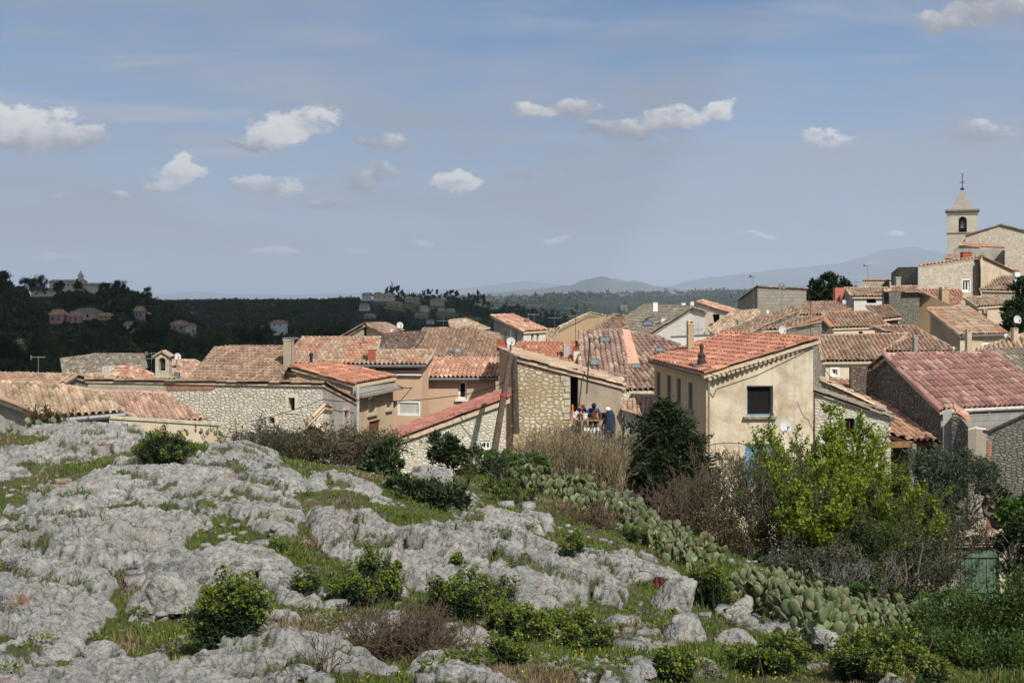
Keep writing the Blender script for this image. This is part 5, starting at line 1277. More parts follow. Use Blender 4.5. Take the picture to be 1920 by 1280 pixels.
h = H('house', 'roof with pale ridges at the right edge under the satellite dish', [poly(RP(1880, 645, 60, -.3, -.95, 17), (1834, 654), (1926, 624), (1940, 640), (1930, 657), (1880, 660))], -8, 'plaster beige', 'tile pale', over=.1, tw=.28); h.chimney(1905, 640, 615, 9, 'plaster beige', Yhint=60); h.finish()

# ------------------------------------------------------------------ upper village and church
fr_ = [P(1838, 481, 122), P(1904, 512, 127), P(1880, 505, 136), P(1806, 481, 131)]
h = H('house', 'large rubble stone house below the church with one white window', [[P(1721, 499, 120), P(1838, 482, 122), P(1846, 480, 131), P(1730, 496, 129)]], -4, lambda n: 'rubble pink', 'tile pink', over=.06, tw=.38, thick=.08, verge=False)
h.win(1805, 525, 1818, 546, frame=WHT, depth=.2, fw=.16, mull=1, trim=WHT); h.chimney(1814, 484, 472, 18, REDPOT, kind='pots', Yhint=127); h.finish()
wall_block('house_wall', 'beige plastered side wall with sloping tiled top beside the rubble house', [(1839, 482, 122), (1904, 512, 128)], -4, .8, 'plaster beige', plain('tile coping', S(168, 128, 100, K), .9), 'wall')
wall_block('stone_wall', 'dark stone wall end left of the large rubble house', [(1671, 512, 124), (1684, 501, 123), (1721, 500, 121)], -4, 2.5, 'rubble dark', None, 'wall')
h = H('house', 'low flat topped building with a thin red tiled edge and a square chimney', [[P(1617, 527, 126), P(1716, 526, 127), P(1716, 526, 133), P(1622, 525, 133)]], -5, 'plaster grey', 'tile pink', over=.05, tw=.38); h.chimney(1685, 541, 519, 9, 'plaster grey', Yhint=122); h.finish()
h = H('house', 'low house with pale tiles at the right edge behind the cypress', [poly(RP(1870, 530, 108, -.2, -1, 17), (1874, 518), (1908, 517), (1935, 526), (1930, 545), (1836, 543))], -4, 'plaster dim', 'tile pale', over=.15, tw=.34); h.chimney(1908, 531, 506, 10, WHT, Yhint=106, kind='pots'); h.finish()
blocks('ashlar church', S(226, 216, 194, K), S(212, 200, 176, K), S(190, 178, 154, K), .62, .30, .014)
blocks('ashlar spire', S(178, 172, 158, K), S(162, 156, 142, K), S(140, 134, 122, K), .5, .3, .014)
# church: tower with belfry and pyramid spire, nave gable
Yt = 190.0; k = Yt / F; xl, xr = (1778 - CX) * k, (1830.6 - CX) * k; zc = (HY - 395.5) * k; wd = xr - xl
church = empty('church', ((xl + xr) / 2, Yt, 2), 'pale stone church with a square bell tower, stone pyramid spire and broad gable', 'church')
tm = MB(); cxm = (xl + xr) / 2; z_b = 2.0
def arch_pts(cx, cz, hw, h, n=8):
    return [(cx - hw, cz), (cx + hw, cz)] + [(cx + hw * math.cos(math.pi * i / n), cz + h - hw + hw * math.sin(math.pi * i / n)) for i in range(n + 1)]
az0 = (HY - 435) * k; ahw = 7.2 * k; ah = 29 * k; acx = (1805 - CX) * k
for (o, dv, nn) in ((V((xl, Yt, 0)), V((1, 0, 0)), 0), (V((xr, Yt, 0)), V((0, 1, 0)), 1), (V((xr, Yt + wd, 0)), V((-1, 0, 0)), 2), (V((xl, Yt + wd, 0)), V((0, -1, 0)), 3)):
    outer = [(0, z_b), (wd, z_b), (wd, zc), (0, zc)]; ac = acx - xl if nn == 0 else wd / 2
    hole = arch_pts(ac, az0, ahw, ah); flat = outer + hole
    for tri in tessellate_polygon([[V((p[0], p[1], 0)) for p in outer]] + ([[V((p[0], p[1], 0)) for p in hole]] if nn in (0, 3) else [])):
        t3 = [flat[i] for i in tri]; ar = (t3[1][0] - t3[0][0]) * (t3[2][1] - t3[0][1]) - (t3[2][0] - t3[0][0]) * (t3[1][1] - t3[0][1])
        if ar < 0: t3 = t3[::-1]
        tm.face([o + dv * p[0] + V((0, 0, p[1])) for p in t3], [(p[0] + nn * 7, p[1] + 20) for p in t3])
    inn = V((-dv.y, dv.x, 0)) * .7
    for i in range(len(hole) if nn in (0, 3) else 0):
        p, q = hole[i], hole[(i + 1) % len(hole)]; A, B = o + dv * p[0] + V((0, 0, p[1])), o + dv * q[0] + V((0, 0, q[1])); tm.face([A, A + inn, B + inn, B])
tm.face([(xl, Yt, zc), (xr, Yt, zc), (xr, Yt + wd, zc), (xl, Yt + wd, zc)]); tm.face([(xl, Yt, az0 - .05), (xr, Yt, az0 - .05), (xr, Yt + wd, az0 - .05), (xl, Yt + wd, az0 - .05)])
tw_ = tm.build('bell_tower', MATS['ashlar church'], church)
g = MB(); c0 = V((cxm, Yt + wd / 2, 0))
for zz, pr, hh_ in ((zc + .12, .35, .26), ((HY - 401.5) * k, .08, .2), ((HY - 436.5) * k, .10, .22)):
    for sx, sy, lx, ly in ((0, -1, wd + 2 * pr, pr), (0, 1, wd + 2 * pr, pr), (-1, 0, pr, wd), (1, 0, pr, wd)):
        g.box(c0 + V((sx * (wd / 2 + pr / 2), sy * (wd / 2 + pr / 2), zz)), (lx, ly, hh_))
g.box(c0 + V((0, 0, zc + .12)), (wd - .01, wd - .01, .2)); g.build('string_course', STONEG, tw_)
g = MB(); sb = wd * .40; zt_ = (HY - 353) * k; z0 = zc + .25; pr = [(sb * 1.0, 0), (sb * .80, .20), (sb * .45, .58), (sb * .12, .94), (.05, 1.0)]
for (r0, t0), (r1, t1) in zip(pr, pr[1:]):
    for i in range(4):
        cs = [(-1, -1), (1, -1), (1, 1), (-1, 1)]; a, b = cs[i], cs[(i + 1) % 4]
        A = [c0 + V((a[0] * r0, a[1] * r0, z0 + (zt_ - z0) * t0)), c0 + V((b[0] * r0, b[1] * r0, z0 + (zt_ - z0) * t0)), c0 + V((b[0] * r1, b[1] * r1, z0 + (zt_ - z0) * t1)), c0 + V((a[0] * r1, a[1] * r1, z0 + (zt_ - z0) * t1))]
        g.face(A, [(r0 * -1, t0 * 5), (r0, t0 * 5), (r1, t1 * 5), (-r1, t1 * 5)])
g.build('spire', MATS['ashlar spire'], tw_)
g = MB(); zx = (HY - 324.5) * k; g.lathe(c0 + V((0, 0, zt_)), [(.12, -.2), (.3, .0), (.3, .15), (.1, .3), (.06, .5)], 8); g.tube([c0 + V((0, 0, zt_)), c0 + V((0, 0, zx))], .06, 6)
zcr = (HY - 339.5) * k; g.tube([c0 + V((-.42, 0, zcr)), c0 + V((.42, 0, zcr))], .055, 6)
for t_ in (-1, 1): g.tube([c0 + V((0, 0, zx - .1)), c0 + V((t_ * .16, 0, zx + .12)), c0 + V((t_ * .2, 0, zx + .2))], .04, 5)
g.build('cross', IRON, tw_)
g = MB(); bc = V((acx, Yt + .9, (HY - 427) * k)); g.lathe(bc, [(.48, 0), (.42, .12), (.34, .5), (.30, .85), (.18, 1.05), (.001, 1.1)], 14); g.build('bell', plain('bronze bell', (.28, .27, .23, 1), .6, .1, 4, .3), tw_, True)
g = MB(); g.beam(bc + V((-.7, 0, 1.2)), bc + V((.7, 0, 1.2)), .12, .16); g.build('bell_beam', WOOD, tw_)
ROT = Matrix.Translation(V((cxm, Yt, 0))) @ Matrix.Rotation(-math.atan2(cxm, Yt), 4, 'Z') @ Matrix.Translation(V((-cxm, -Yt, 0)))
for o in [tw_] + list(tw_.children): o.data.transform(ROT)
Yn = 183.0
nav = [P(1810, 441, Yn), P(1875, 421, Yn), P(1945, 439, Yn)]
nv = MB(); zb = -1
pts = [V((nav[0].x, Yn, zb)), V((nav[2].x, Yn, zb)), nav[2], nav[1], nav[0]]
nv.face(pts, [(p.x, p.z + 20) for p in pts]); bk = [p + V((9, 22, 0)) for p in pts]; nv.face(bk[::-1])
nv.face([pts[0], pts[4], bk[4], bk[0]], [(0, 0), (0, 8), (22, 8), (22, 0)]); nv.face([pts[1], bk[1], bk[2], pts[2]])
nw = nv.build('nave', MATS['rubble pink'], church)
g = MB(); up = V((0, 0, .12)); fo = V((0, -.35, 0))
for a, b in ((nav[0], nav[1]), (nav[1], nav[2])):
    g.face([a + up + fo, b + up + fo, b + up + V((9, 22, 0)), a + up + V((9, 22, 0))]); g.face([a + fo - up * .3, b + fo - up * .3, b + up + fo, a + up + fo])
    g.face([a - up * .3 + fo, a - up * .3 + V((9, 22, 0)), b - up * .3 + V((9, 22, 0)), b - up * .3 + fo])
g.build('roof', MATS['tile grey'], nw)
h = H('house', 'grey building with a smooth orange roof huddled under the church tower', [[P(1798, 459, 176), P(1808, 455, 180), P(1882, 462.5, 180), P(1884, 465, 176), P(1838, 463.5, 174)]], 0, 'plaster grey', 'tile orange', over=.1, tw=.42); h.finish()
wall_block('house_wall', 'stained grey wall terrace below the smooth orange roof', [(1788, 466, 172), (1886, 466, 172)], 0, 3, 'plaster grey', None, 'wall')
wall_block('house_wall', 'tall weathered pale wall at the right edge under the church gable', [(1884, 462, 168), (1945, 464, 168)], 0, 4, 'rubble pink', None, 'wall')
h = H('house', 'pale house base at the foot of the church tower', [[P(1772, 484, 165), P(1800, 487, 163), P(1806, 478, 170), P(1776, 477, 170)]], 0, 'plaster grey', 'tile pink', over=.1, tw=.4); h.finish()

# ------------------------------------------------------------------ left side behind the long stone building
h = H('barn', 'long barn under a dull grey brown roof before the dark hill', [poly(RP(190, 685, 92, -.12, -1, 18), (115, 673), (181, 664.5), (268, 664), (275, 690), (155, 703), (121, 703))], -14, 'plaster dim', 'tile grey', over=.15, tw=.32, cat='barn'); h.win(170, 696, 186, 706, pane=DARK, depth=.3); h.finish()
wall_block('parapet', 'broken white rubble parapet left of the orange roof', [(191, 688, 64), (215, 686, 64), (254, 688, 64)], -11, .5, 'rubble white', None, 'wall')
h = H('house', 'little house with a bright orange old tile roof by the bell gable', [poly(RP(250, 702, 61, -.1, -1, 18), (221, 689), (251, 688), (290, 703), (292, 712), (202, 712))], -11, 'plaster dim', 'tile orange', over=.1, tw=.27); h.finish()
h = H('house', 'pale patched roof strip left of the bright orange tiles', [poly(RP(175, 708, 58, -.1, -1, 15), (150, 704), (222, 700), (205, 713), (150, 714))], -11, 'plaster dim', 'tile pale', over=.1, tw=.27); h.finish()
h = H('house', 'low house with pale pink tiles right of the bell gable', [poly(RP(340, 695, 66, -.15, -1, 17), (317, 675), (366, 676), (384, 687), (357, 712), (316, 712))], -11, 'plaster dim', 'tile pink', over=.1, tw=.28); h.chimney(331, 707, 697, 10, ZINC, Yhint=60); h.chimney(395, 684, 670, 13, 'plaster grey', Yhint=61, kind='slab'); h.finish()
# bell gable
k = 58 / F; bx0, bx1 = (291 - CX) * k, (317 - CX) * k; bz0, bzs, bza = (HY - 716) * k, (HY - 668) * k, (HY - 660) * k; bc_ = (bx0 + bx1) / 2
bell_gable = empty('bell_gable', (bc_, 58, bz0), 'small pale stone bell gable with a round arch and tiled cap', 'bell gable')
outer = [(bx0, bz0), (bx1, bz0), (bx1, bzs), (bc_, bza), (bx0, bzs)]; hole = arch_pts(bc_, (HY - 695) * k, 6.2 * k, 25 * k); g = MB(); flat = outer + hole
for tri in tessellate_polygon([[V((p[0], p[1], 0)) for p in outer], [V((p[0], p[1], 0)) for p in hole]]):
    t3 = [flat[i] for i in tri]; ar = (t3[1][0] - t3[0][0]) * (t3[2][1] - t3[0][1]) - (t3[2][0] - t3[0][0]) * (t3[1][1] - t3[0][1])
    if ar < 0: t3 = t3[::-1]
    g.face([V((p[0], 58, p[1])) for p in t3], [(p[0], p[1]) for p in t3]); g.face([V((p[0], 58.5, p[1])) for p in t3[::-1]], [(p[0], p[1]) for p in t3[::-1]])
for lp in (outer, hole):
    for i in range(len(lp)):
        p, q = lp[i], lp[(i + 1) % len(lp)]; g.face([V((p[0], 58, p[1])), V((p[0], 58.5, p[1])), V((q[0], 58.5, q[1])), V((q[0], 58, q[1]))])
o = g.build('masonry', MATS['ashlar pale'], bell_gable)
g = MB()
for sg in (-1, 1): g.beam(V((bc_ - sg * .02, 58.25, bza + .06)), V((bc_ + sg * (bx1 - bc_ + .12), 58.25, bzs - .02)), .72, .08)
g.build('cap', MATS['tile pale'], bell_gable)
g = MB(); g.lathe(V((bc_, 58.25, (HY - 690) * k)), [(.13, 0), (.11, .06), (.09, .2), (.05, .27), (.001, .29)], 12); g.tube([V((bc_, 58.25, (HY - 690) * k + .28)), V((bc_, 58.25, (HY - 671) * k))], .02, 5); g.build('bell', IRON, bell_gable, True)
g = MB(); g.box((bc_ + .05, 58.25, bz0 + .05), (1.0, .75, .35)); g.build('plinth', STONE, bell_gable)
dish(333, 668, 66, 13, 'satellite dish right of the little bell gable', (.7, -1, .25), .7)
# ------------------------------------------------------------------ foliage kit
leaf_mat('leaf euphorbia', [(.1, (.018, .034, .016)), (.5, (.034, .058, .022)), (.9, (.062, .088, .030))], .2)
leaf_mat('head euphorbia', [(.1, (.075, .11, .016)), (.5, (.135, .175, .025)), (.9, (.22, .25, .045))], .3)
leaf_mat('leaf dark', [(.1, (.012, .026, .010)), (.5, (.024, .045, .014)), (.9, (.045, .070, .020))], .2)
leaf_mat('leaf conifer', [(.1, (.010, .020, .008)), (.5, (.020, .036, .012)), (.9, (.042, .058, .018))], .15)
leaf_mat('leaf spring', [(.1, (.085, .13, .012)), (.5, (.185, .245, .020)), (.9, (.32, .37, .045))], .45)
leaf_mat('leaf green', [(.1, (.028, .056, .012)), (.5, (.055, .095, .022)), (.9, (.105, .155, .035))], .35)
leaf_mat('leaf fresh', [(.1, (.045, .10, .015)), (.5, (.08, .17, .025)), (.9, (.13, .24, .04))], .4)
leaf_mat('leaf olive', [(.1, (.032, .046, .026)), (.5, (.058, .078, .046)), (.9, (.11, .135, .085))], .2)
leaf_mat('leaf brown', [(.1, (.06, .045, .022)), (.5, (.095, .075, .03)), (.9, (.14, .13, .045))], .25)
leaf_mat('leaf rust', [(.1, (.10, .035, .015)), (.5, (.17, .065, .025)), (.9, (.24, .11, .045))], .2)
leaf_mat('grass green', [(.05, (.06, .10, .016)), (.45, (.105, .155, .026)), (.7, (.16, .19, .038)), (.95, (.23, .215, .085))], .35)
leaf_mat('grass dry', [(.1, (.13, .095, .05)), (.5, (.20, .155, .085)), (.9, (.32, .26, .16))], .3)
leaf_mat('reed straw', [(.1, (.12, .092, .055)), (.5, (.205, .16, .095)), (.9, (.33, .27, .17))], .25)
leaf_mat('thyme', [(.1, (.085, .07, .085)), (.5, (.13, .10, .13)), (.9, (.20, .16, .20))], .15)
leaf_mat('yellow petal', [(.1, (.5, .38, .02)), (.9, (.62, .50, .04))], .3)
leaf_mat('far foliage', [(.1, (.020, .036, .018)), (.45, (.042, .062, .026)), (.8, (.085, .10, .040)), (.97, (.16, .15, .06))], .12, .0, 1.0, .045, .6)
BARK = plain('grey bark', (.13, .11, .09, 1), .95, .25, 12); TWIG = plain('brown twig', (.115, .082, .06, 1), .95, .25, 12); TWIGG = plain('grey twig', (.19, .165, .145, 1), .95, .2, 12); BARKD = plain('dark bark', (.05, .04, .03, 1), .95, .2, 12)

def unit_dirs(n, rng):
    v = rng.normal(size=(n, 3)); return v / np.linalg.norm(v, axis=1, keepdims=True)
def leaf_quads(c, d, L, Wd, rng, curl=.0):
    """rhombic leaves: centre base c, direction d, length and width arrays"""
    n = len(c); L = np.broadcast_to(L, n)[:, None]; Wd = np.broadcast_to(Wd, n)[:, None]
    d = d / (np.linalg.norm(d, axis=1, keepdims=True) + 1e-9); r = unit_dirs(n, rng); s = np.cross(d, r); s /= (np.linalg.norm(s, axis=1, keepdims=True) + 1e-9); nn = np.cross(d, s)
    V = np.stack([c, c + d * L * .5 + s * Wd * .5 + nn * L * curl, c + d * L, c + d * L * .5 - s * Wd * .5 + nn * L * curl], 1)
    return V
def quads_obj(name, V, mat, parent=None):
    V = V.reshape(-1, 3); return np_mesh(name, V, np.arange(len(V)).reshape(-1, 4), mat, parent)
def sticks_obj(name, p0, p1, r0, r1, mat, parent=None, sides=3):
    p0 = np.array(p0, float); p1 = np.array(p1, float); n = len(p0); r0 = np.broadcast_to(r0, n)[:, None]; r1 = np.broadcast_to(r1, n)[:, None]
    d = p1 - p0; d /= (np.linalg.norm(d, axis=1, keepdims=True) + 1e-9); a = np.where(np.abs(d[:, 2:]) < .9, [[0, 0, 1.]], [[1., 0, 0]]); x = np.cross(d, a); x /= np.linalg.norm(x, axis=1, keepdims=True); y = np.cross(d, x)
    rings = []
    for p, r in ((p0, r0), (p1, r1)):
        for k in range(sides): t = 2 * math.pi * k / sides; rings.append(p + (x * math.cos(t) + y * math.sin(t)) * r)
    V = np.stack(rings, 1); f = np.array([[k, (k + 1) % sides, sides + (k + 1) % sides, sides + k] for k in range(sides)]); Fc = (np.arange(n)[:, None, None] * 2 * sides + f[None]).reshape(-1, 4)
    return np_mesh(name, V.reshape(-1, 3), Fc, mat, parent)
class Twigs:
    def __init__(s, rng): s.a = []; s.b = []; s.ra = []; s.rb = []; s.tips = []; s.rng = rng; s.rmin = 0.0
    def grow(s, p, d, L, r, lev, n=3, spread=.6, up=.15, shrink=.68, segs=3, wob=.18):
        rg = s.rng; p = np.array(p, float); d = np.array(d, float); pts = [p]
        for i in range(segs):
            d = d + rg.normal(0, wob, 3) + np.array([0, 0, up * .4]); d /= np.linalg.norm(d); q = p + d * L / segs
            s.a.append(p); s.b.append(q); s.ra.append(r * (1 - .5 * i / segs)); s.rb.append(r * (1 - .5 * (i + 1) / segs)); p = q; pts.append(q)
        if lev == 0: s.tips += [(pp, d.copy()) for pp in pts[1:]]; return
        for k in range(n):
            i = len(pts) - 1 if k < max(1, n // 2) else rg.integers(1, len(pts)); e = d + rg.normal(0, spread, 3) + np.array([0, 0, up]); e /= np.linalg.norm(e)
            s.grow(pts[i], e, L * shrink * rg.uniform(.75, 1.2), r * .55, lev - 1, n, spread, up, shrink, segs, wob)
    def build(s, name, mat, parent, sides=3): return sticks_obj(name, s.a, s.b, np.maximum(np.array(s.ra), s.rmin), np.maximum(np.array(s.rb), s.rmin), mat, parent, sides)

def euphorbia(px, py, wpx, hpx, label, stems=110, seed=1, headfrac=.8, leafm='leaf euphorbia', headm='head euphorbia', Y=None, lk=1.0, ragged=None):
    """spurge: a dome of stems, each whorled with narrow leaves and topped by a lime green flower head"""
    rng = np.random.default_rng(seed); b = on_hill(px, py) if Y is None else V((P(px, py, Y)))
    if Y is None: Y = b.y
    w = wpx / F * Y / 2; hh = hpx / F * Y; root = empty('spurge_bush', b, label, 'shrub', 'spurge bushes among the rocks')
    nd = max(1, int(stems / 22)); da = rng.uniform(0, 2 * math.pi, nd); dr = np.sqrt(rng.uniform(0, 1, nd)) * .80; dc = np.stack([np.cos(da) * dr, np.sin(da) * dr], 1); dh = rng.uniform(.62, 1.05, nd) * (1 - .38 * dr ** 2)
    wh = rng.integers(0, nd, stems); ang = rng.uniform(0, 2 * math.pi, stems); rad = np.sqrt(rng.uniform(0, 1, stems)) * (.40 if nd > 1 else .9)
    q_ = dc[wh] + np.stack([np.cos(ang), np.sin(ang)], 1) * rad[:, None]; rq = np.linalg.norm(q_, axis=1)
    tip = np.stack([q_[:, 0] * w, q_[:, 1] * w * .85, hh * dh[wh] * (1 - .9 * rad ** 2) * np.clip(1.05 - .35 * rq ** 2, .3, 1) * rng.uniform(.66, 1.16, stems)], 1); foot = tip * np.array([.35, .35, 0]) + rng.normal(0, .03, (stems, 3)) * [1, 1, 0]
    if ragged is None: ragged = seed not in (1, 16)
    if ragged:
        sp_ = np.stack([np.cos(ang) * np.sqrt(rng.uniform(0, 1, stems)), np.sin(ang) * np.sqrt(rng.uniform(0, 1, stems))], 1); lump = .55 + .9 * (fbm(sp_[:, 0] * 1.6 + seed * 3.1, sp_[:, 1] * 1.6, 3, seed) + .25)
        tip = np.stack([sp_[:, 0] * w * 1.12, sp_[:, 1] * w, hh * .68 * np.clip(lump, .22, 1.1) * rng.uniform(.62, 1.18, stems)], 1); foot = tip * np.array([.78, .78, 0]) + rng.normal(0, .04, (stems, 3)) * [1, 1, 0]
    zg = _bil(HILL, b[0] + foot[:, 0], b[1] + foot[:, 1]) - b[2] if Y < 30 else 0; foot[:, 2] = zg; tip[:, 2] += np.clip(zg, -.3, .3)
    tip += np.array(b); foot += np.array(b); foot[:, 2] -= .06; ax = tip - foot; Ls = np.linalg.norm(ax, axis=1)
    sticks_obj('stems', foot, tip, .009, .006, MATS['leaf euphorbia'], root)
    nl = 34; t = rng.uniform(.45 if ragged else .22, .97, (stems, nl)); c = foot[:, None] + ax[:, None] * t[..., None]; out = unit_dirs(stems * nl, rng).reshape(stems, nl, 3); axn = (ax / Ls[:, None])[:, None]; out -= axn * (out * axn).sum(-1, keepdims=True); out /= np.linalg.norm(out, axis=-1, keepdims=True) + 1e-9
    d = out + axn * rng.uniform(.1, .8, (stems, nl, 1)); V_ = leaf_quads(c.reshape(-1, 3), d.reshape(-1, 3), rng.uniform(.045, .085, stems * nl) * lk, rng.uniform(.009, .015, stems * nl) * lk, rng, .05)
    quads_obj('leaves', V_, MATS[leafm], root)
    nd_ = max(6, stems // 6); a_ = rng.uniform(0, 6.28, nd_); f_ = np.array(b) + np.stack([np.cos(a_) * w * rng.uniform(.3, 1.1, nd_), np.sin(a_) * w * rng.uniform(.3, 1, nd_), np.zeros(nd_)], 1); ragged and sticks_obj('dead_stems', f_, f_ + rng.normal(0, .10, (nd_, 3)) + np.array([0, 0, 1]) * hh * rng.uniform(.2, .55, (nd_, 1)), .005, .003, TWIG, root)
    hs = rng.uniform(0, 1, stems) < headfrac; hp = tip[hs]; nh = 34; hd = unit_dirs(len(hp) * nh, rng).reshape(-1, nh, 3); hd[..., 2] = np.abs(hd[..., 2]) * 1.1 - .25; sz = rng.uniform(.75, 1.25, (len(hp), 1, 1)) * lk
    cc = hp[:, None] + hd * np.array([.034, .034, .046]) * sz
    V_ = leaf_quads(cc.reshape(-1, 3), (hd + rng.normal(0, .35, hd.shape)).reshape(-1, 3), .024 * np.repeat(sz.ravel(), nh), .022 * np.repeat(sz.ravel(), nh), rng)
    if len(hp): quads_obj('flower_heads', V_, MATS[headm], root)
    return root
def bush(name, blobs, label, cat, leafm, n, size, seed, twig=None, group=None, base=None, aspect=.5, twigs=True, hollow=.55):
    """leafy shrub or crown: leaves in a shell of uneven clumps, twigs inside.  blobs: (px, py, Y, rx_px, rz_px)"""
    rng = np.random.default_rng(seed); Cn = []; Dn = []; root = empty(name, base if base is not None else P(blobs[0][0], blobs[0][1] + blobs[0][4], blobs[0][2]), label, cat, group)
    tot = sum(b[3] * b[4] for b in blobs)
    for px, py, Y, rx, rz in blobs:
        c = np.array(P(px, py, Y)); k = Y / F; m = max(20, int(n * rx * rz / tot)); ncl = max(5, int(m / 70)); cd = unit_dirs(ncl, rng); cr = rng.uniform(hollow, 1.0, (ncl, 1)); cc = cd * cr * np.array([rx * k, rx * k * .8, rz * k]) * .92
        wh = rng.integers(0, ncl, m); s = rng.uniform(.16, .34, (ncl, 1))[wh] * min(rx, rz) * k; p = cc[wh] + rng.normal(0, .62, (m, 3)) * s
        Cn.append(p + c); dd = p / (np.linalg.norm(p, axis=1, keepdims=True) + 1e-6) + rng.normal(0, .75, (m, 3)) + np.array([0, 0, .25]); Dn.append(dd)
    Cn = np.concatenate(Cn); Dn = np.concatenate(Dn); sz = rng.uniform(.7, 1.35, len(Cn)) * size
    quads_obj('foliage', leaf_quads(Cn, Dn, sz, sz * aspect, rng, .08), MATS[leafm], root)
    if twigs:
        b0 = np.array(root.location); tw = Twigs(rng); sel = Cn[rng.integers(0, len(Cn), 26)]
        for q in sel:
            d = q - b0; L = np.linalg.norm(d); tw.grow(b0 + rng.normal(0, .05, 3), d / (L + 1e-6), L * .6, .012 + .012 * L, 1, 3, .35, .05, .6)
        tw.build('branches', twig or BARK, root)
    return root
def twig_shrub(name, px, py, Y, wpx, hpx, label, cat, n, lev, mat, seed, leafm=None, nleaf=0, lsize=.05, r=.016, up=.25, spread=.55, group=None, lean=0.0):
    rng = np.random.default_rng(seed)
    if Y < 20: Y = on_hill(px, py).y
    b = np.array(P(px, py, Y)); k = Y / F; w = wpx * k / 2; h = hpx * k; root = empty(name, b, label, cat, group); tw = Twigs(rng)
    tw.rmin = .00022 * Y
    for i in range(n):
        a = rng.uniform(0, 2 * math.pi); q = math.sqrt(rng.uniform(0, 1)); d = np.array([math.cos(a) * w * q * 1.25 + lean * h, math.sin(a) * w * q, h * rng.uniform(.7, 1.0)]); L = np.linalg.norm(d) * .52
        tw.grow(b + np.array([math.cos(a) * w * .35 * q, math.sin(a) * w * .35 * q, -.1]), d / np.linalg.norm(d), L, r, lev, 3, spread, up, .62)
    tw.build('branches', mat, root)
    if leafm and nleaf:
        tp = np.array([t for t, d in tw.tips]); td = np.array([d for t, d in tw.tips]); ii = rng.integers(0, len(tp), nleaf); c = tp[ii] + rng.normal(0, lsize * .5, (nleaf, 3)); sz = rng.uniform(.6, 1.3, nleaf) * lsize
        quads_obj('foliage', leaf_quads(c, td[ii] + rng.normal(0, .8, (nleaf, 3)), sz, sz * .55, rng, .08), MATS[leafm], root)
    return root

# ------------------------------------------------------------------ foreground spurges, shrubs
euphorbia(430, 1192, 150, 112, 'largest spurge bush, a dark green dome with lime heads below the grey boulders', 225, 1)
euphorbia(685, 1130, 130, 74, 'spurge bush with upright lime heads left of the big sloping rock slab', 120, 2)
euphorbia(885, 1152, 150, 86, 'bushy spurge in front of the middle of the big rock slab', 135, 3)
euphorbia(975, 1192, 120, 70, 'spurge touching the right side of the bushy one in front of the slab', 69, 4, .9)
euphorbia(1050, 1182, 110, 56, 'low spurge with brownish base right of the dead twiggy shrub', 75, 5, .9)
euphorbia(955, 1245, 60, 60, 'thin spurge at the dry stalks in front of the dead shrub', 36, 6, .9)
euphorbia(1100, 1222, 90, 60, 'small blue green spurge at the bottom right of the dead shrub', 66, 7, .5)
euphorbia(1440, 1262, 130, 80, 'dark spurge bush in front of the orange lichen boulder', 105, 8, .55)
euphorbia(1335, 1140, 90, 92, 'tall yellow green spurge standing behind the pointed boulder', 93, 9, .95)
euphorbia(1268, 1278, 70, 70, 'spurge at the bottom edge between two small boulders', 54, 10, .85)
euphorbia(1065, 1035, 52, 48, 'little dark spurge above the right end of the slab', 39, 11, .7)
euphorbia(1190, 1018, 44, 46, 'little spurge beside the cactus belt', 33, 12, .9)
euphorbia(575, 1105, 40, 36, 'tiny spurge between the two middle boulders', 24, 13, .6)
euphorbia(528, 1035, 34, 28, 'tiny sprout on the grassy ledge above the boulders', 18, 14, .4)
euphorbia(1665, 1258, 190, 84, 'broad yellowish spurge at the foot of the lower cactus belt', 165, 15, .85)
euphorbia(305, 862, 125, 62, 'dark spurge bush on the rock crest before the pink roof', 180, 16, .25, 'leaf dark', 'head euphorbia')
euphorbia(965, 940, 70, 44, 'low green spurge above the upper rock band', 60, 17, .7)
euphorbia(1500, 1075, 60, 40, 'green spurge between the two cactus belts', 45, 18, .8)
euphorbia(860, 1060, 20, 18, 'tiny green tuft growing on the slab', 10, 19, .4)
euphorbia(700, 880, 36, 30, 'small spurge at the foot of the rounded dark bush', 21, 20, .6)
bush('rounded_bush', [(716, 868, 23.3, 36, 46), (735, 885, 23, 28, 30), (700, 880, 23.4, 24, 34)], 'rounded dark green bush in the middle of the crest', 'shrub', 'leaf dark', 3600, .10, 31, BARKD)
bush('spreading_bush', [(790, 930, 19.3, 58, 40), (840, 945, 19.0, 42, 34), (750, 925, 19.6, 34, 30)], 'spreading dark green bush above the big rock slab', 'shrub', 'leaf dark', 5200, .075, 32, BARKD)
bush('green_bush', [(840, 845, 27, 36, 26), (820, 838, 28, 24, 24)], 'dark green bush before the low white outbuilding', 'shrub', 'leaf dark', 2200, .11, 33)
bush('green_bush', [(890, 865, 27, 60, 28), (940, 880, 26, 40, 26)], 'mid green thicket under the leaning pole', 'shrub', 'leaf green', 3200, .10, 34)
bush('green_bush', [(985, 905, 25, 46, 26), (940, 920, 24, 34, 20)], 'green shrub at the top end of the cactus belt', 'shrub', 'leaf green', 2400, .09, 35)
bush('green_bush', [(540, 825, 27.5, 40, 16), (590, 822, 28, 36, 18)], 'low green shrub at the foot of the long stone building', 'shrub', 'leaf dark', 1900, .10, 36)
bush('weeds', [(105, 875, 20.4, 60, 10), (40, 885, 20.2, 46, 9), (165, 862, 20.8, 30, 8)], 'strip of rank green weeds between the two left outcrops', 'weeds', 'leaf fresh', 2000, .07, 37, twigs=False)
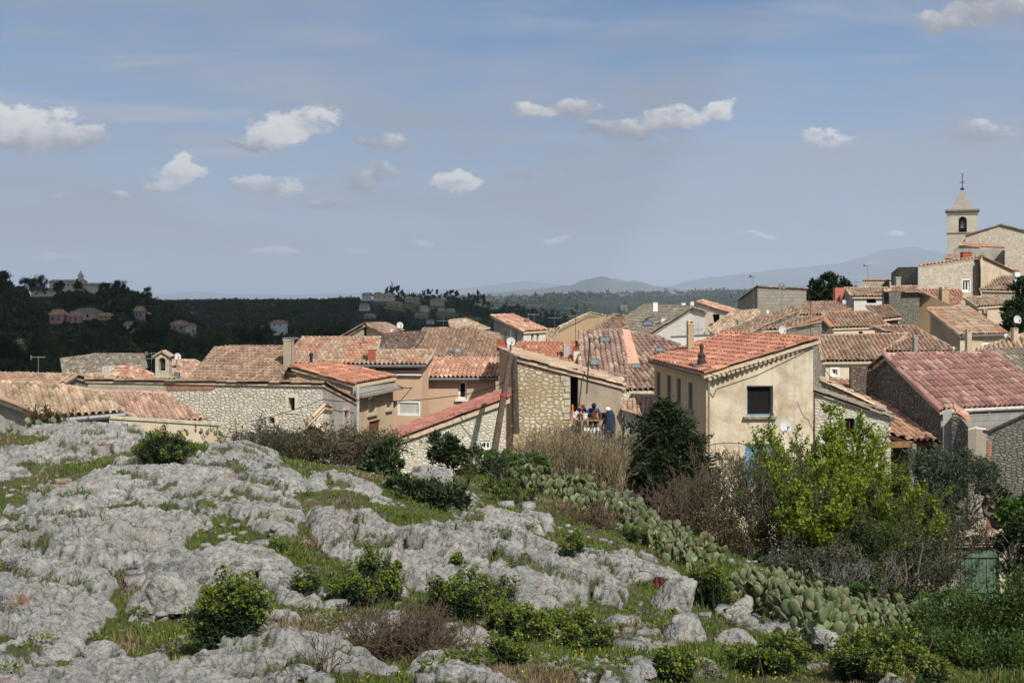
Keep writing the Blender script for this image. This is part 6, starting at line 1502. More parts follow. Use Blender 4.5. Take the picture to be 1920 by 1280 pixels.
for i, (px, py, Y, w, h, lb) in enumerate(((470, 850, 26, 150, 40, 'grey brown bramble at the left end of the crest scrub'), (560, 856, 26, 170, 44, 'brown bramble below the small lean-to'), (640, 862, 26, 160, 52, 'tangled bare bramble under the stone building corner'), (700, 855, 27, 110, 54, 'bare bramble against the low white outbuilding'), (90, 800, 27, 60, 44, 'small bare shrub beside the left gutter'))):
    twig_shrub('bramble', px, py, Y, w, h, lb, 'shrub', 60 if i < 4 else 12, 3, TWIG, 60 + i, ('leaf olive', 'leaf green', 'leaf brown', 'leaf green', 'leaf brown')[i], 2600, .06, .010, .06, .7)
twig_shrub('dead_shrub', 765, 1232, 10.6, 200, 104, 'dead grey twiggy shrub in the middle of the bottom foreground', 'shrub', 60, 4, TWIG, 71, None, 0, .04, .010, .10, .55)
twig_shrub('dead_shrub', 610, 1236, 10.3, 70, 80, 'thin bare stems at the left of the dead grey shrub', 'shrub', 9, 2, TWIG, 72, None, 0, .04, .006, .2, .45)
twig_shrub('red_brown_shrub', 1095, 1000, 21.5, 110, 52, 'red brown twiggy shrub below the cactus belt', 'shrub', 44, 3, TWIG, 73, 'leaf rust', 900, .04, .008, .2, .5)
twig_shrub('wild_tree', 905, 960, 23, 90, 110, 'small bare tree with dark branches left of the cactus belt', 'tree', 3, 4, BARKD, 74, 'leaf green', 500, .05, .03, .2, .5)
euphorbia(1622, 1248, 58, 46, 'rust coloured withered spurge left of the broad yellowish one', 45, 75, .6, 'leaf rust', 'leaf rust')

# yard trees on the right
rng = np.random.default_rng(91)
root = empty('spring_tree', P(1590, 1085, 29), 'tall yellow green tree with upright leafy shoots before the cream house', 'tree'); tw = Twigs(rng); b = np.array(P(1590, 1085, 29))
tips = [(1556, 762, 29), (1548, 800, 28.5), (1490, 808, 29), (1436, 800, 29.5), (1420, 830, 29), (1462, 846, 28.4), (1520, 830, 29.4), (1580, 806, 29.6), (1612, 790, 29.6), (1640, 812, 29.2), (1655, 836, 28.6), (1600, 850, 28), (1560, 860, 28), (1500, 872, 28), (1440, 868, 28.6), (1680, 880, 29), (1700, 905, 28.6), (1720, 940, 28.4), (1650, 900, 28), (1610, 930, 27.8), (1560, 930, 27.8), (1515, 925, 27.8), (1745, 975, 28.6), (1690, 975, 28), (1640, 985, 27.6), (1595, 1010, 27.6), (1630, 1040, 27.5), (1570, 985, 27.5), (1480, 930, 28.2), (1670, 1020, 27.6), (1730, 1010, 28), (1405, 880, 29), (1530, 1000, 27), (1500, 965, 27.5), (1550, 1040, 27), (1610, 1070, 27), (1665, 950, 27.5), (1700, 1040, 27), (1585, 900, 27), (1625, 880, 28), (1455, 900, 28), (1570, 955, 27), (1645, 1055, 27), (1415, 850, 29), (1450, 960, 28), (1480, 1000, 27.5), (1750, 940, 28.5), (1765, 1000, 28), (1720, 975, 28), (1530, 880, 28), (1575, 840, 28.4), (1640, 860, 28.4)]
LC, LD = [], []
for q in tips:
    t = np.array(P(q[0], q[1], q[2] - max(0, min(1, (q[1] - 860) / 60)) * 3.2)); a = b + np.array([rng.normal(0, .2), rng.normal(0, .2), rng.uniform(.2, 1.2)]); mid = a + (t - a) * .45 + np.array([(t - a)[0] * .22, (t - a)[1] * .2, -.25]); path = [a, a + (mid - a) * .5 + rng.normal(0, .06, 3), mid, mid + (t - mid) * .5 + rng.normal(0, .07, 3), t]; rad = [.05, .04, .028, .018, .006]
    for i in range(4): tw.a.append(path[i]); tw.b.append(path[i + 1]); tw.ra.append(rad[i]); tw.rb.append(rad[i + 1])
    for j in range(34):
        f = rng.uniform(.30, .98); i = min(3, int(f * 4)); p = path[i] + (path[i + 1] - path[i]) * (f * 4 - i); d = np.array([rng.normal(0, .5), rng.normal(0, .5), .8]); L = rng.uniform(.25, .6); e = p + d * L / np.linalg.norm(d)
        tw.a.append(p); tw.b.append(e); tw.ra.append(.012); tw.rb.append(.004)
        for s_ in rng.uniform(0, 1, 46): LC.append(p + (e - p) * s_ + rng.normal(0, .04, 3)); LD.append(d + rng.normal(0, .8, 3))
    for s_ in rng.uniform(.25, 1.0, 170):
        i = min(3, int(s_ * 4)); LC.append(path[i] + (path[i + 1] - path[i]) * (s_ * 4 - i) + rng.normal(0, .055, 3)); LD.append(np.array([0, 0, .6]) + rng.normal(0, .7, 3))
tw.build('trunk', BARKD, root, 5); LC = np.array(LC); LD = np.array(LD); sz = rng.uniform(.048, .092, len(LC)); quads_obj('crown', leaf_quads(LC, LD, sz, sz * .78, rng, .1), MATS['leaf spring'], root)

twig_shrub('bare_tree', 1300, 1060, 28, 200, 190, 'bare brown branched tree in front of the dark conifer', 'tree', 12, 4, TWIG, 81, 'leaf brown', 700, .05, .04, .2, .42)
twig_shrub('bare_tree', 1240, 1040, 29, 120, 130, 'smaller bare tree left of the brown branched tree', 'tree', 8, 4, TWIG, 82, 'leaf brown', 300, .05, .03, .2, .42)
twig_shrub('brown_shrub', 1440, 1085, 26.5, 190, 215, 'wide leafless brown shrub below the blue door', 'shrub', 20, 4, TWIG, 83, 'leaf green', 8000, .05, .03, .22, .45)
twig_shrub('brown_shrub', 1560, 1100, 25.5, 200, 170, 'leafless brown shrub at the foot of the yellow green tree', 'shrub', 16, 4, TWIG, 84, 'leaf green', 7000, .05, .026, .2, .45)
twig_shrub('brown_shrub', 1690, 1110, 25.5, 190, 190, 'brown green shrub right of the yellow green tree', 'shrub', 16, 4, TWIG, 85, 'leaf green', 9500, .05, .026, .2, .45)
twig_shrub('brown_shrub', 1590, 1130, 22.5, 150, 90, 'low grey brushwood behind the lower cactus belt', 'shrub', 22, 3, TWIGG, 86, 'leaf olive', 1800, .05, .012, .2, .5)
twig_shrub('brown_shrub', 1760, 1090, 27, 110, 150, 'dark twiggy shrub left of the green gate', 'shrub', 14, 4, TWIG, 87, 'leaf dark', 2600, .06, .022, .2, .45)
bush('green_bush', [(1440, 1062, 24, 60, 20), (1370, 1050, 24.5, 40, 18), (1500, 1070, 23.5, 40, 18)], 'strip of dark green growth along the foot of the brown shrubs', 'shrub', 'leaf dark', 2600, .085, 88)
for i, (px, py, Y, w, h, lf, nl, lb) in enumerate(((1370, 1075, 26, 130, 110, 'leaf brown', 2600, 'tangled brown scrub under the left edge of the cream house'), (1500, 1120, 23.5, 150, 90, 'leaf olive', 2600, 'grey green brushwood behind the middle of the lower cactus patch'), (1650, 1125, 24, 170, 150, 'leaf green', 5200, 'olive green thicket under the right side of the yellow green tree'), (1730, 1130, 24, 150, 130, 'leaf olive', 4400, 'olive thicket left of the gate foot'), (1480, 1010, 28.5, 200, 130, 'leaf brown', 3200, 'reddish brown twigs across the lower front of the cream house'), (1330, 1010, 31, 150, 110, 'leaf brown', 1200, 'grey twigs between conifer and cream house'))):
    twig_shrub('brown_shrub', px, py, Y, w, h, lb, 'shrub', 17, 4, TWIG, 400 + i, lf, int(nl * 1.9), .055, .022, .2, .5)
bush('green_bush', [(1640, 1118, 21, 70, 20), (1560, 1105, 22, 60, 18), (1720, 1125, 20.5, 60, 20), (1780, 1130, 20, 50, 22)], 'low green growth along the back of the lower cactus patch', 'shrub', 'leaf green', 4200, .075, 89)
# conifer
rng = np.random.default_rng(95); cb = np.array(P(1250, 975, 39)); top = np.array(P(1247, 752, 39)); root = empty('dark_conifer', cb, 'dark bushy conifer standing against the shaded side of the cream house', 'tree'); tw = Twigs(rng)
hgt = top[2] - cb[2]; tw.a.append(cb); tw.b.append(cb + (top - cb) * .5); tw.ra.append(.14); tw.rb.append(.09); tw.a.append(cb + (top - cb) * .5); tw.b.append(top); tw.ra.append(.09); tw.rb.append(.015); LC, LD = [], []
for i in range(150):
    f = rng.uniform(.06, .98); p = cb + (top - cb) * f; a = rng.uniform(0, 2 * math.pi); wmax = np.interp(f, [0, .25, .45, .60, .74, .86, 1.0], [1.2, 1.62, 1.62, 1.35, .90, .45, .08]) * rng.uniform(.62, 1.12)
    e = p + np.array([math.cos(a) * wmax, math.sin(a) * wmax, wmax * rng.uniform(-.05, .42)]); tw.a.append(p); tw.b.append(e); tw.ra.append(.022); tw.rb.append(.005); d = e - p; n = int(60 + 190 * min(1, wmax))
    s_ = rng.uniform(.22, 1.04, n)[:, None]; off = rng.normal(0, 1, (n, 3)) * (.05 + .17 * (1 - s_) * min(1, wmax) + .035); LC.append(p + d * s_ + off); LD.append(np.tile(d / (wmax + .01), (n, 1)) * .9 + rng.normal(0, .65, (n, 3)) + np.array([0, 0, .25]))
tw.build('trunk', BARKD, root, 5); LC = np.concatenate(LC); LD = np.concatenate(LD); sz = rng.uniform(.10, .20, len(LC)); quads_obj('crown', leaf_quads(LC, LD, sz, sz * .34, rng, .05), MATS['leaf conifer'], root)
# olive with gnarled trunks, greenery by the gate
root = bush('olive_tree', [(1780, 880, 36, 70, 44), (1735, 880, 36.5, 46, 46), (1825, 905, 35.8, 52, 44), (1760, 925, 35.5, 50, 36), (1850, 890, 37, 34, 40)], 'grey green olive tree with twisted pale trunks above the green gate', 'tree', 'leaf olive', 11000, .12, 96, BARK, base=P(1810, 1005, 36), aspect=.28, hollow=.35)
g = MB()
for pts in ([(1812, 1004), (1800, 985), (1790, 972), (1778, 962), (1782, 945), (1775, 935)], [(1812, 1004), (1806, 988), (1818, 974), (1836, 968), (1850, 962), (1862, 950)], [(1872, 1000), (1868, 985), (1862, 972), (1850, 962), (1845, 945), (1852, 930)], [(1790, 972), (1802, 962), (1800, 948), (1808, 936)]):
    g.tube([P(x, y, 35.6 + .2 * math.sin(i * 2.1)) for i, (x, y) in enumerate(pts)], [.17 - .022 * i for i in range(len(pts))], 7)
g.build('trunk', BARK, root, True)
bush('fresh_bush', [(1895, 958, 35, 34, 26), (1925, 950, 35, 30, 26)], 'bright green leafy bush at the right edge above the gate', 'shrub', 'leaf fresh', 2200, .12, 97)
bush('green_bush', [(1852, 905, 38.2, 28, 30), (1865, 925, 38, 26, 24)], 'deep green ivy like bush against the right stone wall', 'shrub', 'leaf dark', 1900, .13, 98)
bush('dark_bush', [(1905, 1035, 26, 40, 56), (1935, 1000, 26, 40, 50)], 'dark overhanging bush at the right edge beside the gate', 'shrub', 'leaf dark', 3200, .10, 99)
bush('big_green_bush', [(1850, 1185, 12.2, 110, 84), (1765, 1180, 13.2, 70, 66), (1930, 1165, 12.0, 90, 96), (1800, 1245, 10.9, 84, 62), (1900, 1260, 10.4, 110, 70), (1740, 1225, 11.6, 50, 50)], 'big leafy green bush filling the bottom right corner', 'shrub', 'leaf green', 52000, .034, 100, TWIG, hollow=.35, twigs=False)
bush('green_bush', [(1740, 1165, 15.8, 36, 22), (1715, 1190, 15.2, 30, 20)], 'low green bush at the right end of the lower cactus belt', 'shrub', 'leaf green', 1900, .07, 101)
# evergreens among the houses
bush('cypress', [(1915, 590, 82, 34, 44), (1925, 550, 82, 24, 40), (1900, 610, 81, 22, 22)], 'dark green cypress clump at the right edge between the houses', 'tree', 'leaf dark', 4200, .30, 102, BARKD)
bush('umbrella_pine', [(1560, 537, 132, 32, 20), (1530, 545, 131, 28, 18), (1582, 550, 132, 20, 20), (1545, 560, 130, 36, 14)], 'dark rounded pine crown between ashlar block and orange wall', 'tree', 'leaf conifer', 5200, .5, 103, BARKD, base=P(1550, 590, 132))

# ------------------------------------------------------------------ prickly pears
t = NT('cactus pad'); g_ = t.add('ShaderNodeNewGeometry'); c_ = t.ramp(g_.outputs['Random Per Island'], [(.0, (.12, .105, .055)), (.02, (.11, .10, .05)), (.04, (.075, .095, .042)), (.5, (.115, .143, .062)), (1, (.17, .20, .095))])
vd = t.voro(t.coord('Object'), 28, 'F1'); c_ = t.mix(t.rng(vd.outputs['Distance'], .16, .08, 0, .6), c_, (.28, .27, .17, 1)); c_ = t.mix(t.rng(t.noise(g_.outputs['Position'], 5, 4), .58, .78, 0, .35), c_, (.19, .18, .09, 1)); t.col(c_); t.put(t.b, 'Roughness', .55); CACT = t.m
def pad_template(nu=10, nv=7):
    V_ = [(0, 0, 0.0)]; 
    for j in range(1, nv):
        t_ = j / nv
        for i in range(nu):
            a = 2 * math.pi * i / nu; r = math.sin(math.pi * t_) ** .75 * (.72 + .42 * t_); V_.append((math.cos(a) * r * .5, math.sin(a) * r * .5, t_))
    V_.append((0, 0, 1.0)); f = []
    for i in range(nu): f.append((0, 1 + (i + 1) % nu, 1 + i, 1 + i))
    for j in range(nv - 2):
        for i in range(nu): f.append((1 + j * nu + i, 1 + j * nu + (i + 1) % nu, 1 + (j + 1) * nu + (i + 1) % nu, 1 + (j + 1) * nu + i))
    e = len(V_) - 1
    for i in range(nu): f.append((1 + (nv - 2) * nu + i, 1 + (nv - 2) * nu + (i + 1) % nu, e, e))
    return np.array(V_), f
PADV, PADF = pad_template()
def prickly(spots, label, seed, size=.21, perspot=9):
    """a clone of flat oval pads growing on the rims of older pads"""
    rng = np.random.default_rng(seed); b0 = V(spots[0]); root = empty('prickly_pear', b0, label, 'cactus', 'prickly pears on the slope'); VV, FF = [], []; off = 0
    for s_ in spots:
        VV, FF = [], []; off = 0; base = np.array(s_, float); stack = []
        for k in range(3): a = rng.uniform(0, math.pi); stack.append((base + rng.normal(0, .10, 3) * [1, 1, 0] - [0, 0, .04], a, np.array([rng.normal(0, .25), rng.normal(0, .25), 1.0]), 0))
        n = 0
        while stack and n < perspot:
            p, a, d, lev = stack.pop(0); d = d / np.linalg.norm(d); L = size * .84 * rng.uniform(.7, 1.2); wdt = L * rng.uniform(.68, .86); th_ = rng.uniform(.015, .023)
            x = np.array([math.cos(a), math.sin(a), 0]); x -= d * x.dot(d); x /= np.linalg.norm(x); y = np.cross(d, x)
            VV.append(p + PADV[:, :1] * wdt * x + PADV[:, 1:2] * th_ * 2.0 * y + PADV[:, 2:] * L * d); FF += [tuple(off + i for i in (f if f[2] != f[3] else f[:3])) for f in PADF]; off += len(PADV); n += 1
            if lev < 3:
                for q in range(rng.integers(1, 4)):
                    t_ = rng.uniform(-.9, .9); pp = p + d * L * (.62 + .34 * math.cos(t_)) + x * wdt * .5 * math.sin(t_) * 1.0; dd = d * math.cos(t_ * .8) + x * math.sin(t_ * .8) + y * rng.normal(0, .35); stack.append((pp, a + rng.normal(0, .6), dd + np.array([0, 0, .2]), lev + 1))
        me = bpy.data.meshes.new('pad_cluster'); me.from_pydata(np.concatenate(VV).tolist(), [], FF); link('pad_cluster', me, root, [CACT], True)
    return root
def belt(poly_px, n, seed, sz=.0):
    """spots on the ground inside a pixel outline"""
    rng = np.random.default_rng(seed); a = np.array(poly_px, float); out = []; tries = 0
    while len(out) < n and tries < n * 40:
        tries += 1; x, y = rng.uniform(a[:, 0].min(), a[:, 0].max()), rng.uniform(a[:, 1].min(), a[:, 1].max()); ins = False
        for (ax, ay), (bx, by) in zip(a, np.roll(a, -1, 0)):
            if (ay > y) != (by > y) and x < (bx - ax) * (y - ay) / (by - ay) + ax: ins = not ins
        if ins:
            q = on_hill(x, y)
            if q.y < 30.5: out.append(tuple(q))
    return out
prickly(belt([(945, 880), (1010, 872), (1080, 890), (1090, 930), (1010, 930), (950, 905)], 34, 1), 'upper end of the prickly pear belt below the dry reeds', 1, .23)
prickly(belt([(1070, 895), (1130, 910), (1180, 940), (1190, 985), (1120, 975), (1060, 945)], 62, 2), 'prickly pears in front of the wire fence', 2, .225)
prickly(belt([(1180, 950), (1230, 985), (1260, 1010), (1240, 1040), (1180, 1005)], 40, 3), 'prickly pears in the middle of the sloping belt', 3, .215)
prickly(belt([(1250, 1000), (1300, 1020), (1340, 1045), (1330, 1080), (1255, 1055)], 40, 4), 'lower end of the sloping prickly pear belt by the bare trees', 4, .205)
prickly(belt([(1365, 1098), (1440, 1095), (1500, 1105), (1490, 1150), (1400, 1130), (1370, 1115)], 52, 5), 'left part of the big lower prickly pear patch', 5, .185, 10)
prickly(belt([(1480, 1110), (1560, 1125), (1600, 1160), (1590, 1200), (1520, 1190), (1470, 1160)], 58, 6), 'large oval pads in the middle of the lower prickly pear patch', 6, .185, 10)
prickly(belt([(1600, 1145), (1680, 1150), (1740, 1165), (1730, 1185), (1640, 1185), (1595, 1175)], 40, 7), 'right part of the lower prickly pear patch before the green bush', 7, .175, 10)
prickly([tuple(P(x, y, 25.5)) for x, y in ((5, 812), (30, 808), (60, 804), (92, 803), (110, 800), (128, 797), (150, 796), (18, 805), (75, 806))], 'prickly pears on the crest at the left edge', 8, .17, 5)
prickly([tuple(P(x, y, 25)) for x, y in ((352, 812), (375, 808), (395, 812), (410, 815))], 'small prickly pear right of the dark spurge on the crest', 9, .14, 4)

# ------------------------------------------------------------------ reeds
rng = np.random.default_rng(110); N = 2300; px = rng.uniform(965, 1168, N); Yr = rng.uniform(32, 40, N); topy = np.interp(px, [960, 1000, 1040, 1080, 1120, 1170], [868, 852, 846, 848, 856, 862]) + rng.normal(0, 24, N); k = Yr / F
x0 = (px - CX) * k; zt = (HY - topy) * k; zb = (HY - rng.uniform(880, 925, N)) * k; lean = rng.normal(.12, .20, N); h_ = zt - zb
p0 = np.stack([x0, Yr, zb], 1); p1 = np.stack([x0 + lean * h_ * .4, Yr + rng.normal(0, .1, N), zb + h_ * .6], 1); p2 = np.stack([x0 + lean * h_ * 1.1, Yr + rng.normal(0, .15, N), zt], 1)
root = empty('reed_bed', P(1060, 900, 36), 'tall dry straw coloured reeds below the terrace', 'reeds')
o = sticks_obj('stalks', np.concatenate([p0, p1]), np.concatenate([p1, p2]), np.concatenate([np.full(N, .012), np.full(N, .009)]), np.concatenate([np.full(N, .009), np.full(N, .003)]), MATS['reed straw'], root)
m = N * 3; ii = rng.integers(0, N, m); f = rng.uniform(.2, 1, m)[:, None]; c = np.where(f < .6, p0[ii] + (p1 - p0)[ii] * f / .6, p1[ii] + (p2 - p1)[ii] * (f - .6) / .4); d = (p2 - p0)[ii] / h_[ii][:, None] + rng.normal(0, .45, (m, 3)); quads_obj('leaves', leaf_quads(c, d, rng.uniform(.2, .45, m), .018, rng, .12), MATS['reed straw'], root)
sel = rng.uniform(0, 1, N) < .10; pl_ = p2[sel]; m = len(pl_) * 14; ii = np.repeat(np.arange(len(pl_)), 14); quads_obj('plumes', leaf_quads(pl_[ii] + rng.normal(0, .05, (m, 3)) * [1, 1, 2.2], np.array([[.2, 0, 1]]) + rng.normal(0, .5, (m, 3)), .12, .03, rng), MATS['grass dry'], root)
bush('green_bush', [(1005, 870, 29, 40, 22), (960, 858, 30, 26, 18)], 'pale green leafy shrub at the left foot of the dry reeds', 'shrub', 'leaf green', 1500, .10, 111)

# ------------------------------------------------------------------ grass, flowers, thyme
rng = np.random.default_rng(120); N = 330000; px = rng.uniform(-60, 1980, N); yy_ = np.exp(rng.uniform(math.log(7.6), math.log(27), N)); x = (px - CX) / F * yy_; z = _bil(HILL, x, yy_); rk = rockness(x, yy_); dirt = _bil(DIRT, x, yy_)
keep = (rk < .30 + rng.normal(0, .06, N)) | ((dirt > .42) & (rng.uniform(0, 1, N) < .5)); dens_ = fbm(x * .9, yy_ * .9, 3, 140); keep &= rng.uniform(0, 1, N) < np.clip(.70 + 1.3 * dens_, .18, 1); x, yy_, z, dens_ = x[keep], yy_[keep], z[keep], dens_[keep]; n = len(x)
long_ = np.clip(.5 + 1.6 * fbm(x * 1.7, yy_ * 1.7, 3, 141), .15, 1.4); L = rng.uniform(.04, .115, n) * (.40 + .75 * long_); d = rng.normal(0, .42, (n, 3)); d[:, 2] = 1.0; dry = (fbm(x * .8 + 9, yy_ * .8, 4, 143) + rng.normal(0, .12, n)) > .27
c = np.stack([x, yy_, z - .015], 1); V_ = leaf_quads(c, d, L, np.maximum(.006, .0009 * yy_) * rng.uniform(.8, 1.5, n), rng, .10)
tag(quads_obj('grass', V_[~dry], MATS['grass green']), kind='stuff'); tag(quads_obj('dry_grass', V_[dry], MATS['grass dry']), kind='stuff')
m = 1300; px = rng.uniform(0, 1500, m); y = np.exp(rng.uniform(math.log(8), math.log(20), m)); x = (px - CX) / F * y; kp = (rockness(x, y) < .2) & (fbm(x * .7, y * .7, 3, 150) > .02); x, y = x[kp], y[kp]; c = np.repeat(np.stack([x, y, _bil(HILL, x, y) + rng.uniform(.05, .14, len(x))], 1), 3, 0)
tag(quads_obj('yellow_flowers', leaf_quads(c + rng.normal(0, .006, c.shape), unit_dirs(len(c), rng), .014, .012, rng), MATS['yellow petal']), kind='stuff')
# low herb cushions scattered in the pockets of the rock
cush = []
for i in range(900):
    pxx, pyy = rng.uniform(0, 1700), rng.uniform(850, 1275); q = on_hill(pxx, pyy)
    if q.y > 26: continue
    if _bil(DIRT, q.x, q.y) > .38 or rockness(q.x, q.y) < .3: cush.append(tuple(q))
cush = np.array(cush[:220]); half = len(cush) // 3
for nm, arr, mt, sz in (('thyme', cush[:half], 'thyme', .035), ('herb_tufts', cush[half:], 'grass green', .04)):
    k_ = 70; r_ = rng.uniform(.06, .17, (len(arr), 1, 1)); dd = unit_dirs(len(arr) * k_, rng).reshape(len(arr), k_, 3); dd[..., 2] = np.abs(dd[..., 2]) * .6; cc = arr[:, None] + dd * r_ * rng.uniform(.5, 1, (len(arr), k_, 1))
    tag(quads_obj(nm, leaf_quads(cc.reshape(-1, 3), dd.reshape(-1, 3) + rng.normal(0, .4, (len(arr) * k_, 3)), sz, sz * .5, rng), MATS[mt]), kind='stuff')

# broken pale stones lying in the turf (too many to count)
rng = np.random.default_rng(161); VV, FF = [], []; off = 0; cube = np.array([(i, j, k) for k in (-1, 1) for j in (-1, 1) for i in (-1, 1)], float); cf = [(0, 2, 3, 1), (4, 5, 7, 6), (0, 1, 5, 4), (2, 6, 7, 3), (0, 4, 6, 2), (1, 3, 7, 5)]
for i in range(1500):
    pxx, pyy = rng.uniform(0, 1650), rng.uniform(880, 1278); q = on_hill(pxx, pyy)
    if q.y > 24 or rockness(q.x, q.y) > .8 or fbm(np.array([q.x * .8]), np.array([q.y * .8]), 2, 170)[0] < -.05: continue
    r_ = rng.uniform(.015, .055) * (1 + 1.6 * (rng.uniform() < .12)); a_ = rng.uniform(0, 6.28); m_ = np.array([[math.cos(a_), -math.sin(a_), 0], [math.sin(a_), math.cos(a_), 0], [0, 0, 1]])
    VV.append((cube * rng.uniform(.55, 1.15, (8, 3)) * [1.3, .9, .55]) @ m_.T * r_ + np.array(q) + [0, 0, r_ * .2]); FF += [tuple(off + k for k in f) for f in cf]; off += 8
VV = np.concatenate(VV); o = np_mesh('stones', VV, np.array(FF), MATS['rock'], None, False, {'rock': np.ones(len(VV)), 'dirt': np.zeros(len(VV))}); tag(o, kind='stuff')

# ------------------------------------------------------------------ loose boulders
def boulder(px, py, wpx, hpx, label, seed, orange=False):
    b = on_hill(px, py); k = b.y / F; w, hh = wpx * k, hpx * k; bm = bmesh.new(); bmesh.ops.create_icosphere(bm, subdivisions=5, radius=1.0); co = np.array([v.co for v in bm.verts]); a = co * 1.0
    n = 1 + .22 * fbm(a[:, 0] * 1.3 + a[:, 2] * .7 + seed, a[:, 1] * 1.3 - a[:, 2] * .9, 4, seed) + .10 * fbm(a[:, 0] * 4 + a[:, 2] * 3, a[:, 1] * 4 - a[:, 2] * 2, 4, seed + 2) + .04 * fbm(a[:, 0] * 12 + 7 * a[:, 2], a[:, 1] * 12 - 5 * a[:, 2], 3, seed + 4)
    rg = np.random.default_rng(seed + 40); co = co * n[:, None]
    for q in range(9):
        nn = unit_dirs(1, rg)[0]; nn[2] = abs(nn[2]) * .7; nn /= np.linalg.norm(nn); ex = np.maximum(0, co @ nn - rg.uniform(.50, .82)); co -= ex[:, None] * nn * .88
    co += .05 * np.stack([fbm(co[:, 0] * 5 + co[:, 2] * 3, co[:, 1] * 5 - co[:, 2] * 2, 4, seed + 9)] * 3, 1) + .03 * np.stack([ridged(co[:, 0] * 9 + co[:, 2] * 5, co[:, 1] * 9 - co[:, 2] * 4, 2, seed + 11)] * 3, 1)
    lean_ = rg.uniform(-.35, .35); co[:, 0] += lean_ * co[:, 2]
    co = co * np.array([w * .62, w * .5, hh * .80]); co[:, 2] = np.where(co[:, 2] < -hh * .3, -hh * .3, co[:, 2]); co += np.array(b) + np.array([0, w * .3, hh * .16])
    for v, c_ in zip(bm.verts, co): v.co = c_
    me = bpy.data.meshes.new('boulder'); bm.to_mesh(me); bm.free(); at = me.attributes.new('rock', 'FLOAT', 'POINT'); at.data.foreach_set('value', [1.0] * len(me.vertices))
    o = link('boulder', me, None, [MATS['rock']], True); return tag(o, label, 'boulder', 'loose boulders on the slope')
boulder(1268, 1150, 84, 66, 'pointed pale boulder beside the tall yellow green spurge', 23); boulder(1285, 1200, 96, 42, 'rounded boulder just below the pointed one', 27); boulder(1378, 1220, 80, 38, 'boulder stained with orange lichen behind the dark spurge', 3); boulder(1392, 1146, 52, 26, 'small boulder at the left of the lower cactus patch', 4)
boulder(1208, 1276, 42, 34, 'small boulder with an orange corner at the bottom edge', 5); boulder(300, 1150, 92, 62, 'rounded grey boulder left of the largest spurge', 6); boulder(340, 1085, 80, 62, 'smooth grey boulder above the rounded one', 7); boulder(450, 1070, 60, 30, 'flat boulder resting on the middle outcrop', 8)
boulder(190, 1230, 60, 26, 'low pale boulder at the left bottom edge', 9); boulder(1160, 1170, 44, 18, 'flat stone half sunk in the grass right of the slab', 10); boulder(560, 1268, 60, 22, 'flat stone at the bottom edge left of the dead shrub', 11); boulder(1545, 1214, 56, 24, 'last rock at the end of the lower slab', 12)
# ------------------------------------------------------------------ woods on the hills beyond
def crown_tpl(nq, seed):
    rng = np.random.default_rng(seed); d = unit_dirs(nq, rng); d[:, 2] = np.abs(d[:, 2]) * 1.0 - .2; r = rng.uniform(.55, 1.0, (nq, 1)) * (1 + .25 * np.sin(d[:, :1] * 5 + seed) * np.cos(d[:, 1:2] * 4)); c = d * r * [.5, .5, .5]
    s = rng.uniform(.22, .40, nq); return leaf_quads(c - d * .12, d + rng.normal(0, .6, (nq, 3)), s, s * .9, rng, .1)
def woods(name, px0, px1, ya, yb, n, size, nq, seed, avoid=(), thin=None):
    rng = np.random.default_rng(seed); tp = [crown_tpl(nq, seed + i) for i in range(5)]; y = np.sqrt(rng.uniform(ya ** 2, yb ** 2, n)); px = rng.uniform(px0, px1, n); x = (px - CX) / F * y; z = land_z(x, y); kp = np.ones(n, bool)
    py = HY - z / y * F
    if thin is not None: kp &= thin(x, y)
    for ax, ay, hw, hh in avoid: kp &= ~((np.abs(px - ax) < hw) & (py - ay > -2) & (py - ay < hh))
    x, y, z = x[kp], y[kp], z[kp]; s = rng.uniform(.55, 1.35, len(x)) * size; tall = rng.uniform(.7, 1.5, len(x)); out = []
    for i in range(5):
        m = np.arange(len(x)) % 5 == i; a = rng.uniform(0, 6.28, m.sum()); ca_, sa_ = np.cos(a), np.sin(a); t = tp[i].reshape(-1, 3); X = t[None, :, 0] * ca_[:, None] - t[None, :, 1] * sa_[:, None]; Yv = t[None, :, 0] * sa_[:, None] + t[None, :, 1] * ca_[:, None]; Z = np.repeat(t[None, :, 2], m.sum(), 0)
        q = np.stack([X * s[m][:, None] + x[m][:, None], Yv * s[m][:, None] + y[m][:, None], (Z + .38) * (s[m] * tall[m])[:, None] + z[m][:, None]], -1); out.append(q.reshape(-1, 3))
    Vv = np.concatenate(out); o = np_mesh(name, Vv, np.arange(len(Vv)).reshape(-1, 4), MATS['far foliage']); tag(o, kind='stuff'); return o
def land_hit(px, py, ya=120, yb=9000):
    ys = np.exp(np.linspace(math.log(ya), math.log(yb), 1500)); x = (px - CX) / F * ys; z = (HY - py) / F * ys; g = land_z(x, ys); k = np.nonzero(z <= g)[0]
    return float(ys[k[0]]) if len(k) else None
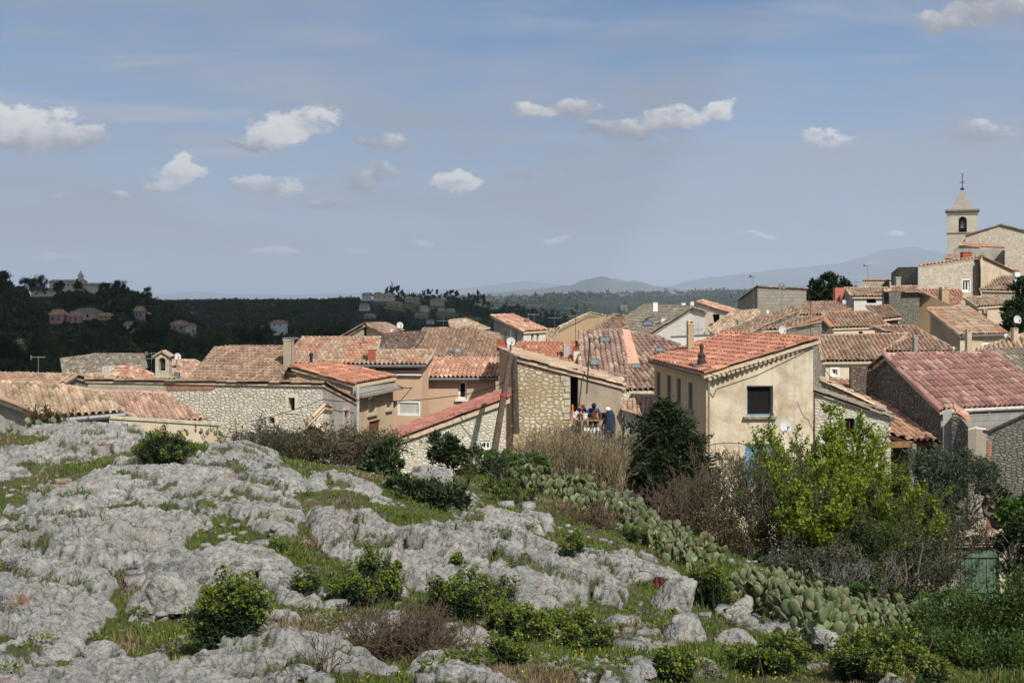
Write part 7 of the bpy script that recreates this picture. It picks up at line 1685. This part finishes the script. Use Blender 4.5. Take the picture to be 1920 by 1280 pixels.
FARH = [  # x0, x1, y_eave.., base, wall, tile, label
 (57, 99, 541, 556, 'plaster pale', 'tile grey', 'long low pale house under the big round pine on the hill', 900),
 (91, 120, 581, 607, 'plaster pink', 'tile orange', 'pink house with a small square window on the dark hillside', 740),
 (125, 150, 585, 606, 'plaster pink', 'tile mixed', 'lower pink house between the pink and the yellow house on the hillside', 735),
 (134, 180, 579, 600, 'plaster beige', 'tile grey', 'yellowish house with a hipped roof on the dark hillside', 760),
 (182, 208, 588, 600, 'plaster ochre', 'tile orange', 'low house with an orange roof right of the yellowish house', 770),
 (250, 270, 575, 599, 'plaster grey', 'tile mixed', 'tall grey stone house alone on the right of the hill', 800),
 (266, 281, 586, 600, 'plaster grey', 'tile orange', 'low wing beside the tall grey stone house', 798),
 (230, 251, 604, 622, 'plaster white', 'tile grey', 'white villa half hidden by trees below the tall grey house', 690),
 (319, 350, 602, 622, 'plaster dim', 'tile red', 'long low house with a red roof at the right foot of the hill', 640),
 (348, 366, 607, 621, 'plaster white', 'tile red', 'white gabled wing of the long red roofed house', 638),
 (22, 48, 637, 656, 'plaster dim', 'tile mixed', 'dim reddish roof among the trees at the left edge', 430),
 (506, 536, 601, 614, 'plaster white', 'tile red', 'small villa with a red roof in the dark woods above the tile roofs', 900),
 (673, 693, 569, 583, 'plaster white', 'tile grey', 'white house with dark arches below the hilltop hamlet', 1500),
 (678, 695, 549, 558, 'plaster white', 'tile orange', 'leftmost house of the hilltop hamlet', 1720),
 (700, 716, 548, 561, 'plaster pale', 'tile mixed', 'second house from the left of the hilltop hamlet', 1700),
 (716, 738, 550, 561, 'plaster pale', 'tile orange', 'house with pale walls at the right end of the hilltop hamlet', 1700),
 (726, 753, 565, 575, 'plaster ochre', 'tile grey', 'wide ochre house just below the hilltop hamlet', 1560),
 (682, 704, 588, 597, 'plaster grey', 'tile grey', 'low grey house under the white house with arches', 1350),
 (759, 775, 556, 566, 'plaster beige', 'tile mixed', 'house on the ridge right of the hamlet', 1680),
 (775, 788, 557, 566, 'plaster dim', 'tile red', 'red roofed house on the ridge next to the tall antenna', 1680),
 (806, 832, 560, 568, 'plaster beige', 'tile grey', 'long beige house near the right end of the ridge', 1690),
 (787, 803, 573, 584, 'plaster white', 'tile pink', 'pinkish white house in the middle of the ridge slope', 1500),
 (821, 834, 577, 583, 'plaster beige', 'tile red', 'small red roofed house low on the ridge slope', 1450),
 (836, 853, 579, 585, 'plaster beige', 'tile orange', 'orange roofed house rightmost on the ridge slope', 1450),
 (777, 802, 587, 597, 'plaster grey', 'tile grey', 'long grey house low on the ridge beside the antenna', 1330),
 (799, 814, 599, 607, 'plaster white', 'tile grey', 'pale shed at the bottom of the ridge slope', 1200)]
av = []
for x0, x1, yt, yb, wm_, tm_, lb, Yd in FARH:
    Yh = land_hit((x0 + x1) / 2, yb) or Yd
    Yh = Yd if Yh > Yd * 1.08 else max(Yh, Yd * .6)
    hipf = .45; rh = (yb - yt) * .32; D = (x1 - x0) / F * Yh * .7
    a, b = P(x0, yt + rh, Yh), P(x1, yt + rh, Yh); rz = rh / F * Yh; m0, m1 = a + V(((b - a).x * .22, D / 2, rz)), b + V((-(b - a).x * .22, D / 2, rz)); a2, b2 = a + V((0, D, 0)), b + V((0, D, 0))
    base = (HY - yb) / F * Yh - 6; h = House('house', lb, [[a, b, m1, m0], [b, b2, m1], [a2, a, m0], [b2, a2, m0, m1]], base, wm_, tm_, over=.4, tw=1.2, cl=1.6, group='houses scattered on the far hills', verge=False, thick=.25)
    wpx = x1 - x0
    for q in ((.22, .40), (.60, .78)):
        if wpx > 14: h.win(x0 + wpx * q[0], yt + rh + (yb - yt - rh) * .25, x0 + wpx * (q[0] + .10), yt + rh + (yb - yt - rh) * .62, pane=DARK, depth=.3)
    h.finish(); av.append(((x0 + x1) / 2, yb - 1, wpx * .62 + 3, 26 if Yh < 1000 else 18))
# the priory on the hilltop
Yp = 960.0; k = Yp / F; pr = empty('priory', P(140, 550, Yp), 'pale hilltop priory with a long roof and a small pointed bell turret', 'priory')
def prism(mb, x0, x1, yb, ye, yr, Y, D, mr=None):
    a0, a1 = (x0 - CX) / F * Y, (x1 - CX) / F * Y; zb, ze, zr = ((HY - q) / F * Y for q in (yb, ye, yr)); zb -= 12
    mb.box(((a0 + a1) / 2, Y + D / 2, (zb + ze) / 2), (a1 - a0, D, ze - zb)); o = .5
    for s0, s1 in (((a0 - o, Y - o, ze), (a0 - o, Y + D / 2, zr)), ((a0 - o, Y + D + o, ze), (a0 - o, Y + D / 2, zr))):
        p, q = V(s0), V(s1); p2, q2 = V((a1 + o, p.y, p.z)), V((a1 + o, q.y, q.z)); mr.face([p, p2, q2, q]); dz = V((0, 0, .3)); mr.face([p - dz, q - dz, q2 - dz, p2 - dz])
    for xx in (a0, a1): mb.face([(xx, Y, ze), (xx, Y + D, ze), (xx, Y + D / 2, zr)])
m_, r_ = MB(), MB(); prism(m_, 92, 152, 556, 528, 524, Yp, 14, r_); prism(m_, 146, 204, 560, 534, 530, Yp + 2, 12, r_); wl = m_.build('wall', MATS['plaster pale'], pr); r_.build('roof', MATS['tile mixed'], pr)
g = MB(); cx_ = (145.5 - CX) * k; zt = (HY - 516) * k; g.box((cx_, Yp + 7, zt - 6), (3.6, 3.6, 12)); g.box((cx_, Yp + 7, zt), (4.2, 4.2, .5)); zs = (HY - 506) * k
for i in range(4):
    c = [(-1, -1), (1, -1), (1, 1), (-1, 1)]; a, b = c[i], c[(i + 1) % 4]; g.face([(cx_ + a[0] * 1.7, Yp + 7 + a[1] * 1.7, zt), (cx_ + b[0] * 1.7, Yp + 7 + b[1] * 1.7, zt), (cx_, Yp + 7, zs)])
g.build('bell_turret', MATS['plaster pale'], pr); g = MB()
for i in range(7):
    g.box(((100 + i * 7 - CX) * k, Yp - .02, (HY - 534) * k), (1.0, .06, 1.8))
g.build('window', DARK, pr)
av += [(140, 548, 64, 12)]
woods('forest', -420, 760, 260, 1080, 9000, 5.6, 36, 200, av)
woods('forest', -300, 1090, 1000, 2000, 13000, 4.6, 20, 210, av, lambda x, y: fbm(x / 60, y / 60, 3, 44) > -.35)
woods('forest', 700, 2100, 1900, 7000, 9000, 22, 12, 220, (), lambda x, y: fbm(x / 260, y / 420, 4, 45) > .03)
# single trees that stand out on the hill
for i, (px, py, w, hh, Y, lb, sh) in enumerate(((62, 548, 60, 36, 880, 'great round pine beside the priory on the hilltop', 1), (4, 548, 36, 40, 700, 'dark tree cut by the left edge on the hilltop', 0), (225, 556, 34, 32, 860, 'dark round tree right of the priory on the hilltop', 1), (195, 553, 26, 24, 870, 'low dark tree directly in front of the right priory wing', 0), (275, 568, 24, 28, 840, 'tree at the right end of the hilltop skyline', 0), (145, 550, 18, 30, 900, 'slim dark conifer in front of the priory wall', 2), (110, 550, 22, 22, 900, 'dark tree before the long priory roof', 0),
    (123, 612, 18, 42, 690, 'dark pointed conifer beside the pink house', 2), (166, 610, 26, 26, 690, 'dark conifer before the yellowish house', 2), (265, 612, 44, 30, 700, 'broad dark tree below the tall grey stone house', 1), (380, 660, 110, 46, 420, 'wide yellow green tree above the left roofs', 1), (60, 680, 90, 60, 300, 'large black green tree behind the barn', 1), (10, 690, 60, 66, 300, 'tall dark tree at the left edge behind the red roof', 0), (620, 640, 120, 48, 420, 'wide dark tree clump behind the beige gabled house', 1), (290, 650, 80, 50, 380, 'dark tree above the bell gable', 1), (170, 655, 70, 44, 400, 'dark tree above the barn ridge', 1), (480, 645, 90, 40, 430, 'dark tree behind the broad tan roof', 1))):
    mt = 'far foliage' if 'yellow' not in lb else 'leaf green'; k_ = Y / F
    if sh == 2: bl = [(px, py - hh * .25, Y, w * .5, hh * .32), (px, py - hh * .55, Y, w * .34, hh * .3), (px, py - hh * .85, Y, w * .16, hh * .22)]
    elif sh == 1: bl = [(px, py - hh * .55, Y, w * .40, hh * .40), (px - w * .22, py - hh * .42, Y, w * .26, hh * .36), (px + w * .22, py - hh * .40, Y, w * .28, hh * .36)]
    else: bl = [(px, py - hh * .5, Y, w * .42, hh * .5), (px + w * .1, py - hh * .75, Y, w * .3, hh * .28)]
    bush('tree', bl, lb, 'tree', mt, 1500 if w < 30 else 4200, k_ * 2.6, 300 + i, BARKD, 'trees standing out on the far hillside')

# ------------------------------------------------------------------ cloud that shades the hills (behind and above the camera) and the air
cl_z = 2300.0; offx, offy = sdir.x / sdir.z * cl_z, sdir.y / sdir.z * cl_z
shp = np.array([(-24, 112), (-4, 150), (16, 230), (60, 600), (130, 1600), (170, 2600), (-500, 2900), (-1100, 2600), (-1200, 300), (-500, 60), (-120, 92), (-60, 100)], float)
gx, gy = np.meshgrid(np.linspace(-1250, 220, 120), np.linspace(30, 2950, 160)); d = np.full(gx.shape, 1e9); ins = np.zeros(gx.shape, bool)
for (ax, ay), (bx, by) in zip(shp, np.roll(shp, -1, 0)):
    ex, ey = bx - ax, by - ay; t = np.clip(((gx - ax) * ex + (gy - ay) * ey) / (ex * ex + ey * ey), 0, 1); d = np.minimum(d, np.hypot(gx - ax - t * ex, gy - ay - t * ey)); ins ^= ((ay > gy) != (by > gy)) & (gx < ex * (gy - ay) / (ey if abs(ey) > 1e-9 else 1e-9) + ax)
th = np.where(ins, np.minimum(d, 400) ** .6 * 9 * (1 + .5 * fbm(gx / 150, gy / 150, 4, 7)), 0); m = ins; ids = -np.ones(gx.shape, int); ids[m] = np.arange(m.sum()); nb = m.sum(); top = np.stack([gx[m] + offx, gy[m] + offy, cl_z + th[m]], -1); bot = np.stack([gx[m] + offx, gy[m] + offy, cl_z - th[m] * .08], -1)
q = np.stack([ids[:-1, :-1], ids[:-1, 1:], ids[1:, 1:], ids[1:, :-1]], -1).reshape(-1, 4); q = q[(q >= 0).all(1)]
wht = NT('cloud white'); wht.col((.8, .8, .8, 1)); cl = np_mesh('clouds', np.concatenate([top, bot]), np.concatenate([q, q[:, ::-1] + nb]), wht.m, None, True); tag(cl, kind='structure')
mb = MB(); mb.box((0, 0, (1420 - 420) / 2), (130000, 130000, 1840)); hz = bpy.data.materials.new('haze'); hz.use_nodes = True; nt = hz.node_tree; nt.nodes.remove(nt.nodes['Principled BSDF']); pv = nt.nodes.new('ShaderNodeVolumePrincipled'); pv.inputs['Color'].default_value = (.66, .77, .94, 1); pv.inputs['Density'].default_value = 5.2e-5; pv.inputs['Anisotropy'].default_value = -.02; nt.links.new(pv.outputs[0], nt.nodes['Material Output'].inputs['Volume'])
tag(mb.build('haze', hz), kind='stuff')
# ------------------------------------------------------------------ pole, cables, aerials
pole = empty('leaning_pole', P(926, 845, 43.6), 'thick leaning brown wooden pole before the rubble stone house', 'pole'); g = MB()
a, b = P(924, 862, 43.6), P(958, 662, 44.2); g.tube([a, a + (b - a) * .5, b], [.135, .12, .10], 10); g.build('shaft', plain('old brown pole', S(112, 98, 84, .7), .9, .2, 9), pole)
c = a + (b - a) * .60; dd = (b - a).normalized(); g = MB(); g.tube([c - dd * .06, c + dd * .06], .14, 10); g.build('red_band', plain('red tape', (.35, .04, .05, 1), .6), pole)
def cable(pts, label, r=.014, sag=.0):
    q = []
    for (x0, y0, z0), (x1, y1, z1) in zip(pts, pts[1:]):
        A, B = P(x0, y0, z0), P(x1, y1, z1)
        for i in range(10): t_ = i / 10; q.append(A + (B - A) * t_ - V((0, 0, sag * 4 * t_ * (1 - t_))))
    q.append(P(*pts[-1])); g = MB(); g.tube(q, r, 5); return tag(g.build('cable', plain('black cable', (.02, .02, .02, 1), .7), None), label, 'cable')
cable([(470, 790, 42.8), (606, 748, 43.6), (672, 751, 47)], 'cable rising across the long rubble stone building', .016, .06)
cable([(672, 750, 47), (840, 743, 46), (945, 717, 44.1)], 'black cable strung from the beige house to the leaning pole', .016, .10)
cable([(745, 722, 54), (797, 711, 56.3)], 'short slack cable between beige house and white downpipe', .02, .25)
cable([(1329, 836, 43.85), (1352, 831, 43.8), (1378, 831, 43.8), (1397, 834, 43.8)], 'thin cable curving over the lower wall of the cream house', .016, -.03)
cable([(1330, 700, 44.0), (1362, 710, 43.7), (1366, 697, 43.75), (1440, 676, 43.9), (1537, 644, 44.4)], 'grey cable following the sloping verge of the cream house', .018)
cable([(1545, 690, 43.3), (1575, 712, 43.1), (1610, 735, 42.9)], 'thin drooping cable right of the cream house', .012, .15)
A_L = [
 (547, 716, 634, 54.2, 'dark mast standing beside the grey chimney with a disc cap', 'none', .3), (717, 656, 607, 74, 'thin mast at the corner of the beige gabled house', 'yagi', .1), (787, 620, 549, 66, 'very tall thin antenna rising in front of the far ridge', 'yagi', .2),
 (831, 613, 594, 86, 'short antenna left of the small pale roof', 'rake', .4), (1001, 604, 588, 82, 'antenna on the ridge of the orange roofed grey house', 'yagi', .1), (1040, 612, 587, 84, 'wide rake antenna above the low roof chimney', 'rake', .05),
 (1079, 640, 585, 60, 'thin tall antenna rising left of the weathered terrace roof', 'yagi', 1.2), (1147, 620, 574, 77, 'thin antenna on the beige house end', 'none', .4), (1170, 594, 574, 81, 'mast with white panel aerials beside the grey brown roof', 'panel', .3),
 (1412, 582, 517, 100, 'tall antenna in front of the ashlar block left corner', 'yagi', .9), (1466, 606, 534, 80, 'mast with a pale aerial in front of the ashlar block', 'panel', .2), (1378, 622, 583, 80, 'thin bare mast before the old stained house', 'none', .2), (1379, 582, 556, 112, 'cluster mast at the left foot of the ashlar block', 'both', .5),
 (1520, 628, 556, 72, 'tall rusty mast on the rubble gable', 'none', .5), (1627, 538, 497, 124, 'thin tall antenna against the blue mountain', 'yagi', .6), (1605, 540, 522, 122, 'short antenna with a small reflector beside the thin tall one', 'rake', .6), (1719, 659, 626, 64, 'mast on the red patched roof', 'none', .2), (1655, 662, 648, 60, 'stub mast on the wide pale and red roof', 'none', .4),
 (72, 703, 667, 51, 'antenna with short arms on the far left red roof', 'yagi', .2), (284, 692, 660, 58.5, 'grey lattice aerial left of the bell gable', 'both', 1.0), (1103, 690, 628, 58, 'grey antenna behind the first skylight', 'none', .1), (1292, 640, 612, 75, 'rake antenna left of the ochre chimney', 'rake', .2), (1309, 640, 606, 75, 'double pole aerial right of the ochre chimney', 'rake', .9)]
for i, (px, pb, pt, Y, lb, kd, az) in enumerate(A_L): antenna(px, pb, pt, Y, lb, kd, az, w=.40 * Y / 60 + .25, mat=IRON if i in (0, 2, 6, 13) else None, thick=.013 * max(1, Y / 80))
root = empty('television_antenna', P(1100, 736, 49.5), 'long thin black pole leaning in front of the terrace house plaster', 'pole'); g = MB(); g.tube([P(1100, 738, 49.6), P(1106, 634, 49.8)], .03, 6); g.build('mast', IRON, root)
ag = empty('television_antenna', P(958, 668, 51.5), 'bow shaped aerial at the top of the leaning pole', 'antenna', 'television antennas on the roofs'); g = MB(); g.tube([P(958, 672, 51.5), P(957, 618, 51.5)], .025, 6); g.build('mast', STEEL, ag); g = MB()
for sx in (-8, 9): g.tube([P(957 + sx * (1 + .25 * math.cos(t_)) , 633 + 13 * t_ / 1.6, 51.4) for t_ in (-1.6, -.8, 0, .8, 1.6)], .025, 5)
g.build('aerial', IRON, ag)
dish(958, 640, 51.3, 17, 'white dish at the top of the leaning pole', (.2, -1, .2), .8)
dish(1473, 798, 43.3, 24, 'white satellite dish on the front of the tall cream house', (.25, -1, .25), .3)
dish(1467, 618.5, 74, 17, 'white dish above the crest of the terracotta roof', (.35, -1, .15), .6); dish(1440, 585, 84, 10, 'small dish on the strip roof before the ashlar block', (.7, -1, .3), .6); dish(1789, 653, 62, 8, 'small dish beside the tall thin chimney of the low house', (.8, -1, .3), .4); dish(1887, 629, 69, 9, 'small dish at the right end of the long low house', (.2, -1, .3), .4); dish(1908, 599, 62, 16, 'white dish before the cypress at the right edge', (.2, -1, .2), 1.4); dish(1583, 566, 100, 9, 'small dish at the foot of the orange wall', (.3, -1, .2), .5)
# ------------------------------------------------------------------ green gate shed on the right
gs = empty('gate_shed', P(1835, 1120, 32), 'small stone shed with a green plank gate and a strip of tiles on top', 'shed'); g = MB(); Yg = 32.0
x0, x1 = P(1801, 0, Yg).x, P(1869, 0, Yg).x; zt_, zb_ = P(0, 1023, Yg).z, -8.6; npl = 10; wpl = (x1 - x0) / npl
for i in range(npl): g.box((x0 + wpl * (i + .5), Yg - .01 * (i % 2), (zt_ + zb_) / 2), (wpl - .012, .05, zt_ - zb_))
gt = g.build('gate', plain('faded green boards', S(98, 122, 104, .72), .75, .18, 6), gs); g = MB()
for zz in (zt_ - .25, zt_ - 1.2): g.box(((x0 + x1) / 2, Yg - .055, zz), (x1 - x0, .04, .1))
g.build('gate_rail', plain('faded green boards', S(98, 122, 104, .72)), gt)
g = MB(); g.box(((x0 + x1) / 2, Yg + .1, zt_ + .10), (x1 - x0 + .5, .35, .16)); g.build('lintel', plain('grey timber', (.16, .15, .14, 1), .85, .2), gs)
g = MB(); px_ = P(1877, 0, Yg).x; g.box((px_, Yg + .05, (P(0, 1024, Yg).z - 9) / 2), (.20, .36, 9 + P(0, 1024, Yg).z)); g.build('pillar', MATS['ashlar pale'], gs)
g = MB(); q = [P(1774, 1013, Yg - .15), P(1880, 1011, Yg - .15), P(1884, 998, Yg + 1.1), P(1776, 1000, Yg + 1.1)]
qn = newell(q); q = q if qn.z > 0 else q[::-1]; tile_sheet(g, q, newell(q), .22, .36, np.random.default_rng(4), .02); rf = g.build('roof', MATS['tile pale'], gs); g = MB(); lo = [p - V((0, 0, .1)) for p in q]; g.face(lo); g.face([p - V((0, 0, .08)) for p in lo][::-1]); g.build('roof_deck', MORT, rf)
g = MB(); wx = P(1786, 0, Yg).x; g.box((wx, Yg + .25, (zt_ - 9) / 2), (.42, .5, 9 + zt_)); g.box((P(1915, 0, Yg).x, Yg + .3, (P(0, 1050, Yg).z - 9) / 2), (.9, .4, 9 + P(0, 1050, Yg).z)); g.box(((x0 + x1) / 2, Yg + 1.4, (zt_ - 9) / 2), (1.8, .3, 9 + zt_)); g.build('masonry', MATS['rubble brown'], gs)
wall_block('garden_wall', 'low grey rubble wall half hidden by scrub left of the green gate', [(1722, 1090, 30), (1800, 1092, 30.5)], -9, .4, 'rubble grey', None, 'wall')
wall_block('garden_wall', 'pale block wall seen through the brown scrub below the blue door', [(1395, 1010, 35), (1525, 1012, 35)], -9.5, .3, 'rubble grey', None, 'wall')
h = H('lean_to', 'small red tiled roof corner at the right edge above the bright bush', [poly(RP(1912, 955, 36.5, -.2, -1, 18), (1906, 950), (1945, 940), (1950, 962), (1910, 965))], -9, 'plaster dim', 'tile red', over=.05, tw=.2, cat='shed'); h.finish()
# wire fence and red cloth
wf = empty('wire_fence', P(1120, 935, 26.3), 'short length of grey wire fence behind the prickly pears', 'fence'); g = MB(); fa, fb = P(1116, 914, 26.5), P(1197, 930, 26.0); gb = V((0, 0, -.42))
for i in range(4): p = fa + (fb - fa) * (i / 3); g.tube([p + V((0, 0, .04)), p + gb - V((0, 0, .3))], .022, 6)
g.build('post', STEEL, wf); g = MB()
for i in range(24): p = fa + (fb - fa) * (i / 23); g.tube([p, p + gb], .005, 4, caps=False)
for j in range(8): g.tube([fa + gb * (j / 7), fb + gb * (j / 7)], .005, 4, caps=False)
g.build('mesh', STEEL, wf)
rc = on_hill(1243, 1105); g = MB(); nn_ = 9
gr = [[V((rc.x + (i - 4) * .055, rc.y + (j - 2) * .06, rc.z + .10 + .05 * math.sin(i * 1.3 + j) - .012 * abs(i - 4))) for i in range(nn_)] for j in range(5)]
for j in range(4):
    for i in range(nn_ - 1): g.face([gr[j][i], gr[j][i + 1], gr[j + 1][i + 1], gr[j + 1][i]])
o = g.build('cloth', plain('wine red cloth', (.10, .018, .022, 1), .9, .15), None, True); tag(o, 'crumpled wine red cloth in the grass behind the pointed boulder', 'cloth'); m_ = o.modifiers.new('thickness', 'SOLIDIFY'); m_.thickness = .03

# ------------------------------------------------------------------ the two people on the terrace
SKINB = plain('brown skin', (.14, .075, .05, 1), .6, .06); SKINP = plain('pink skin', (.40, .21, .15, 1), .6, .06)
def skin_mesh(name, pts, edges, mat, parent, sub=2):
    me = bpy.data.meshes.new(name); me.from_pydata([p[0] for p in pts], edges, []); o = link(name, me, parent, [mat], True)
    sk = o.modifiers.new('skin', 'SKIN'); sk.use_smooth_shade = True
    for i, (p, r) in enumerate(pts): me.skin_vertices[0].data[i].radius = (r, r) if not hasattr(r, '__len__') else r
    me.skin_vertices[0].data[0].use_root = True; o.modifiers.new('smooth', 'SUBSURF').levels = sub; o.modifiers['smooth'].render_levels = sub; return o
def person(foot, yaw, bend, label, shirt, trousers, skin, hair, arms, headt=.35, bald=False):
    """standing figure bending at the hips; arms = [(elbow, wrist)] in body space for left and right"""
    root = empty('person', foot, label, 'person'); cy_, sy__ = math.cos(yaw), math.sin(yaw); F_ = V(foot)
    def w(x, y, z): return F_ + V((x * cy_ - y * sy__, x * sy__ + y * cy_, z))          # body faces -y
    def up(x, y, h_):                                                                     # point of the trunk, bent forward about the hips
        return (x, -math.sin(bend) * h_ + y * math.cos(bend), .92 + math.cos(bend) * h_ + y * math.sin(bend))
    pel, wst, chs, nck = up(0, 0, 0), up(0, 0, .18), up(0, 0, .40), up(0, 0, .56); hd = (nck[0], nck[1] - math.sin(bend + headt) * .12, nck[2] + math.cos(bend + headt) * .12); tp = (hd[0], hd[1] - math.sin(bend + headt) * .13, hd[2] + math.cos(bend + headt) * .13)
    B = [(w(*pel), .13), (w(*wst), .12), (w(*chs), .135), (w(*nck), .058), (w(*hd), .075), (w(*tp), .085), (w(hd[0], hd[1] - .10, hd[2] + .03), .022)]; E = [(0, 1), (1, 2), (2, 3), (3, 4), (4, 5), (4, 6)]
    top = [(w(*up(0, 0, .02)), .145), (w(*wst), .135), (w(*chs), .15), (w(*up(0, 0, .50)), .085)]; TE = [(0, 1), (1, 2), (2, 3)]; leg = [(w(*up(0, 0, -.02)), .14)]; LE = []
    for sg, (el, wr) in zip((-1, 1), arms):
        sh = up(sg * .19, 0, .47); n0 = len(B); B += [(w(*sh), .05), (w(*el), .040), (w(*wr), .027)]; E += [(2, n0), (n0, n0 + 1), (n0 + 1, n0 + 2)]
        d = V(wr) - V(el); d.normalize(); sd = d.cross(V((0, 0, 1))); sd = sd.normalized() if sd.length > .05 else V((1, 0, 0)); dn = d.cross(sd)
        pm = V(wr) + d * .07; B.append((w(*pm), .032)); E.append((n0 + 2, n0 + 3))
        for q, (off, ln_) in enumerate(((-.026, .055), (-.009, .07), (.009, .066), (.026, .05))):
            a_ = V(wr) + d * .11 + sd * off; b_ = a_ + d * ln_ * .55 + dn * .012; c_ = b_ + d * ln_ * .35 + dn * .028; m0 = len(B); B += [(w(*a_), .010), (w(*b_), .009), (w(*c_), .007)]; E += [(n0 + 3, m0), (m0, m0 + 1), (m0 + 1, m0 + 2)]
        a_ = V(wr) + d * .055 - sd * sg * .04; b_ = a_ + d * .045 - sd * sg * .02; m0 = len(B); B += [(w(*a_), .011), (w(*b_), .009)]; E += [(n0 + 3, m0), (m0, m0 + 1)]
        t0 = len(top); top += [(w(*sh), .075), (w(*el), .060), (w(*(V(el) + (V(wr) - V(el)) * .85)), .045)]; TE += [(2, t0), (t0, t0 + 1), (t0 + 1, t0 + 2)]
        l0 = len(leg); leg += [(w(sg * .10, 0, .84), .105), (w(sg * .12, -.05, .48), .075), (w(sg * .13, 0, .09), .055)]; LE += [(0, l0), (l0, l0 + 1), (l0 + 1, l0 + 2)]
        b0 = len(B); B += [(w(sg * .10, 0, .84), .085), (w(sg * .12, -.05, .48), .058), (w(sg * .13, 0, .07), .04), (w(sg * .14, -.16, .03), .035)]; E += [(0, b0), (b0, b0 + 1), (b0 + 1, b0 + 2), (b0 + 2, b0 + 3)]
    skin_mesh('body', B, E, skin, root); skin_mesh('shirt', top, TE, shirt, root); skin_mesh('trousers', leg, LE, trousers, root)
    if not bald:
        g = MB(); ax_z = (V(w(*tp)) - V(w(*hd))).normalized(); ax_x = ax_z.orthogonal().normalized(); ax_y = ax_z.cross(ax_x); g.lathe(V(w(*tp)) - ax_z * .03 , [(.094, -.04), (.100, .01), (.085, .06), (.05, .09), (.001, .10)], 14, (ax_x, ax_y, ax_z)); g.build('hair', hair, root, True)
    return root
flr = P(1110, 797, 49.3).z - .75 + .125
NVY = plain('blue work shirt', (.035, .055, .26, 1), .8, .15, 9); BLKC = plain('black cloth', (.012, .012, .015, 1), .85, .1, 9); HAIR = plain('black hair', (.008, .008, .008, 1), .6)
person((P(1112, 0, 49.25).x, 49.25, flr), .0, .62, 'person in a blue work shirt bending over the plank table', NVY, BLKC, SKINB, HAIR, [((-.36, -.42, 1.08), (-.40, -.66, .92)), ((.34, -.36, 1.02), (.22, -.62, .90))], .3)
person((P(1081, 0, 49.4).x, 49.4, flr), .75, .55, 'person with a shaved head and black shirt leaning out of the dark doorway', BLKC, plain('grey trousers', (.12, .12, .13, 1), .85), SKINP, HAIR, [((-.30, -.38, 1.10), (-.20, -.62, .96)), ((.33, -.34, 1.08), (.20, -.60, .95))], .1, True)
